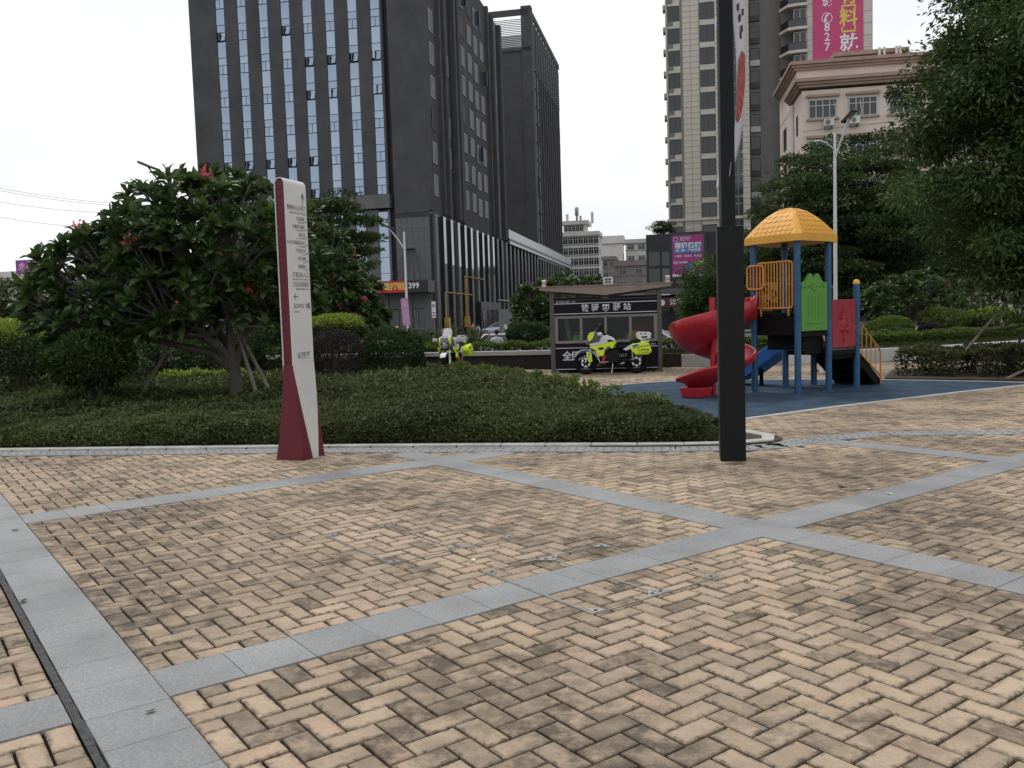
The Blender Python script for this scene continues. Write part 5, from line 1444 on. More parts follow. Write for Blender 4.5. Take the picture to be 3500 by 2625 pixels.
# raised bed of dense ground cover
BEDP = smooth_line(KERBO + BEDR[1:], 1)
b = MB(); b.prism([(p[0], p[1]) for p in BEDP], -.05, .02)
bed = tag(b.build('planting_bed', M_SOIL), kind='structure')
SEGA = np.array(BEDP); SEGB = np.roll(SEGA, -1, 0)
def bdist(X, Y):
    P = np.stack([X, Y], 1)[:, None]; d = (SEGB - SEGA)[None]; t = np.clip(((P - SEGA[None]) * d).sum(2) / (d * d).sum(2), 0, 1)
    return np.sqrt((((SEGA[None] + t[..., None] * d) - P) ** 2).sum(2)).min(1)
def binside(X, Y):
    c = np.zeros(len(X), bool)
    for (a, b_) in zip(SEGA, SEGB):
        m = ((a[1] > Y) != (b_[1] > Y))
        with np.errstate(divide='ignore', invalid='ignore'):
            xx = (b_[0] - a[0]) * (Y - a[1]) / (b_[1] - a[1]) + a[0]
        c ^= m & (X < xx)
    return c
def bedz(X, Y):
    d = np.minimum(bdist(np.atleast_1d(X), np.atleast_1d(Y)), 5); return 0.02 + 0.15 * (1 - np.exp(-d / 2.2)) * np.clip((26 - np.atleast_1d(Y)) / 9, 0, 1)
def wav(X, Y, s, seed):
    r = np.random.default_rng(seed); o = 0
    for i in range(6):
        a = r.random() * 6.28; k = s * (0.7 + 1.3 * r.random()); o = o + np.sin((X * np.cos(a) + Y * np.sin(a)) * k + r.random() * 6.28)
    return o / 3.0
def scatter_bed(n, y0, y1, L):
    Y = y0 + (y1 - y0) * RNG.random(n); X = -0.66 * Y + RNG.random(n) * (0.66 * Y + 3.2)
    k = binside(X, Y) & ((X < 2.3 + .12 * np.sin(Y * 9)) | (Y > 10.6)); X, Y = X[k], Y[k]
    d = bdist(X, Y); k = d > 0.15; X, Y, d = X[k], Y[k], d[k]
    e = np.clip((d - .15) / .3, 0, 1); e = np.where(Y < 10.6, np.minimum(e, np.clip((2.42 - X) / .3, 0, 1)), e)
    hh = (0.215 + 0.07 * wav(X, Y, 2.0, 3) + 0.045 * wav(X, Y, 7, 5)) * np.sqrt(1 - (1 - e) ** 2 + .02)
    hz = np.maximum(RNG.random(len(X)) ** 0.35, .2)
    hz = np.where(e < .9, RNG.random(len(X)) ** .6, hz)
    P = np.stack([X, Y, bedz(X, Y) + hh * hz], 1)
    D = RNG.normal(size=(len(X), 3)) * [1, 1, .55] + [0, -.12, .55]
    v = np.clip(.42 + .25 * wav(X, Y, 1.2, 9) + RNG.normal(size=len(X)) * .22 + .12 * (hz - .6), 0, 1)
    return P, D, L * (0.6 + 0.8 * RNG.random(len(X))), v
parts = [scatter_bed(360000, 9.1, 12.2, .047), scatter_bed(90000, 12.2, 16, .075), scatter_bed(50000, 16, 26, .1)]
P, D, Ln, vv = [np.concatenate([q[i] for q in parts]) for i in range(4)]
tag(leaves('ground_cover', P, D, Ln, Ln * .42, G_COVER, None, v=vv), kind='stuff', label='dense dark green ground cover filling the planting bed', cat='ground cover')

def blob(n, c, r, seed, up=0.35, shell=.22, L=.09, amp=.14, flat=0.0):
    """leaf positions on a lumpy ellipsoid shell"""
    d = dirs(n); d[:, 2] = np.where(d[:, 2] < -flat if flat else False, -d[:, 2], d[:, 2])
    rad = lump(d, seed, amp) * (1 - shell * RNG.random(n) ** 1.6)
    P = np.asarray(c) + d * np.asarray(r) * rad[:, None]
    D = d * .7 + RNG.normal(size=(n, 3)) * .55 + [0, 0, up]
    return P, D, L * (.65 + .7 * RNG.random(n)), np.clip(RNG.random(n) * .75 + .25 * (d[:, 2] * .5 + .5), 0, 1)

def shrub(label, base, zc, r, m, n=5000, L=.08, cat='shrub', group='clipped round shrubs', seed=0, stems=4, name='round_shrub', amp=.12, top=None, asp=.5):
    t = thing(name, label, cat, (base[0], base[1], base[2]), 0, group)
    rr = (r[0], r[0] if len(r) < 3 else r[2], r[1])
    P, D, l, v = blob(n, (0, 0, zc - base[2]), rr, seed, L=L, amp=amp)
    if top is not None:       # fresh pale growth only on the upper surface
        k = (P[:, 2] - (zc - base[2])) / r[1] > .25 + .18 * RNG.normal(size=n)
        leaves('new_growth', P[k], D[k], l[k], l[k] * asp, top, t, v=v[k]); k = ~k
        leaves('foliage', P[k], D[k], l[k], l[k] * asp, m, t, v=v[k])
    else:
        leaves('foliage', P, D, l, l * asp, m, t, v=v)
    for i in range(stems):
        a = 6.28 * i / stems + seed; s = MB()
        s.tube([(.06 * math.cos(a), .06 * math.sin(a), -.02), (.12 * math.cos(a + .4), .12 * math.sin(a + .4), (zc - base[2]) * .5), (r[0] * .5 * math.cos(a), r[0] * .5 * math.sin(a), zc - base[2])], [.03, .024, .012], 6)
        s.build('stem', M_BARK, t, smooth=40)
    return t

def hedge(label, pts, width, z0, z1, m, dens, L, cat='hedge', name='hedge', seed=1, group=None, amp=.05):
    """clipped hedge along a ground polyline"""
    t = thing(name, label, cat, (pts[0][0], pts[0][1], z0), 0, group)
    o = np.array([pts[0][0], pts[0][1], z0])
    A = [Vector((*p, 0)) for p in pts]
    S = [(b_ - a).length for a, b_ in zip(A[:-1], A[1:])]; tot = sum(S); n = int(dens * tot * (width + 2 * (z1 - z0)))
    s = RNG.random(n) * tot; cs = np.concatenate([[0], np.cumsum(S)]); ix = np.clip(np.searchsorted(cs, s) - 1, 0, len(S) - 1)
    AA = np.array([[a.x, a.y] for a in A]); d = AA[1:] - AA[:-1]; d = d / np.linalg.norm(d, axis=1, keepdims=True)
    C = AA[ix] + d[ix] * (s - cs[ix])[:, None]; Nn = np.stack([-d[ix][:, 1], d[ix][:, 0]], 1)
    q = RNG.random(n) * (width + 2 * (z1 - z0))
    side = np.where(q < width, 0, np.where(q < width + (z1 - z0), 1, 2))
    w = np.where(side == 0, RNG.random(n) - .5, np.where(side == 1, .5, -.5)) * width
    z = np.where(side == 0, z1, z0 + (z1 - z0) * RNG.random(n))
    lum = amp * wav(s, w * 2, 3.5, seed) + amp * .6 * wav(s, w + z * 3, 11, seed + 1)
    z = z + np.where(side == 0, lum, 0) - RNG.random(n) ** 2 * .08; w = w * (1 + np.where(side > 0, lum, 0)) * (1 - .12 * RNG.random(n) ** 2)
    w = np.where((z > z1 - .08) & (side > 0), w * .93, w)
    P = np.stack([C[:, 0] + Nn[:, 0] * w, C[:, 1] + Nn[:, 1] * w, z], 1) - o
    D = RNG.normal(size=(n, 3)) * .6 + np.stack([Nn[:, 0] * np.sign(w) * (side > 0), Nn[:, 1] * np.sign(w) * (side > 0), .35 + .6 * (side == 0)], 1)
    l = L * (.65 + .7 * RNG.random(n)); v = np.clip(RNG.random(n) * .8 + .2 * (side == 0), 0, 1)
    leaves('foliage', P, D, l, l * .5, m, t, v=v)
    k = max(2, int(tot / 0.8))
    for i in range(k):
        u = tot * (i + .5) / k; j = int(np.clip(np.searchsorted(cs, u) - 1, 0, len(S) - 1)); c = AA[j] + d[j] * (u - cs[j]) - o[:2]
        st = MB(); st.tube([(c[0], c[1], -.03), (c[0] + random.gauss(0, .05), c[1] + random.gauss(0, .05), (z1 - z0) * .8)], [.02, .01], 5); st.build('stem', M_BARK, t)
    return t

def frangipani(label, base, cc, r, ntip, seed, L=.28, nfl=20, leafn=13, fork=.7, lowcut=-.35, low_detail=False, amp=.13):
    rg = np.random.default_rng(seed)
    t = thing('frangipani_tree', label, 'tree', base, 0, 'pink flowering frangipani trees')
    B = np.array(base)
    lobes = [(cc, r, 1.0)] if not isinstance(cc, list) else cc
    Ts, ds = [], []
    for (c_, r_, w_) in lobes:
        d = norm(rg.normal(size=(int(ntip * w_) * 4 + 8, 3))); d = d[d[:, 2] > lowcut][:int(ntip * w_)]
        Ts.append(np.array(c_) - B + d * np.array(r_) * (lump(d, seed, amp) * (1 - .38 * rg.random(len(d)) ** 1.7))[:, None]); ds.append(d)
    T = np.concatenate(Ts); d = np.concatenate(ds)
    fk = np.array([0, 0, fork])
    # limbs
    K = 7
    cen = T[rg.choice(len(T), K, replace=False)]
    for _ in range(6):
        a = np.argmin(((T[:, None] - cen[None]) ** 2).sum(2), 1); cen = np.array([T[a == k].mean(0) if (a == k).any() else cen[k] for k in range(K)])
    tr = MB(); tr.tube([(0, 0, -.06), (.02, .01, fork * .5), (fk[0], fk[1], fk[2])], [.13, .105, .1], 10); tr.build('trunk', M_BARKG, t, smooth=40)
    for k in range(K):
        idx = np.where(a == k)[0]
        if not len(idx): continue
        lb = MB(); mid = fk * .45 + cen[k] * .55 + [0, 0, -.12]; m0 = fk * .8 + mid * .2 + [0, 0, .05]
        lb.tube([fk - [0, 0, .15], m0, (m0 + mid) / 2 + rg.normal(size=3) * .05, mid], [.085, .07, .055, .045], 7)
        K2 = max(2, len(idx) // 8); sub = T[rg.choice(idx, K2, replace=False)]
        as_ = np.argmin(((T[idx][:, None] - sub[None]) ** 2).sum(2), 1)
        for q in range(K2):
            ii = idx[as_ == q]
            if not len(ii): continue
            n2 = mid * .45 + T[ii].mean(0) * .55 + [0, 0, -.06]
            lb.tube([mid, (mid + n2) / 2 + rg.normal(size=3) * .04, n2], [.042, .034, .028], 6)
            for i in ii: lb.tube([n2, (n2 + T[i]) / 2 + [0, 0, -.04], T[i]], [.024, .018, .016], 5)
        lb.build('limb', M_BARKG, t, smooth=40)
    n = len(T) * leafn
    tip = np.repeat(T, leafn, 0); out = np.repeat(d, leafn, 0)
    ph = np.tile(np.arange(leafn) * 2.399, len(T)) + np.repeat(rg.random(len(T)) * 6.28, leafn)
    ax = norm(out * .6 + [0, 0, .75]); e1 = norm(np.cross(ax, rg.normal(size=(n, 3)) * 0 + [.3, .2, .1])); e2 = np.cross(ax, e1)
    op = .45 + .6 * np.tile(np.linspace(1, 0, leafn), len(T)) + rg.normal(size=n) * .12
    D = (e1 * np.cos(ph)[:, None] + e2 * np.sin(ph)[:, None]) * np.sin(op * 1.25)[:, None] + ax * np.cos(op * 1.25)[:, None] + rg.normal(size=(n, 3)) * .1
    Ll = L * (.65 + .5 * rg.random(n)); v = np.clip(.45 + rg.normal(size=n) * .2 + np.repeat(rg.normal(size=len(T)) * .14, leafn), 0, 1)
    leaves('leaf_whorls', tip - ax * .05 * rg.random((n, 1)), D, Ll, Ll * .33, G_FRAN, t, big=not low_detail, v=v, curl=.22)
    if nfl:
        f = rg.choice(len(T), min(nfl, len(T)), replace=False)
        for i in f:
            m_ = 26; q = T[i] + ax[i * leafn] * (.10 + .05 * rg.random()) + rg.normal(size=(m_, 3)) * .055
            leaves('flower_cluster', q, rg.normal(size=(m_, 3)) + ax[i * leafn] * .8, .07, .05, G_FLOW, t)
    return t

def clump_tree(label, base, h, crown, nclump, per, m, L, seed, cat='tree', droop=.0, flat=1.0, rc=.9, trunk_r=.16, group=None, name='tree', asp=.45, limbs=7, pad=None):
    """trunk, limbs and many leaf clumps filling the crown ellipsoid (centre, radii)"""
    rg = np.random.default_rng(seed)
    t = thing(name, label, cat, base, 0, group)
    c = np.array(crown[0]) - np.array(base); r = np.array(crown[1])
    d = norm(rg.normal(size=(nclump, 3))); rad = rg.random(nclump) ** .42 * lump(d, seed, .12)
    C = c + d * r * rad[:, None]
    if pad:       # tiers: clumps gather on horizontal layers
        C[:, 2] = np.round((C[:, 2] - c[2]) / pad) * pad + c[2] + rg.normal(size=nclump) * pad * .1
    zt = c[2] + r[2] * .3
    tr = MB(); tr.tube([(0, 0, -.1), (.05, .03, h * .35), (c[0] * .4, c[1] * .4, h * .7), (c[0] * .8, c[1] * .8, zt)], [trunk_r * 1.15, trunk_r, trunk_r * .75, trunk_r * .35], 10); tr.build('trunk', M_BARK, t, smooth=40)
    for k in range(limbs):
        i = rg.integers(nclump); lb = MB(); z0 = h * (.3 + .6 * rg.random()); s0 = np.array([c[0] * .4 * min(1, z0 / h), c[1] * .4 * min(1, z0 / h), z0])
        lb.tube([s0, s0 * .5 + C[i] * .5 + [0, 0, -.15], C[i]], [trunk_r * .45, trunk_r * .28, trunk_r * .08], 6)
        for j in rg.choice(nclump, 5):
            if np.linalg.norm(C[j] - C[i]) < r.max() * .7: mid = s0 * .5 + C[i] * .5 + [0, 0, -.15]; lb.tube([mid, mid * .4 + C[j] * .6, C[j]], [trunk_r * .2, trunk_r * .12, .015], 5)
        lb.build('limb', M_BARK, t, smooth=40)
    n = nclump * per
    dd = norm(rg.normal(size=(n, 3))); cr = rc * (.6 + .7 * rg.random(nclump))
    P = np.repeat(C, per, 0) + dd * np.repeat(cr, per)[:, None] * (rg.random((n, 1)) ** .4) * [1, 1, flat]
    D = dd * [1, 1, .5] + rg.normal(size=(n, 3)) * .5 + [0, 0, .25 - droop]
    l = L * (.6 + .8 * rg.random(n)); v = np.clip(.3 + .5 * rg.random(n) + np.repeat(rg.normal(size=nclump) * .2, per), 0, 1)
    leaves('crown', P, D, l, l * asp, m, t, v=v)
    return t

zb = lambda x, y: float(bedz(np.array([x]), np.array([y]))[0])
# --- trees and shrubs standing in the bed
frangipani('wide spreading frangipani with pink flowers left of the totem sign', (-4.62, 14.5, zb(-4.62, 14.5)), [((-4.95, 14.6, 2.3), (1.75, 1.7, 1.66), .62), ((-6.3, 14.45, 1.95), (1.6, 1.35, 1.15), .44)], None, 640, 11, L=.285, nfl=24, lowcut=-.6, amp=.08)
frangipani('second frangipani, taller, behind the right side of the totem sign', (-5.6, 25.0, .1), [((-5.9, 25.2, 2.5), (1.6, 1.7, 2.1), .6), ((-4.9, 25.0, 1.7), (1.35, 1.3, 1.3), .4)], None, 420, 12, L=.33, nfl=26, lowcut=-.55, amp=.09)
for a_, b_, lb in (((450, 1318, 14.3), (597, 1150, 14.5), 'support stake left of the big frangipani trunk'), ((944, 1275, 14.2), (812, 1125, 14.6), 'thick support stake leaning in from the right of the big frangipani'), ((888, 1325, 14.0), (812, 1140, 14.5), 'thin support stake just right of the big frangipani trunk')):
    A_, B_ = at(*a_), at(*b_); A_.z = zb(A_.x, A_.y) - .02
    s = MB(); s.tube([A_, A_.lerp(B_, .5), B_], [.032, .03, .026], 8); tag(s.build('tree_stake', M_STAKE, smooth=40), lb, 'stake', 'wooden tree stakes')
shrub('round green shrub on thin stems under the big frangipani', (-6.45, 13.4, zb(-6.45, 13.4)), 1.0, (.62, .42), G_MIDD, 6500, .075, seed=3, stems=5)
shrub('pale topped round shrub at the far left edge', (-9.55, 17, zb(-9.55, 17)), 1.2, (1.0, .55), G_DARK, 7000, .08, seed=4, top=G_LIME, stems=6)
shrub('broad dark shrub below the pale topped one at far left', (-9.3, 18.6, zb(-9.3, 18.6)), .75, (1.5, .7), G_DARK, 6000, .09, seed=14, stems=6)
shrub('purple leaved round shrub right of the totem sign', (-4.05, 20.2, .1), .72, (.66, .56), G_PURP, 7000, .055, seed=5, stems=2)
shrub('large dark green round shrub left of the facing motorcycle', (-2.86, 21.2, .1), .66, (.78, .66), G_DARK, 8500, .075, seed=6)
shrub('bright topped flat shrub behind the purple one', (-4.55, 22.6, .1), 1.28, (.76, .40), G_DARK, 7000, .08, seed=7, top=G_LIME)
for i, (px, D_, zc, r0, r1, lb) in enumerate(((420, 23, .75, 1.1, .65, 'leftmost dark shrub in the row behind the big frangipani'), (600, 23.5, .7, 1.1, .6, 'second dark shrub in the row behind the big frangipani'), (760, 23, .75, 1.0, .65, 'third dark shrub behind the big frangipani trunk'), (930, 24, .8, 1.1, .7, 'rightmost dark shrub in the row behind the big frangipani'))):
    p = at(px, 1200, D_); shrub(lb, (p.x, D_, .1), zc, (r0, r1), G_DARK, 4000, .1, seed=20 + i)
p = at(680, 1245, 20.5); hedge('low pale green hedge strip glimpsed under the big frangipani', [(p.x - .9, 20.6), (p.x + 1.1, 20.2)], .5, .12, .42, G_LIME, 500, .08)
# hedge of broad pale leaves along the right rim of the bed
hedge('loose pale green hedge along the right rim of the bed', [(1.0, 14.3), (.68, 16.2), (.1, 18.4), (-.6, 20.6), (-1.6, 22.7), (-3.2, 23.9)], .6, .02, .18, G_MID2, 1700, .11, amp=.09)
sp = [(1.45, 13.3), (1.6, 12.9), (1.9, 12.2), (2.05, 11.7), (1.3, 13.7)]
for i, (x, y) in enumerate(sp):
    shrub(('outermost', 'second', 'third', 'fourth', 'fifth')[i] + ' loose leafy sprig poking up beside the blue play surface', (x - .1, y, .05), .24 + .04 * math.sin(i * 2), (.12, .10), G_MID, 70, .09, seed=40 + i, stems=2, name='leafy_sprig', cat='plant', group='leafy sprigs at the rim of the bed', amp=.3)

# --- low walls and planters behind the plaza
WALL = [(-26, 32.6), (-9, 28.2), (-2.5, 25.9), (1.2, 24.55), (4.57, 23.37)]
WALR = smooth_line([(4.57, 23.37), (7, 22.95), (9.78, 23.2), (12.6, 24.3), (16.5, 26.6)], 2)
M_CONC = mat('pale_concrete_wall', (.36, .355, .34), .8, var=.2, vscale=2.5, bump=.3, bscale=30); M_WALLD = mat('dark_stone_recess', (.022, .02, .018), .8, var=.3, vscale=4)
M_WHW = mat('white_painted_wall', (.60, .60, .58), .8, var=.15, vscale=2)
wt = thing('planter_wall', 'long bench-like planter wall with pale slab top left of the kiosk', 'wall', (0, 0, 0))
sg = along_line(WALL, 1.2)
for i, ((c, t_), (c2, t2)) in enumerate(zip(sg[:-1], sg[1:])):
    n1, n2 = Vector((-t_.y, t_.x, 0)), Vector((-t2.y, t2.x, 0)); e = (c2 - c).normalized() * .003
    b = MB(); b.prism([(p.x, p.y) for p in (c + e - n1 * .06, c2 - e - n2 * .06, c2 - e + n2 * .34, c + e + n1 * .34)], .40, .52); b.build('coping_slab', M_CONC, wt, bevel=.006)
b = MB()
for (c, t_), (c2, t2) in zip(sg[:-1], sg[1:]):
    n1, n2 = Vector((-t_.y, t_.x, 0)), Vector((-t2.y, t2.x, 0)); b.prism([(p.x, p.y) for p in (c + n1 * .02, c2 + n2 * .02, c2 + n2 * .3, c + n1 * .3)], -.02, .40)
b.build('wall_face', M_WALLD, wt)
wr = thing('low_wall', 'low curving white wall behind the play area', 'wall', (0, 0, 0))
sg = along_line(WALR, .9)
for i, ((c, t_), (c2, t2)) in enumerate(zip(sg[:-1], sg[1:])):
    n1, n2 = Vector((-t_.y, t_.x, 0)), Vector((-t2.y, t2.x, 0)); e = (c2 - c).normalized() * .002
    b = MB(); b.prism([(p.x, p.y) for p in (c + e, c2 - e, c2 - e + n2 * .25, c + e + n1 * .25)], -.02, .33); b.build('wall_block', M_WHW if i > 2 else M_CONC, wr, bevel=.008)
ps = MB(); O = [(-26, 37), (-9, 32.8), (-2.5, 30.4), (1.2, 29), (4.57, 28), (8, 27.8), (11, 28.4), (16, 31), (24, 36), (24, 30)]
IN = [(p[0] + .03, p[1] + .25) for p in WALL] + [(p[0], p[1] + .2) for p in WALR[1:]]
ps.prism(IN + [(24, 30.5)] + O[:-1][::-1], -.7, .36); tag(ps.build('planter_soil', M_SOIL), kind='structure')
# grass strips, hedges on the planters
def grass(pts, width, z, n, L=.12):
    A = [Vector((*p, 0)) for p in pts]; out = []
    for a, b_ in zip(A[:-1], A[1:]):
        k = int(n * (b_ - a).length); d = (b_ - a); nn = Vector((-d.y, d.x, 0)).normalized(); s, w = RNG.random(k), (RNG.random(k) - .5) * width
        out.append(np.stack([a.x + d.x * s + nn.x * w, a.y + d.y * s + nn.y * w, np.full(k, z)], 1))
    P = np.concatenate(out); leaves_ = leaves('verge_grass', P, RNG.normal(size=P.shape) * [.5, .5, .2] + [0, 0, 1], L * (.5 + RNG.random(len(P))), .012, G_GRASS, None)
    tag(leaves_, 'thin green grass on the planter edge', 'grass', kind='stuff')
off = lambda P, d: [(p[0] + d * .32, p[1] + d * .95) for p in P]
grass(off(WALL, .55), .5, .36, 420); grass(off(WALR[::3], .5), .5, .36, 420)
hedge('long clipped hedge on the planter left of the kiosk', off(WALL, 1.25), .8, .34, .68, G_MID, 1700, .075, amp=.06)
hedge('bright clipped hedge on the planter behind the white wall', off(WALR[3::3], 1.3), .9, .34, .66, G_MID, 1700, .08, seed=5, amp=.06)
shrub('dense round bush standing on the planter left of the kiosk', (.52, 27.6, .36), .92, (.62, .36), G_DARK, 6500, .075, seed=8)
def agave(label, x, y, z, n=34, L=.62, seed=0):
    rg = np.random.default_rng(seed); t = thing('agave_plant', label, 'plant', (x, y, z), 0, 'spiky agaves on the planter')
    el = rg.random(n) * 1.3 + .12; az = rg.random(n) * 6.28; D = np.stack([np.cos(az) * np.cos(el), np.sin(az) * np.cos(el), np.sin(el)], 1)
    leaves('blades', np.zeros((n, 3)) + [0, 0, .12] + D * .04, D, L * (.7 + .5 * rg.random(n)), .06, G_AGAVE, t, big=True, curl=.06, fold=.35)
    s = MB(); s.tube([(0, 0, -.05), (0, 0, .15)], .05, 8); s.build('stem', M_BARK, t)
names = ('first', 'second', 'third', 'fourth', 'fifth', 'sixth', 'seventh', 'eighth', 'ninth', 'tenth')
for i, px in enumerate((1392, 1420, 1450, 1478, 1506, 1535, 1560, 1588, 1612, 1628)):
    p = at(px, 1190, 29.3 + .3 * (i % 3)); agave(names[i] + ' spiky agave from the left in the planter row', p.x, p.y, .36, seed=i, L=.74 + .15 * ((i * 7) % 3) / 2)
# --- flowering tree left of / behind the kiosk
p = at(1890, 1100, 30); frangipani('frangipani with pink flowers rising beside and behind the kiosk', (p.x, 29.0, .36), (p.x + .5, 29.4, 1.75), (1.95, 1.3, 1.0), 200, 15, L=.32, nfl=6, lowcut=-.7)
# --- right side: shrubs above the white wall
p = at(3115, 1020, 31); frangipani('low domed frangipani among the shrubs right of the play tower', (p.x, 31, .36), (p.x, 31, 1.62), (1.75, 1.3, 1.05), 230, 16, L=.27, nfl=3, lowcut=-.5)
for px, py, D_, r0, r1, m_, tp, lb in ((3045, 1130, 28, .72, .42, G_MID, None, 'medium green round shrub just right of the stair rail'), (3225, 1098, 29.5, .88, .48, G_MID, None, 'larger green round shrub in the middle behind the white wall'), (3185, 1132, 27.6, .44, .24, G_PURP, None, 'small purple round shrub behind the white wall'), (3395, 1092, 29, .85, .42, G_DARK, G_LIME, 'lime topped round shrub at far right')):
    p = at(px, py, D_); shrub(lb, (p.x, D_, .36), p.z, (r0, r1), m_, 7000, .075 if m_ is not G_PURP else .05, seed=int(px), top=tp)
# small soil bed and bronze hedge in front of the white wall at right
b = MB(); b.prism([(7.4, 17.25), (9.1, 15.9), (9.6, 15.5), (13, 16.2), (13, 20), (8.6, 19.6)], -.03, .03); tag(b.build('planting_bed', M_SOIL), kind='structure')
hedge('bronze green hedge at the right edge before the white wall', [(8.35, 18.3), (9.2, 17.5), (10.2, 17.2), (12.2, 17.4)], 1.5, .03, .50, G_REDH, 1900, .075, seed=7, amp=.08)
# big tree at right with its props
clump_tree('large leafy tree hanging in from the right edge', (11.3, 17.9, .0), 4.5, ((11.3, 17.9, 5.1), (2.85, 2.6, 4.2)), 330, 460, G_BROAD, .125, 21, droop=.5, flat=.62, rc=.74, trunk_r=.17, asp=.38, limbs=16)
for a_, b_, m_, lb in (((3222, 1292, 17.25), (3482, 985, 17.7), M_STAKE, 'long pale prop leaning against the tree at right'), ((3332, 1142, 17.5), (3520, 1110, 17.3), M_BARK, 'dark crossbar tied to the long tree prop'), ((3425, 1302, 16.2), (3530, 1255, 16.6), M_STAKE, 'short pale prop low at the right edge'), ((3470, 1205, 17.6), (3500, 1130, 17.7), M_BARK, 'short dark upright stake at the right edge')):
    A_, B_ = at(*a_), at(*b_); s = MB(); s.tube([A_, A_.lerp(B_, .5) + Vector((0, 0, .015)), B_], [.028, .027, .023], 8); tag(s.build('tree_prop', m_, smooth=40), lb, 'stake', 'props of the big tree')
# layered dark tree behind the play tower and friends
p = at(2870, 1100, 47); clump_tree('tall dark tree with layered branches behind the play tower', (p.x, 47, -.5), 5.5, ((p.x + .3, 47, 5.1), (4.9, 3.8, 5.6)), 420, 250, G_LAYER, .19, 22, flat=.26, rc=1.05, trunk_r=.22, pad=.75, limbs=14, asp=.5)
p = at(3010, 1100, 51); clump_tree('second dark layered tree, behind and right of the first', (p.x, 51, -.5), 4.0, ((p.x + 1.4, 51, 4.6), (5.2, 3, 4.9)), 330, 230, G_LAYER, .20, 23, flat=.3, rc=1.1, trunk_r=.2, pad=.7, limbs=10)
p = at(2425, 1000, 36); clump_tree('small leafy tree between the kiosk and the black column', (p.x, 36, -.6), 2.4, ((p.x, 36, 2.2), (1.15, 1.1, 1.55)), 70, 210, G_BROAD, .12, 24, droop=.2, rc=.42, trunk_r=.08)
p = at(2620, 1000, 46); clump_tree('dark tree filling the gap behind the orange railing', (p.x, 46, -.5), 3, ((p.x, 46, 3.0), (2.1, 1.5, 2.4)), 120, 220, G_LAYER, .17, 28, flat=.35, rc=.8, trunk_r=.12, pad=.6)
p = at(1130, 900, 42); clump_tree('layered dark tree showing above the second frangipani', (p.x, 42, -.5), 4, ((p.x, 42, 4.9), (2.1, 2.0, 2.5)), 130, 240, G_LAYER, .18, 25, flat=.24, rc=.85, trunk_r=.15, pad=.7)
for i, (px, D_, zc, rx, rzz, lb) in enumerate(((10, 44, 2.2, 2.6, 1.7, 'dark tree at the far left edge behind the shrubs'), (150, 50, 1.5, 2.4, 1.5, 'second dark tree from the left edge'), (300, 48, 1.2, 2.4, 1.4, 'third dark tree from the left behind the frangipani'), (470, 50, 1.2, 2.4, 1.3, 'fourth dark tree glimpsed through the frangipani'), (980, 46, 1.3, 2.2, 1.6, 'dark tree glimpsed behind the totem sign'))):
    p = at(px, 1100, D_); clump_tree(lb, (p.x, D_, -.5), 1.8, ((p.x, D_, zc), (rx, 1.6, rzz)), 70, 150, G_LAYER, .2, 30 + i, flat=.45, rc=.85, trunk_r=.12, group='street trees across the road')
# ---------------------------------------------------------------- buildings
B_BRK = mat('charcoal_brick', (0.072, 0.072, 0.077), .9, spec=.12, var=.22, vscale=.35, bump=.2, bscale=8, detail=8)  # tower charcoal raised and slightly blued: distance haze put into the colour
B_BRK2 = mat('charcoal_pier', (0.072, 0.072, 0.077), .85, spec=.12, var=.2, vscale=.5)  # same haze-lightened, bluish charcoal as the brick
B_GRAN = mat('grey_facade_granite', (0.085, 0.088, 0.088), .5, var=.18, vscale=.6, spec=.5)
B_GRAN2 = mat('dark_polished_granite', (0.030, 0.031, 0.034), .4, var=.3, vscale=.5, spec=.25)
B_SKYG = mat('coated_sky_glass', (0.235, 0.30, 0.385), .06, 1.0, var=.10, vscale=.15)
B_SKYG2 = mat('coated_sky_glass_pale', (0.275, 0.335, 0.41), .08, 1.0, var=.06, vscale=.2)
B_DGS = mat('matt_dark_glass', (0.018, 0.020, 0.024), .35, var=.3, vscale=.4, spec=.12)
B_PANL = mat('podium_glass', (0.16, 0.175, 0.19), .1, 1.0, var=.35, vscale=.5)
B_DGL = mat('dark_window_glass', (0.020, 0.024, 0.028), .08, var=.3, vscale=.4, spec=.6)
B_FRM = mat('pale_window_frame', (0.42, 0.43, 0.43), .5, var=.05); B_FRMS = mat('grey_window_frame', (0.22, 0.225, 0.23), .5, var=.3, vscale=2); B_FRMD = mat('dark_window_frame', (0.03, 0.032, 0.035), .5, var=.1)
B_BEIGE = mat('beige_tile', (0.46, 0.43, 0.375), .65, var=.1, vscale=.6); B_BEIGEJ = mat('tile_joint', (0.20, 0.185, 0.16), .9, var=.1)  # beige tile made lighter in colour to suggest haze
B_GREY = mat('apartment_grey_tile', (0.155, 0.15, 0.14), .75, var=.1, vscale=.6)
B_PINK = mat('pink_render', (0.56, 0.47, 0.41), .85, var=.12, vscale=.4); B_CORN = mat('brown_cornice', (0.29, 0.205, 0.165), .75, var=.12, vscale=1)  # pink render shifted towards cream, with some distance haze in the colour
B_OFFW = mat('offwhite_render', (0.52, 0.51, 0.48), .85, var=.15, vscale=.3); B_MAUV = mat('mauve_render', (0.30, 0.265, 0.255), .85, var=.15, vscale=.4)
B_METAL = mat('pale_metal_cladding', (0.27, 0.285, 0.31), .35, .8, var=.1, vscale=.3)
B_YEL = mat('gas_pipe_yellow', (0.46, 0.28, 0.06), .6, var=.15); B_RED = mat('banner_red', (.42, .02, .025), .7, var=.1); B_YTX = mat('banner_yellow', (.62, .48, .10), .7, var=0)
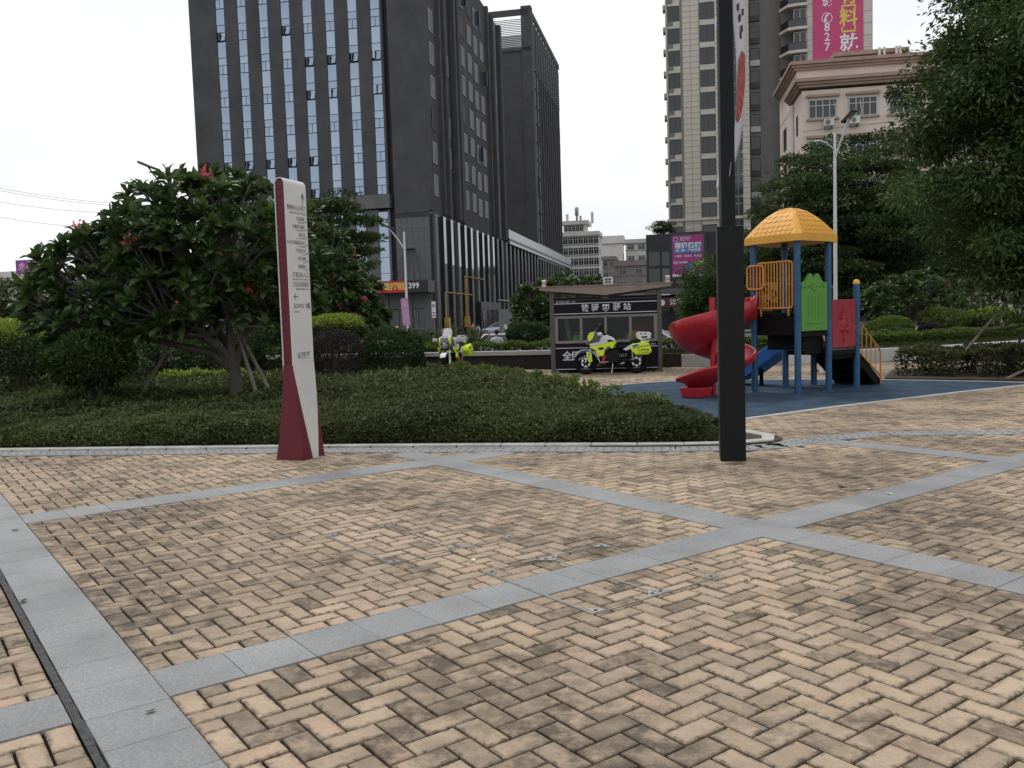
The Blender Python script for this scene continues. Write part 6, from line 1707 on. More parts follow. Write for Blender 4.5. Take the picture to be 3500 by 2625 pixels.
B_MAG = mat('billboard_magenta', (.30, .035, .19), .5, var=.06, vscale=1); B_WTX = mat('print_white', (.66, .66, .68), .6, var=0); B_BLU = mat('print_blue', (.06, .15, .42), .5, var=.05); B_PIN = mat('banner_rose', (.44, .06, .15), .7, var=.1, vscale=.4)
B_PUR = mat('billboard_purple', (.24, .05, .28), .6, var=.08); B_SIGN = mat('road_sign_blue', (.015, .06, .33), .45, var=.1); B_PURP2 = mat('print_dark_purple', (.05, .015, .1), .6, var=0)

BANG = math.atan2(-.1958, .9806)
def bld(name, label, x, y, z, cat='building', ang=BANG, group=None):
    return thing(name, label, cat, (x, y, z), ang, group)
def part(parent, name, m, *boxes, bevel=0):
    b = MB()
    for q in boxes: b.b2(*q)
    return b.build(name, m, parent, bevel=bevel)
WCACHE = {}
def window(parent, face, a, z, w, h, nx=2, nz=1, fr=None, gl=None, t=.07, off=0.0, name='window', proud=.05, open_=0):
    """window on the front (face 'f': a = local x, normal -y, off = plane y) or the right side ('s': a = local y, normal +x, off = plane x)
    or left side ('l', normal -x); frame is the part, panes its sub-part"""
    fr = fr or B_FRM; gl = gl or B_DGL
    key = (round(w, 3), round(h, 3), nx, nz, fr.name, gl.name, t)
    if key not in WCACHE:
        b = MB()
        b.b2(-w / 2, w / 2, -proud, 0, -h / 2, -h / 2 + t); b.b2(-w / 2, w / 2, -proud, 0, h / 2 - t, h / 2)
        for i in range(nx + 1):
            x = -w / 2 + t / 2 + (w - t) * i / nx; b.b2(x - t / 2, x + t / 2, -proud - .004, .004, -h / 2 + .001, h / 2 - .001)
        for k in range(1, nz):
            zz = -h / 2 + h * (k / nz if nz != 2 else .68); b.b2(-w / 2, w / 2, -proud + .003, -.003, zz - t / 2, zz + t / 2)
        p = MB(); p.poly([(-w / 2 + .01, -.02, -h / 2 + .01), (w / 2 - .01, -.02, -h / 2 + .01), (w / 2 - .01, -.02, h / 2 - .01), (-w / 2 + .01, -.02, h / 2 - .01)])
        WCACHE[key] = (b.data(name, fr), p.data('pane', gl))
    fm, pm = WCACHE[key]
    o = link(name, fm, parent); q = link('pane', pm, o)
    if face == 'f': o.location = (a, off, z)
    elif face == 's': o.location = (off, a, z); o.rotation_euler = (0, 0, PI / 2)
    else: o.location = (off, a, z); o.rotation_euler = (0, 0, -PI / 2)
    return o

# ---- dark office tower with glass strips
Z0 = -.2
T1 = bld('office_tower', 'dark charcoal office tower with vertical strips of blue glass', -8.42, 95.85, Z0)
zz = lambda z: z - Z0
# front wall between glass strips: piers
XS = [-24.0 + i * 2.60 for i in range(8)]
SW = 1.05
HT = 46
edges = [-27.25] + [v for x in XS for v in (x, x + SW)] + [-4.5]
for i in range(0, len(edges), 2):
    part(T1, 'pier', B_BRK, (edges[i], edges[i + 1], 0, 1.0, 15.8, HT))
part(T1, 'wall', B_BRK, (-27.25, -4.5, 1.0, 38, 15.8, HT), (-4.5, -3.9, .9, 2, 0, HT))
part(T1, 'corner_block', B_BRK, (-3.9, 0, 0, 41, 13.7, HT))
part(T1, 'band', B_GRAN, (-27.35, -4.3, -.5, 1.2, 14.3, 15.75))
part(T1, 'lower_wall', B_GRAN, (-27.25, -4.5, 1.1, 30, 0, 14.3))
for i in range(0, len(edges), 2): part(T1, 'lower_pier', B_GRAN, (edges[i], edges[i + 1], .1, 1.1, 0, 14.2))
# panes: per storey one vent pair, one short pane, one tall pane
gb = lambda w, h, m: (lambda b: b.data('glass_pane', m))(MB().box((0, 0, 0), (w, .03, h)))
G1 = [gb(SW - .06, .80 - .07, B_SKYG), gb(SW - .06, 1.77 - .07, B_SKYG), gb(SW / 2 - .06, 1.0 - .07, B_SKYG)]
G2 = [gb(SW - .06, .80 - .07, B_SKYG2), gb(SW - .06, 1.77 - .07, B_SKYG2), gb(SW / 2 - .06, 1.0 - .07, B_SKYG2)]
OPEN = {(3, 5): .3, (4, 4): .32, (5, 4): .3, (6, 4): .3, (4, 3): .2, (5, 3): .18, (0, 1): .3, (1, 1): .32, (3, 1): .3, (4, 1): .28, (7, 4): .2, (4, 0): .22, (7, 3): .15, (2, 1): .2, (0, 5): .25, (3, 0): .15}
for i, x in enumerate(XS):
    s = part(T1, 'glass_strip', B_FRMD, (x, x + SW, .16, .2, 15.8, HT))
    for k in range(9):
        zb_ = 15.65 - Z0 + k * 3.6
        if zb_ + 3.5 > HT: continue
        for (kind, zc, xs_) in ((2, .5, (-.5 * SW / 2, .5 * SW / 2)), (0, 1.4, (0,)), (1, 2.685, (0,))):
            for j, dx in enumerate(xs_):
                me = (G1 if random.random() < .7 else G2)[kind]
                o = bpy.data.objects.new('glass_pane', me); COL.objects.link(o); o.parent = s
                o.location = (x + SW / 2 + dx, .12, zb_ + zc)
                o.rotation_euler = (random.gauss(0, .014), 0, random.gauss(0, .014))
                if kind == 2 and (i, k) in OPEN and j == 0: o.rotation_euler = (0, 0, -OPEN[(i, k)] * 3); o.location.y = -.1
                if kind == 2 and (i, k) in OPEN and j == 1: o.rotation_euler = (-OPEN[(i, k)], 0, 0); o.location.y = .0
for i in (4, 5, 6, 7):
    x = XS[i] - .05; s = part(T1, 'glass_strip', B_FRMD, (x, x + SW + .1, .16, .2, 5.0, 14.1))
    z = 13.95
    for k, h in enumerate((1.6, 1.7, 1.7, 1.75, 1.7)):
        m = B_SKYG2
        b = MB(); b.box((x + .05 + SW / 2, .12, z - h / 2), (SW + .04, .03, h - .05)); b.build('glass_pane', m, s)
        z -= h
# granite tiles on the lower corner block
part(T1, 'tile_backing', B_GRAN2, (-3.9, 0, .05, 30, 0, 13.7))
tl = MB().box((0, 0, 0), (.625, .06, 1.09)).data('granite_tile', B_GRAN)
for c in range(6):
    for r_ in range(9):
        o = bpy.data.objects.new('granite_tile', tl); COL.objects.link(o); o.parent = T1; o.location = (-3.55 + c * .645, .03 + random.gauss(0, .004), 4.0 + r_ * 1.11 - .3); 
# canopy on rods, fascia with lettering
part(T1, 'canopy', B_GRAN2, (-14.5, .25, -2.6, .1, 4.95, 5.1), (-14.5, .25, -2.75, -2.55, 4.9, 6.2), (.15, .3, -2.6, .05, 4.9, 6.2))
part(T1, 'banner', B_RED, (-6.6, -2.1, -2.80, -2.76, 4.95, 6.17))
for i, s in enumerate('隆重招租'): text(s, .86, B_YTX, T1, (-5.0 + i * .8, -2.82, 5.55), (1, 0, 0), bold=.02)
text('399', .82, B_WTX, T1, (-1.2, -2.78, 5.6), (1, 0, 0), bold=.02)
for k in range(6):
    b = MB(); x = -4.0 + k * .72; b.tube([(-2.7 + k * .18, -.02, 9.7), (x, -2.4, 6.2)], .035, 6); b.build('tie_rod', B_GRAN2, T1)
b = MB(); b.tube([(-2.7, -.05, 9.75), (-1.8, -.05, 9.75)], .12, 8); b.build('rod_anchor', B_GRAN2, T1)
# ground floor shopfront below the canopy
part(T1, 'shopfront_post', B_GRAN, (-5.6, -5.0, -.2, .3, 0, 4.9), (-2.7, -2.3, -.2, .3, 0, 4.9), (-.9, 0, -.25, .3, 0, 4.9), (-9.2, -8.6, -.2, .3, 0, 4.9))
for (a, b_) in ((-8.6, -5.6), (-5.0, -2.7), (-2.3, -.9)):
    window(T1, 'f', (a + b_) / 2, 1.6, b_ - a, 3.2, 2, 1, B_FRMD, B_DGL, .08, -.05, 'shop_window')
part(T1, 'shop_fascia', B_GRAN, (-8.6, -.9, -.06, .1, 3.25, 4.9)); part(T1, 'push_bar', B_KALU if 'B_KALU' in globals() else M_KALU, (-5.0, -.9, -.16, -.1, 1.0, 1.08))
# right-hand side face: piers and stacked windows
for (y0, y1, d) in ((0, .9, .25), (5.3, 5.9, .45), (7.3, 8.0, .5), (11.4, 12.3, .6), (14.0, 15.4, .4), (31.4, 32.1, .45), (34.5, 35.3, .5), (39.6, 40.8, .5)):
    part(T1, 'pier', B_BRK2, (.0, d, y0, y1, 13.9, HT))
part(T1, 'recess', B_GRAN2, (0.002, .02, 5.9, 11.4, 14, HT)); part(T1, 'recess', B_GRAN2, (0.002, .02, 32.1, 39.6, 14, HT))
for yy, wv, ofs in ((3.1, 1.5, .0), (9.8, .5, .5), (17.5, 1.7, .2), (21.4, 1.7, .35), (24.9, 1.7, .1), (28.6, 1.7, .3), (37.4, .8, .2)):
    for k in range(9):
        z = 16.9 + k * 3.6 + ofs
        if z > HT - 1: continue
        if wv < 1 and random.random() < .45: continue
        w_ = window(T1, 's', yy, z, wv, 2.3, 3 if wv > 1 else 1, 1, B_FRM if random.random() < .75 else B_FRMD, B_DGS, .06, .03, 'side_window', .05)
        if random.random() < .09:
            b = MB(); b.box((wv * .1, -.35, 0), (.05, .62, 1.9)); b.build('open_sash', B_SKYG2, w_)
# ---- podium along the street, with fins
PD = bld('podium', 'long dark podium of granite fins running back beside the towers', -8.42, 95.85, Z0)
part(PD, 'wall', B_GRAN2, (-20, -.1, 41, 118, 0, 14.3), (-3.8, -.3, .9, 41, 0, 13.9))
for k in range(36):
    y = 1.0 + k * 3.25; w = 1.1
    b = MB(); b.b2(-.35, .35, y, y + w, 0, 13.6 if y < 41 else 13.4); b.build('fin', B_GRAN2 if k % 3 else B_GRAN, PD)
    if y < 32 and k > 0: part(PD, 'upper_panel', B_PANL, (.36, .38, y + .05, y + w - .05, 8.3, 13.6))
    if k < 14:
        window(PD, 's', y + w + 1.05, 9.5, 1.9, 3.2, 1, 1, B_FRMD, B_DGL, .1, -.05, 'podium_window'); window(PD, 's', y + w + 1.05, 4.8, 1.9, 3.0, 1, 1, B_FRMD, B_DGL, .1, -.05, 'podium_window')
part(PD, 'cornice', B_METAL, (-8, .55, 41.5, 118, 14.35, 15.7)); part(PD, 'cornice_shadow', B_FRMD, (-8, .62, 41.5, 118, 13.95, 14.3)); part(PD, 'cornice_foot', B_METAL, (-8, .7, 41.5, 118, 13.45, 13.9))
# gas pipes and cabinets on the podium side
b = MB(); b.tube([(.55, 3.3, .5), (.55, 3.3, 5.0), (.55, 16, 5.0)], .07, 6); b.build('gas_pipe', B_YEL, PD); b = MB()
for dy in (0, .6): b.tube([(.6, 12.5 + dy, .5), (.6, 12.5 + dy, 7.2), (.6, 22 + dy, 7.2)], .07, 6)
b.build('gas_pipe', B_YEL, PD)
for y0, h in ((3.0, 2.2), (12.2, 2.4)):
    part(PD, 'gas_cabinet', B_YEL, (.4, .9, y0, y0 + 1.1, .9, .9 + h * .55), bevel=.03)
b = MB(); b.tube([(.5, 32, 4.6), (.5, 60, 4.6)], .08, 6); b.build('pipe', B_FRM, PD)
part(PD, 'door_surround', B_GRAN2, (.3, .8, 20, 33, 0, 4.2)); 
for y in (22, 25, 28, 31): window(PD, 's', y, 1.7, 2.4, 3.0, 2, 1, B_FRMD, B_DGL, .1, .82, 'shop_door')
# ---- second dark tower
T2 = bld('office_tower', 'second dark tower behind the first, with louvred crown', -8.42 + .1958 * 70.3, 95.85 + .9806 * 70.3, Z0)
H2 = 51.6
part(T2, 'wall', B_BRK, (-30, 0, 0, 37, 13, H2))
part(T2, 'corner_pier', B_BRK2, (-1.6, .3, -.25, 1.6, 13, 59.2)); part(T2, 'crown_rail', B_BRK2, (-30, -.02, -.25, .1, 57.6, 58.7), (.0, .3, 1.6, 37, 57.6, 58.6), (-30, .0, -.25, .1, 51.2, 51.8))
for x in (-8.6, -14, -20): part(T2, 'crown_post', B_BRK2, (x, x + .8, -.2, .1, 51.6, 57))
for k in range(17):
    z = 51.9 + k * .31; b = MB(); b.b2(-29.8, -1.6, -.15, .05, z, z + .09 + (.12 if k < 7 else 0)); b.build('louvre', B_GRAN, T2)
part(T2, 'plant_room', B_BRK2, (-24, -6.0, 8, 30, 51.6, 54.2))
for k in range(12):
    y = 1.6 + k * 3.0; part(T2, 'side_pier', B_BRK2, (.0, .3, y, y + .8, 13, 57.6)); 
    part(T2, 'side_louvre', B_GRAN2, *[(.02, .2, y + .8, min(37, y + 3.0), 48.5 + j * .5, 48.7 + j * .5) for j in range(17)])
    for f in range(10):
        if k in (0, 1, 3) and random.random() < .9:
            o = window(T2, 's', y + 2.0, 17 + f * 3.3, 1.0, 2.6, 1, 1, B_FRM if k < 2 else B_FRMD, B_SKYG2 if k < 2 else B_DGL, .12, .04, 'side_window', .06)
        elif random.random() < .2: window(T2, 's', y + 2.0, 17 + f * 3.3, .9, 2.4, 1, 1, B_FRMD, B_DGL, .12, .04, 'side_window', .06)
part(T2, 'base_band', B_GRAN2, (-6, .4, -.3, 37, 13, 16))

# ---- mid-distance flats between the towers and the apartment block
def flats(name, label, px, D_, width, depth, floors, fh, ztop, wall, bandh=1.9, nwin=8, first=2, side=True, parapet=1.0, ang=BANG, winw=None):
    p = at(px, 1080, D_); t = bld(name, label, p.x, D_, -.5, ang=ang); zt = ztop + .5
    part(t, 'wall', wall, (-width, 0, 0, depth, 0, zt - parapet)); part(t, 'parapet', wall, (-width - .3, .3, -.3, depth + .3, zt - parapet, zt)); part(t, 'cornice_line', B_MAUV, (-width - .34, .34, -.34, depth + .3, zt - parapet - .18, zt - parapet - .002))
    for f in range(floors):
        zc = zt - parapet - .35 - bandh / 2 - f * fh
        for i in range(nwin):
            w = width / nwin if winw is None else winw
            window(t, 'f', -width + width * (i + .5) / nwin, zc, w * .97, bandh, 2, 2, B_FRM, B_DGL, .09, .0, 'window', .08)
        part(t, 'sill_line', B_MAUV, (-width - .1, .1, -.12, .2, zc - bandh / 2 - .28, zc - bandh / 2 - .1))
        if side:
            for j in range(2): window(t, 's', 1.2 + j * depth * .45, zc, 1.5, bandh * .8, 2, 2, B_FRM, B_DGL, .09, .0, 'window', .08)
    return t
f1 = flats('apartment_house', 'cream apartment house with long window bands between the towers', 2052, 235, 9.6, 9, 6, 2.83, 24.5, B_OFFW, 1.9, 7)
part(f1, 'top_storey', B_OFFW, (-9.4, -3.6, .3, 8, 25.0, 27.0)); part(f1, 'top_roof', B_OFFW, (-9.8, -2.6, -.3, 8.4, 27.0, 28.0))
for i in range(5): window(f1, 'f', -8.7 + i * 1.05, 26.0, 1.0, 1.6, 2, 2, B_FRM, B_DGL, .09, .28)
for x, z1, nm in ((-9.0, 30.2, 'vent_stack'), (-5.4, 29.6, 'vent_stack'), (-2.2, 30.4, 'vent_stack')): part(f1, nm, B_OFFW, (x, x + .65, 3, 3.7, 27.5, z1))
b = MB(); b.lathe([(.5, 29.6), (.55, 29.7), (.55, 31.5), (.4, 31.8), (0, 31.85)], 12, (-5.9, 2, 0)); b.tube([(-5.9, 2, 28), (-5.9, 2, 29.6)], .3, 6); b.build('water_tank', B_METAL, f1, smooth=40)
for x, z in ((-9.2, 17.0), (-5.4, 11.8)): part(f1, 'air_conditioner', B_OFFW, (x, x + .9, -.75, -.35, z, z + .7))
f2 = flats('apartment_house', 'plain white slab house behind the cream apartment house', 2133, 262, 9.0, 7, 0, 3, 25.6, B_OFFW, parapet=2.2)
for k in range(6): window(f2, 's', 2.0, 5 + k * 3.0, 2.4, 2.0, 3, 2); window(f2, 's', 5.0, 5 + k * 3.0, 2.0, 2.0, 2, 2)
flats('apartment_house', 'small grey house with bracketed eaves in front of the white slab house', 2108, 215, 3.2, 7, 4, 2.9, 16.3, B_MAUV, 1.6, 2, parapet=.6, winw=1.1)
flats('apartment_house', 'brownish low house right of the grey house with bracketed eaves', 2136, 205, 3.4, 7, 3, 2.9, 11.8, B_MAUV, 1.5, 2, parapet=.8, winw=1.0)
flats('apartment_house', 'mauve grey house behind the kiosk roof', 2215, 190, 7.0, 7, 4, 3.1, 13.6, B_MAUV, 1.7, 2, side=False, winw=1.6)
flats('apartment_house', 'stepped balcony house above the mauve grey house', 2216, 240, 5.8, 7, 5, 3.1, 22.5, B_OFFW, 1.5, 2, side=False, winw=2.0)

# ---- beige apartment tower
pA = at(2570, 1080, 119); AP = bld('apartment_tower', 'tall beige tiled apartment tower with bay windows', pA.x, 119, -.4)
WA = 10.9; HA = 50
part(AP, 'core_wall', B_BEIGEJ, (-WA, 0, .05, 18, 0, HA))
part(AP, 'grey_wing', B_GREY, (0, 4.2, 2.6, 18, 0, HA))
# tiles: individual on the visible front between the windows
tm = MB().box((0, 0, 0), (1.05, .08, .70)).data('facade_tile', B_BEIGE)
zrows = [11.6 + i * .745 for i in range(48)]
cols = [-8.15, -7.06, -3.9, -2.81]
cnt = 0
for z in zrows:
    for c in cols:
        o = bpy.data.objects.new('facade_tile', tm); COL.objects.link(o); o.parent = AP; o.location = (c, .02 + random.gauss(0, .004), z); cnt += 1
b = MB()
for i in range(48):
    z = 11.6 + i * .745
    b.box((-.55, .02, z), (1.05, .08, .70))
    if True: b.box((-WA + .1, .02, z), (.18, .08, .70))
tag(b.build('facade_tiles', B_BEIGE, AP), kind='stuff')
for k in range(14):
    z = 9.0 + k * 2.95
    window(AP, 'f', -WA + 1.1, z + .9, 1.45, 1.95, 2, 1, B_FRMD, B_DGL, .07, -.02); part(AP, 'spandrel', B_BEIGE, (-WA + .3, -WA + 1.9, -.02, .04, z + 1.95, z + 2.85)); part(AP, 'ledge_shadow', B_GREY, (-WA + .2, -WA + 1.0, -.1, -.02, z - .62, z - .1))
    window(AP, 'f', -5.4, z + .9, 1.8, 2.15, 2, 1, B_FRMD, B_DGL, .07, -.02); part(AP, 'spandrel', B_BEIGE, (-6.4, -4.45, -.02, .04, z + 2.05, z + 2.8))
    window(AP, 'f', -1.55, z + 1.2, 1.3, 2.75, 2, 2, B_FRMS, B_DGL, .07, -.02)
    window(AP, 'f', .95, z + .9, 1.3, 2.4, 1, 1, B_FRMD, B_DGL, .08, 2.58); part(AP, 'balcony_rail', B_FRM if k % 3 == 0 else B_FRMD, (.3, 1.6, 2.35, 2.4, z - .3, z + .45))
    window(AP, 'l', 4, z + .9, 1.6, 2.2, 2, 1, B_FRMD, B_DGL, .07, -WA - .01); part(AP, 'bay', B_BEIGE, (-WA - .35, -WA - .02, 1.2, 2.8, z + 2.0, z + 2.6))
for z in (14.6,): part(AP, 'string_course', B_BEIGE, (-WA - .2, .3, -.25, .3, z, z + .35))
# right wing with canted balconies and rose banner
part(AP, 'right_wing', B_BEIGEJ, (6.4, 15.3, -1.0, 18, 0, HA)); part(AP, 'wing_tiles', B_BEIGE, (7.3, 15.25, -1.06, -.98, 20, HA), (15.28, 15.36, -1.0, 10, 20, HA))
for z in [20.5 + i * 1.5 for i in range(20)]: part(AP, 'tile_seam', B_BEIGEJ, (7.3, 15.27, -1.075, -1.061, z, z + .05))
for k in range(14):
    z = 12.0 + k * 2.95
    b = MB(); b.prism([(3.9, .2), (4.8, -1.6), (6.0, -1.9), (7.25, -1.9), (7.25, -1.0), (6.4, -1.0), (6.4, .2)], z - .25, z + .1); b.build('balcony_slab', B_BEIGE, AP)
    b = MB(); b.prism([(4.1, .2), (4.9, -1.45), (6.0, -1.7), (7.1, -1.7), (7.1, -1.62), (6.0, -1.6), (4.98, -1.38), (4.2, .2)], z + .1, z + 1.05); b.build('balcony_glass', B_DGL, AP)
    b = MB(); b.tube([(4.15, .2, z + 1.1), (4.92, -1.42, z + 1.1), (6.0, -1.67, z + 1.1), (7.1, -1.67, z + 1.1)], .05, 6); b.build('balcony_rail', B_FRMD, AP)
    window(AP, 'f', 6.4, z + 1.4, 1.6, 2.3, 2, 1, B_FRM, B_DGL, .08, -1.09, 'balcony_door'); window(AP, 'l', 1.0, z + 1.4, 1.5, 2.2, 2, 1, B_FRMD, B_DGL, .08, 6.38)
part(AP, 'wing_back', B_GREY, (4.2, 6.4, 1.0, 18, 0, HA))
part(AP, 'rose_banner', B_PIN, (8.0, 14.2, -1.16, -1.10, 25.0, HA))
zA = lambda py: at(2850, py, 116.5).z + .4
for s_, y, sz in (('城', 14, 1.25), ('✆', 68, 1.5), ('8', 98, 1.45), ('2', 131, 1.45), ('7', 165, 1.45)): text(s_, sz, B_WTX, AP, (9.75, -1.18, zA(y)), (1, 0, 0), bold=.01)
for s_, y, sz, m_ in (('有', 0, 2.3, B_YTX), ('料', 75, 2.3, B_YTX), ('就', 158, 2.3, B_WTX)): text(s_, sz, m_, AP, (12.4, -1.18, zA(y)), (1, 0, 0), bold=.02)
for y, fl in ((30, 1), (117, -1)):
    part(AP, 'bracket_mark', B_YTX, (11.5, 13.3, -1.18, -1.165, zA(y) - .11, zA(y) + .11), (11.5, 11.7, -1.18, -1.165, min(zA(y), zA(y) - fl * .6), max(zA(y), zA(y) - fl * .6)), (13.1, 13.3, -1.18, -1.165, min(zA(y), zA(y) - fl * .6), max(zA(y), zA(y) - fl * .6)))

# ---- pink office building at right
pP = at(2747, 1060, 73); PK = bld('office_building', 'pink rendered building with brown cornices behind the trees', pP.x, 73, -.4, ang=math.radians(-9.5))
WP, HP = 22, 20.7
part(PK, 'wall', B_PINK, (0, WP, 0, 6, 0, HP - .9)); part(PK, 'rear_wall', B_PINK, (.2, WP, 6, 14.5, 0, HP - .9), (.2, WP, 4.0, 14.5, HP - .8, HP + 1.8))
def cornice(t, x0, x1, y0, y1, z):
    for dz, d in ((0, .62), (.3, .42), (.5, .25)):
        part(t, 'cornice', B_CORN, (x0 - d, x1 + .1, y0 - d, y1 + d * .3, z - dz - (.28 if dz == 0 else .19), z - dz))
cornice(PK, 0, WP, 0, 6, HP); cornice(PK, .2, WP, 4.0, 14.5, HP + 2.45)
for i in range(6):
    xc = 1.6 + i * 3.12
    for fl in range(6):
        zc = 18.25 - fl * 3.3
        if zc < 1: continue
        window(PK, 'f', xc, zc, 2.2, 1.5, 4, 2, B_FRM, B_DGL, .06, -.0, 'window', .1)
        part(PK, 'window_head', B_CORN, (xc - 1.3, xc + 1.3, -.28, .0, zc + .95, zc + 1.15)); part(PK, 'window_sill', B_CORN, (xc - 1.28, xc + 1.28, -.2, 0, zc - .92, zc - .78))
def ac(t, x, z, y=-.7):
    b = MB(); b.b2(x, x + .78, y, y + .36, z, z + .55); o = b.build('air_conditioner', B_OFFW, t, bevel=.03); g = MB(); g.lathe([(.21, y - .01), (.0, y - .01)], 14, (x + .28, 0, z + .28), 'Y'); g.build('fan_grille', B_GREY, o)
    b = MB(); b.tube([(x + .74, y + .2, z + .5), (x + 1.0, y + .5, z + 1.0), (x + .9, -.05, z + 2.0)], .03, 5); b.build('pipe', B_OFFW, o); part(t, 'ac_bracket', B_GREY, (x + .1, x + .16, y, 0, z - .2, z), (x + .62, x + .68, y, 0, z - .2, z))
for x, z in ((1.6, 16.75), (3.6, 16.8), (8.1, 16.95)): ac(PK, x, z)
b = MB(); b.tube([(0.02, -.03, 16.6), (12, -.03, 17.1)], .03, 5); b.build('cable', B_OFFW, PK)
for k, y in enumerate((4.4, 5.0, 5.5)):
    b = MB(); b.tube([(-.12, y, 0), (-.12, y, HP - 1)], .09, 8); b.build('drainpipe', B_OFFW, PK)
for fl in range(6): window(PK, 'l', 11, 18 - fl * 3.3, 1.6, 2.0, 2, 1, B_FRMD, B_DGL, .08, .19, 'window'); window(PK, 'l', 2.5, 17.5 - fl * 3.3, .6, 1.6, 1, 1, B_FRMD, B_DGL, .08, -.01, 'window')
part(PK, 'roof_room', B_PINK, (4.4, 9.0, 7, 13, HP + 1.6, HP + 3.2)); part(PK, 'roof_slab', B_CORN, (3.6, 9.8, 5.6, 14, HP + 3.2, HP + 3.55))
for x in (7.2, 7.6, 8.6, 8.9): part(PK, 'roof_pipe', B_OFFW, (x, x + .2, 5.3, 5.5, HP + 2.4, HP + 3.6))
for x in (17.2, 17.8, 18.6): part(PK, 'roof_pipe', B_OFFW, (x, x + .15, 8, 8.2, HP + 2.9, HP + 5.3))

# ---- dark shopping block with magenta billboard
pS = at(2213, 1075, 101); SB = bld('shopping_block', 'low dark glass shopping block carrying a magenta billboard', pS.x, 101, -.3)
HS = at(2300, 800, 101).z + .3
part(SB, 'upper_wall', B_GRAN2, (0, 16, 0, 12, 4.8, HS)); part(SB, 'ledge', B_GRAN, (-.3, 16, -1.2, 0, 4.1, 4.75)); part(SB, 'lower_wall', B_FRMD, (0, 16, 1.5, 12, 0, 4.1))
for i in range(5):
    window(SB, 'f', .9 + i * 1.5 + (6.0 if i > 2 else 0), 8.2, 1.35, 1.7, 1, 1, B_FRMD, B_DGL, .06, -.0, 'glass_panel'); window(SB, 'f', .9 + i * 1.5 + (6.0 if i > 2 else 0), 6.2, 1.35, 1.9, 1, 1, B_FRMD, B_DGL if i != 1 else B_GREY, .06, -.0, 'glass_panel')
bx0, bx1 = 2.95, 6.45; bz0, bz1 = at(2350, 946, 101).z + .3, at(2350, 806, 101).z + .3
part(SB, 'billboard_frame', B_FRMD, (bx0 - .35, bx1 + .35, -.25, -.02, bz0 - .35, bz1 + .35)); bb = part(SB, 'billboard', B_MAG, (bx0, bx1, -.30, -.255, bz0, bz1))
bw, bh = bx1 - bx0, bz1 - bz0; bc = (bx0 + bx1) / 2
part(SB, 'blue_box', B_BLU, (bx0 + .2, bx1 - .2, -.32, -.305, bz1 - bh * .44, bz1 - bh * .18))
r_ = (1, 0, 0)
text('带租热销', bw * .21, B_WTX, SB, (bc, -.33, bz1 - bh * .265), r_, bold=.03); text('虎门唯一产权旺铺', bw * .10, B_WTX, SB, (bc, -.33, bz1 - bh * .375), r_, bold=.02)
text('小面积 · 低总价 · 高回报', bw * .082, B_WTX, SB, (bc, -.32, bz1 - bh * .51), r_, bold=.01); text('827 99888', bw * .105, B_WTX, SB, (bx0 + bw * .26, -.32, bz1 - bh * .665), r_, bold=.02); text('国际商城', bw * .085, B_WTX, SB, (bx0 + bw * .42, -.32, bz1 - bh * .075), r_); text('商业广场', bw * .07, B_WTX, SB, (bx0 + bw * .4, -.32, bz1 - bh * .125), r_)
b = MB(); b.lathe([(.24, -.31), (0, -.31)], 14, (bx0 + bw * .12, 0, bz1 - bh * .1), 'Y'); o = b.build('billboard_logo', B_PURP2, SB); b = MB(); b.lathe([(.25, -.315), (.19, -.315)], 14, (bx0 + bw * .12, 0, bz1 - bh * .1), 'Y'); b.build('logo_ring', B_WTX, o)
b = MB(); b.poly([(bx0 + bw * .38, -.31, bz0 + bh * .22), (bx0 + bw * .7, -.31, bz0 + bh * .36), (bx0 + bw * .8, -.31, bz0 + bh * .3), (bx0 + bw * .45, -.31, bz0 + bh * .14)]); b.build('printed_roof', B_BLU, SB)
b = MB(); b.poly([(bx0 + bw * .6, -.312, bz0 + bh * .27), (bx1, -.312, bz0 + bh * .41), (bx1, -.312, bz0 + bh * .31), (bx0 + bw * .66, -.312, bz0 + bh * .21)]); b.build('printed_roof', MATS['bag_green'], SB)
b = MB()
for i in range(14): h_ = bh * (.02 + .05 * random.random()); b.b2(bx0 + bw * i / 14, bx0 + bw * (i + .8) / 14, -.312, -.31, bz0, bz0 + h_ + (bh * .1 if i > 6 else 0))
b.build('printed_skyline', B_WTX, SB)
part(SB, 'restaurant_sign', mat('sign_maroon', (.07, .012, .015), .5, var=.1), (1.2, 8.0, -1.3, -1.22, 2.6, 3.7)); text('润亨中', .75, B_WTX, SB, (3.7, -1.33, 3.15), r_, bold=.02)
for s, z in (('火', 3.5), ('锅', 3.1), ('店', 2.75)): text(s, .4, B_YTX, SB, (5.35, -1.33, z), r_)
b = MB(); b.lathe([(.35, -1.32), (0, -1.32)], 12, (1.7, 0, 3.15), 'Y'); b.build('sign_disc', B_WTX, SB)
for x in (1.5, 4.0, 6.5): window(SB, 'f', x, 1.4, 2.2, 2.5, 2, 1, B_FRMD, B_DGL, .08, 1.45, 'shop_window')
part(SB, 'awning', B_FRMD, (3.4, 8.5, -2.6, -1.2, 2.2, 2.35))
# further dark shop row seen under the trees at right, red fascia signs
p = at(2520, 1090, 78); SR = bld('shop_row', 'low shop row with red fascia signs glimpsed behind the trees', p.x, 78, -.3)
part(SR, 'wall', B_MAUV, (0, 34, 0, 8, 0, 6)); part(SR, 'roof', B_GREY, (-.2, 34, -1.2, 8, 6, 6.3))
for i in range(8):
    part(SR, 'fascia_sign', B_RED if i % 2 == 0 else B_GRAN2, (.4 + i * 4.2, 4.2 + i * 4.2, -.2, 0, 3.1, 4.2)); window(SR, 'f', 2.3 + i * 4.2, 1.5, 3.6, 2.8, 2, 1, B_FRM, B_DGL, .1, 0, 'shop_window')
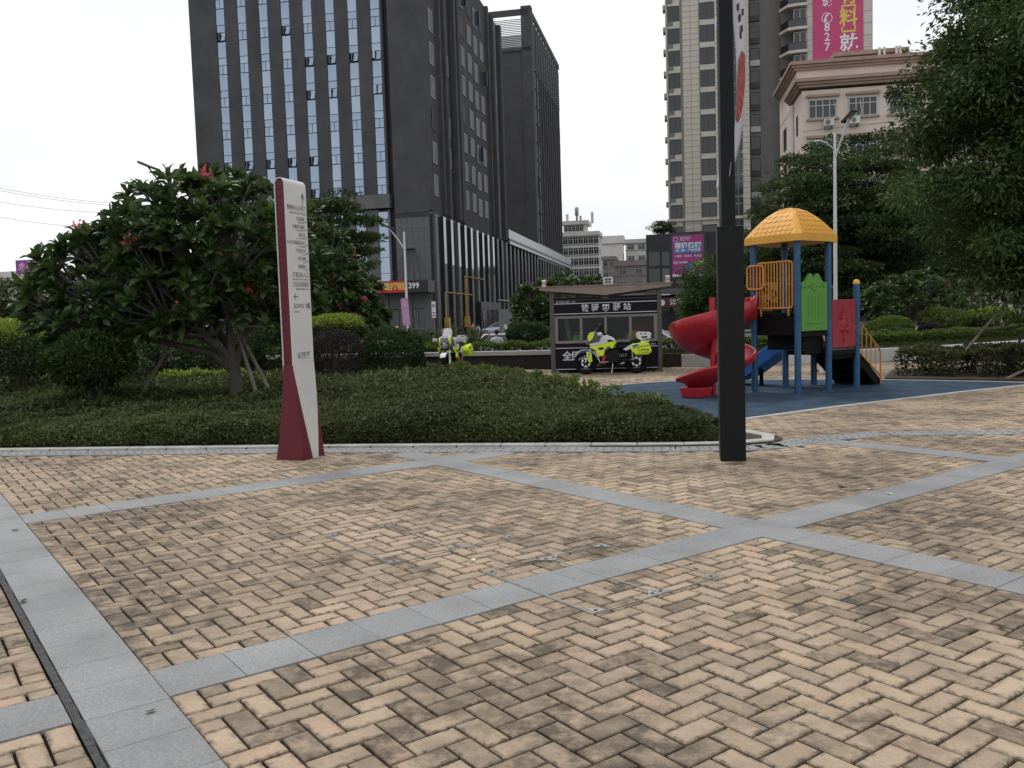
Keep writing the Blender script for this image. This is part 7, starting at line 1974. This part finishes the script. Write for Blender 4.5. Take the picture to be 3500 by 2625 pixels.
# small tree on the roof of the shopping block
p = at(2268, 800, 108); clump_tree('small dark tree standing on the roof of the shopping block', (p.x, 108, HS - .4), 1.6, ((p.x, 108, HS + 1.2), (1.6, 1.4, .9)), 34, 110, G_LAYER, .2, 41, flat=.5, rc=.55, trunk_r=.1)
part(SB, 'roof_deck', B_GRAN2, (0, 15.5, .3, 12, HS - .02, HS + .01))

# ---- far left: pale houses, purple billboard, blue road sign
p = at(62, 1100, 150); flats('apartment_house', 'pale stair-topped house at the far left edge', 62, 150, 7, 7, 3, 3, at(30, 928, 150).z, B_OFFW, 1.5, 3, side=False, winw=1.2)
lf = flats('warehouse', 'long pale wall building under the purple billboard at left', 230, 140, 10, 8, 1, 3, at(100, 943, 140).z, B_OFFW, 1.4, 3, side=False, winw=1.2)
pb = at(62, 1000, 138); pbb = thing('billboard', 'purple rooftop billboard at the far left', 'billboard', (pb.x, 138, at(62, 945, 140).z), BANG)
hb = at(62, 890, 138).z - at(62, 945, 140).z; wb = 3.6
b = MB(); b.b2(0, wb, -.1, .1, .25, hb); b.build('panel', B_PUR, pbb); text('虎', 1.25, B_WTX, pbb, (1.05, -.13, hb * .55), (1, 0, 0)); text('门', 1.25, B_WTX, pbb, (2.5, -.13, hb * .62), (1, 0, 0)); text('77 8888', .4, B_WTX, pbb, (1.6, -.13, hb * .25), (1, 0, 0))
for x in (.4, wb - .4): part(pbb, 'leg', B_GREY, (x - .08, x + .08, -.05, .2, -.05, .3))
ps_ = at(218, 1000, 66); t = thing('road_sign', 'blue direction road sign seen through the frangipani', 'sign', (ps_.x, 66, roadz(66)), BANG)
zs0, zs1 = at(240, 1003, 66).z - roadz(66), at(240, 957, 66).z - roadz(66)
b = MB(); b.b2(0, 2.2, -.04, .04, zs0, zs1); b.build('board', B_SIGN, t); text('太宝路', .38, B_WTX, t, (.9, -.06, zs1 - .3), (1, 0, 0)); text('TAIBAO RD', .16, B_WTX, t, (.9, -.06, zs1 - .58), (1, 0, 0)); b = MB(); b.tube([(1.9, .1, 0), (1.9, .1, zs1)], .09, 8); b.build('pole', M_KALU, t)
pr_ = at(300, 1000, 120); t = bld('shop_house', 'pale shop house with an orange and grey hoarding left of the tower', pr_.x, 120, -.3); hq = at(320, 885, 120).z + .3
part(t, 'wall', B_OFFW, (0, 12, 0, 8, 0, hq - 3.0)); part(t, 'sign_panel', B_METAL, (-.2, 7, -.3, 0, hq - 3.0, hq)); part(t, 'sign_edge', MATS['gas_pipe_yellow'], (-.2, 7, -.35, -.3, hq - .5, hq)); text('龙泉', 1.3, B_RED, t, (2.2, -.34, hq - 1.6), (1, 0, 0))
for i in range(5): window(t, 'f', 1.4 + i * 2.2, 3.4, 1.4, 1.5, 2, 1, off=-.01)
bpy.data.objects.remove(_TO)
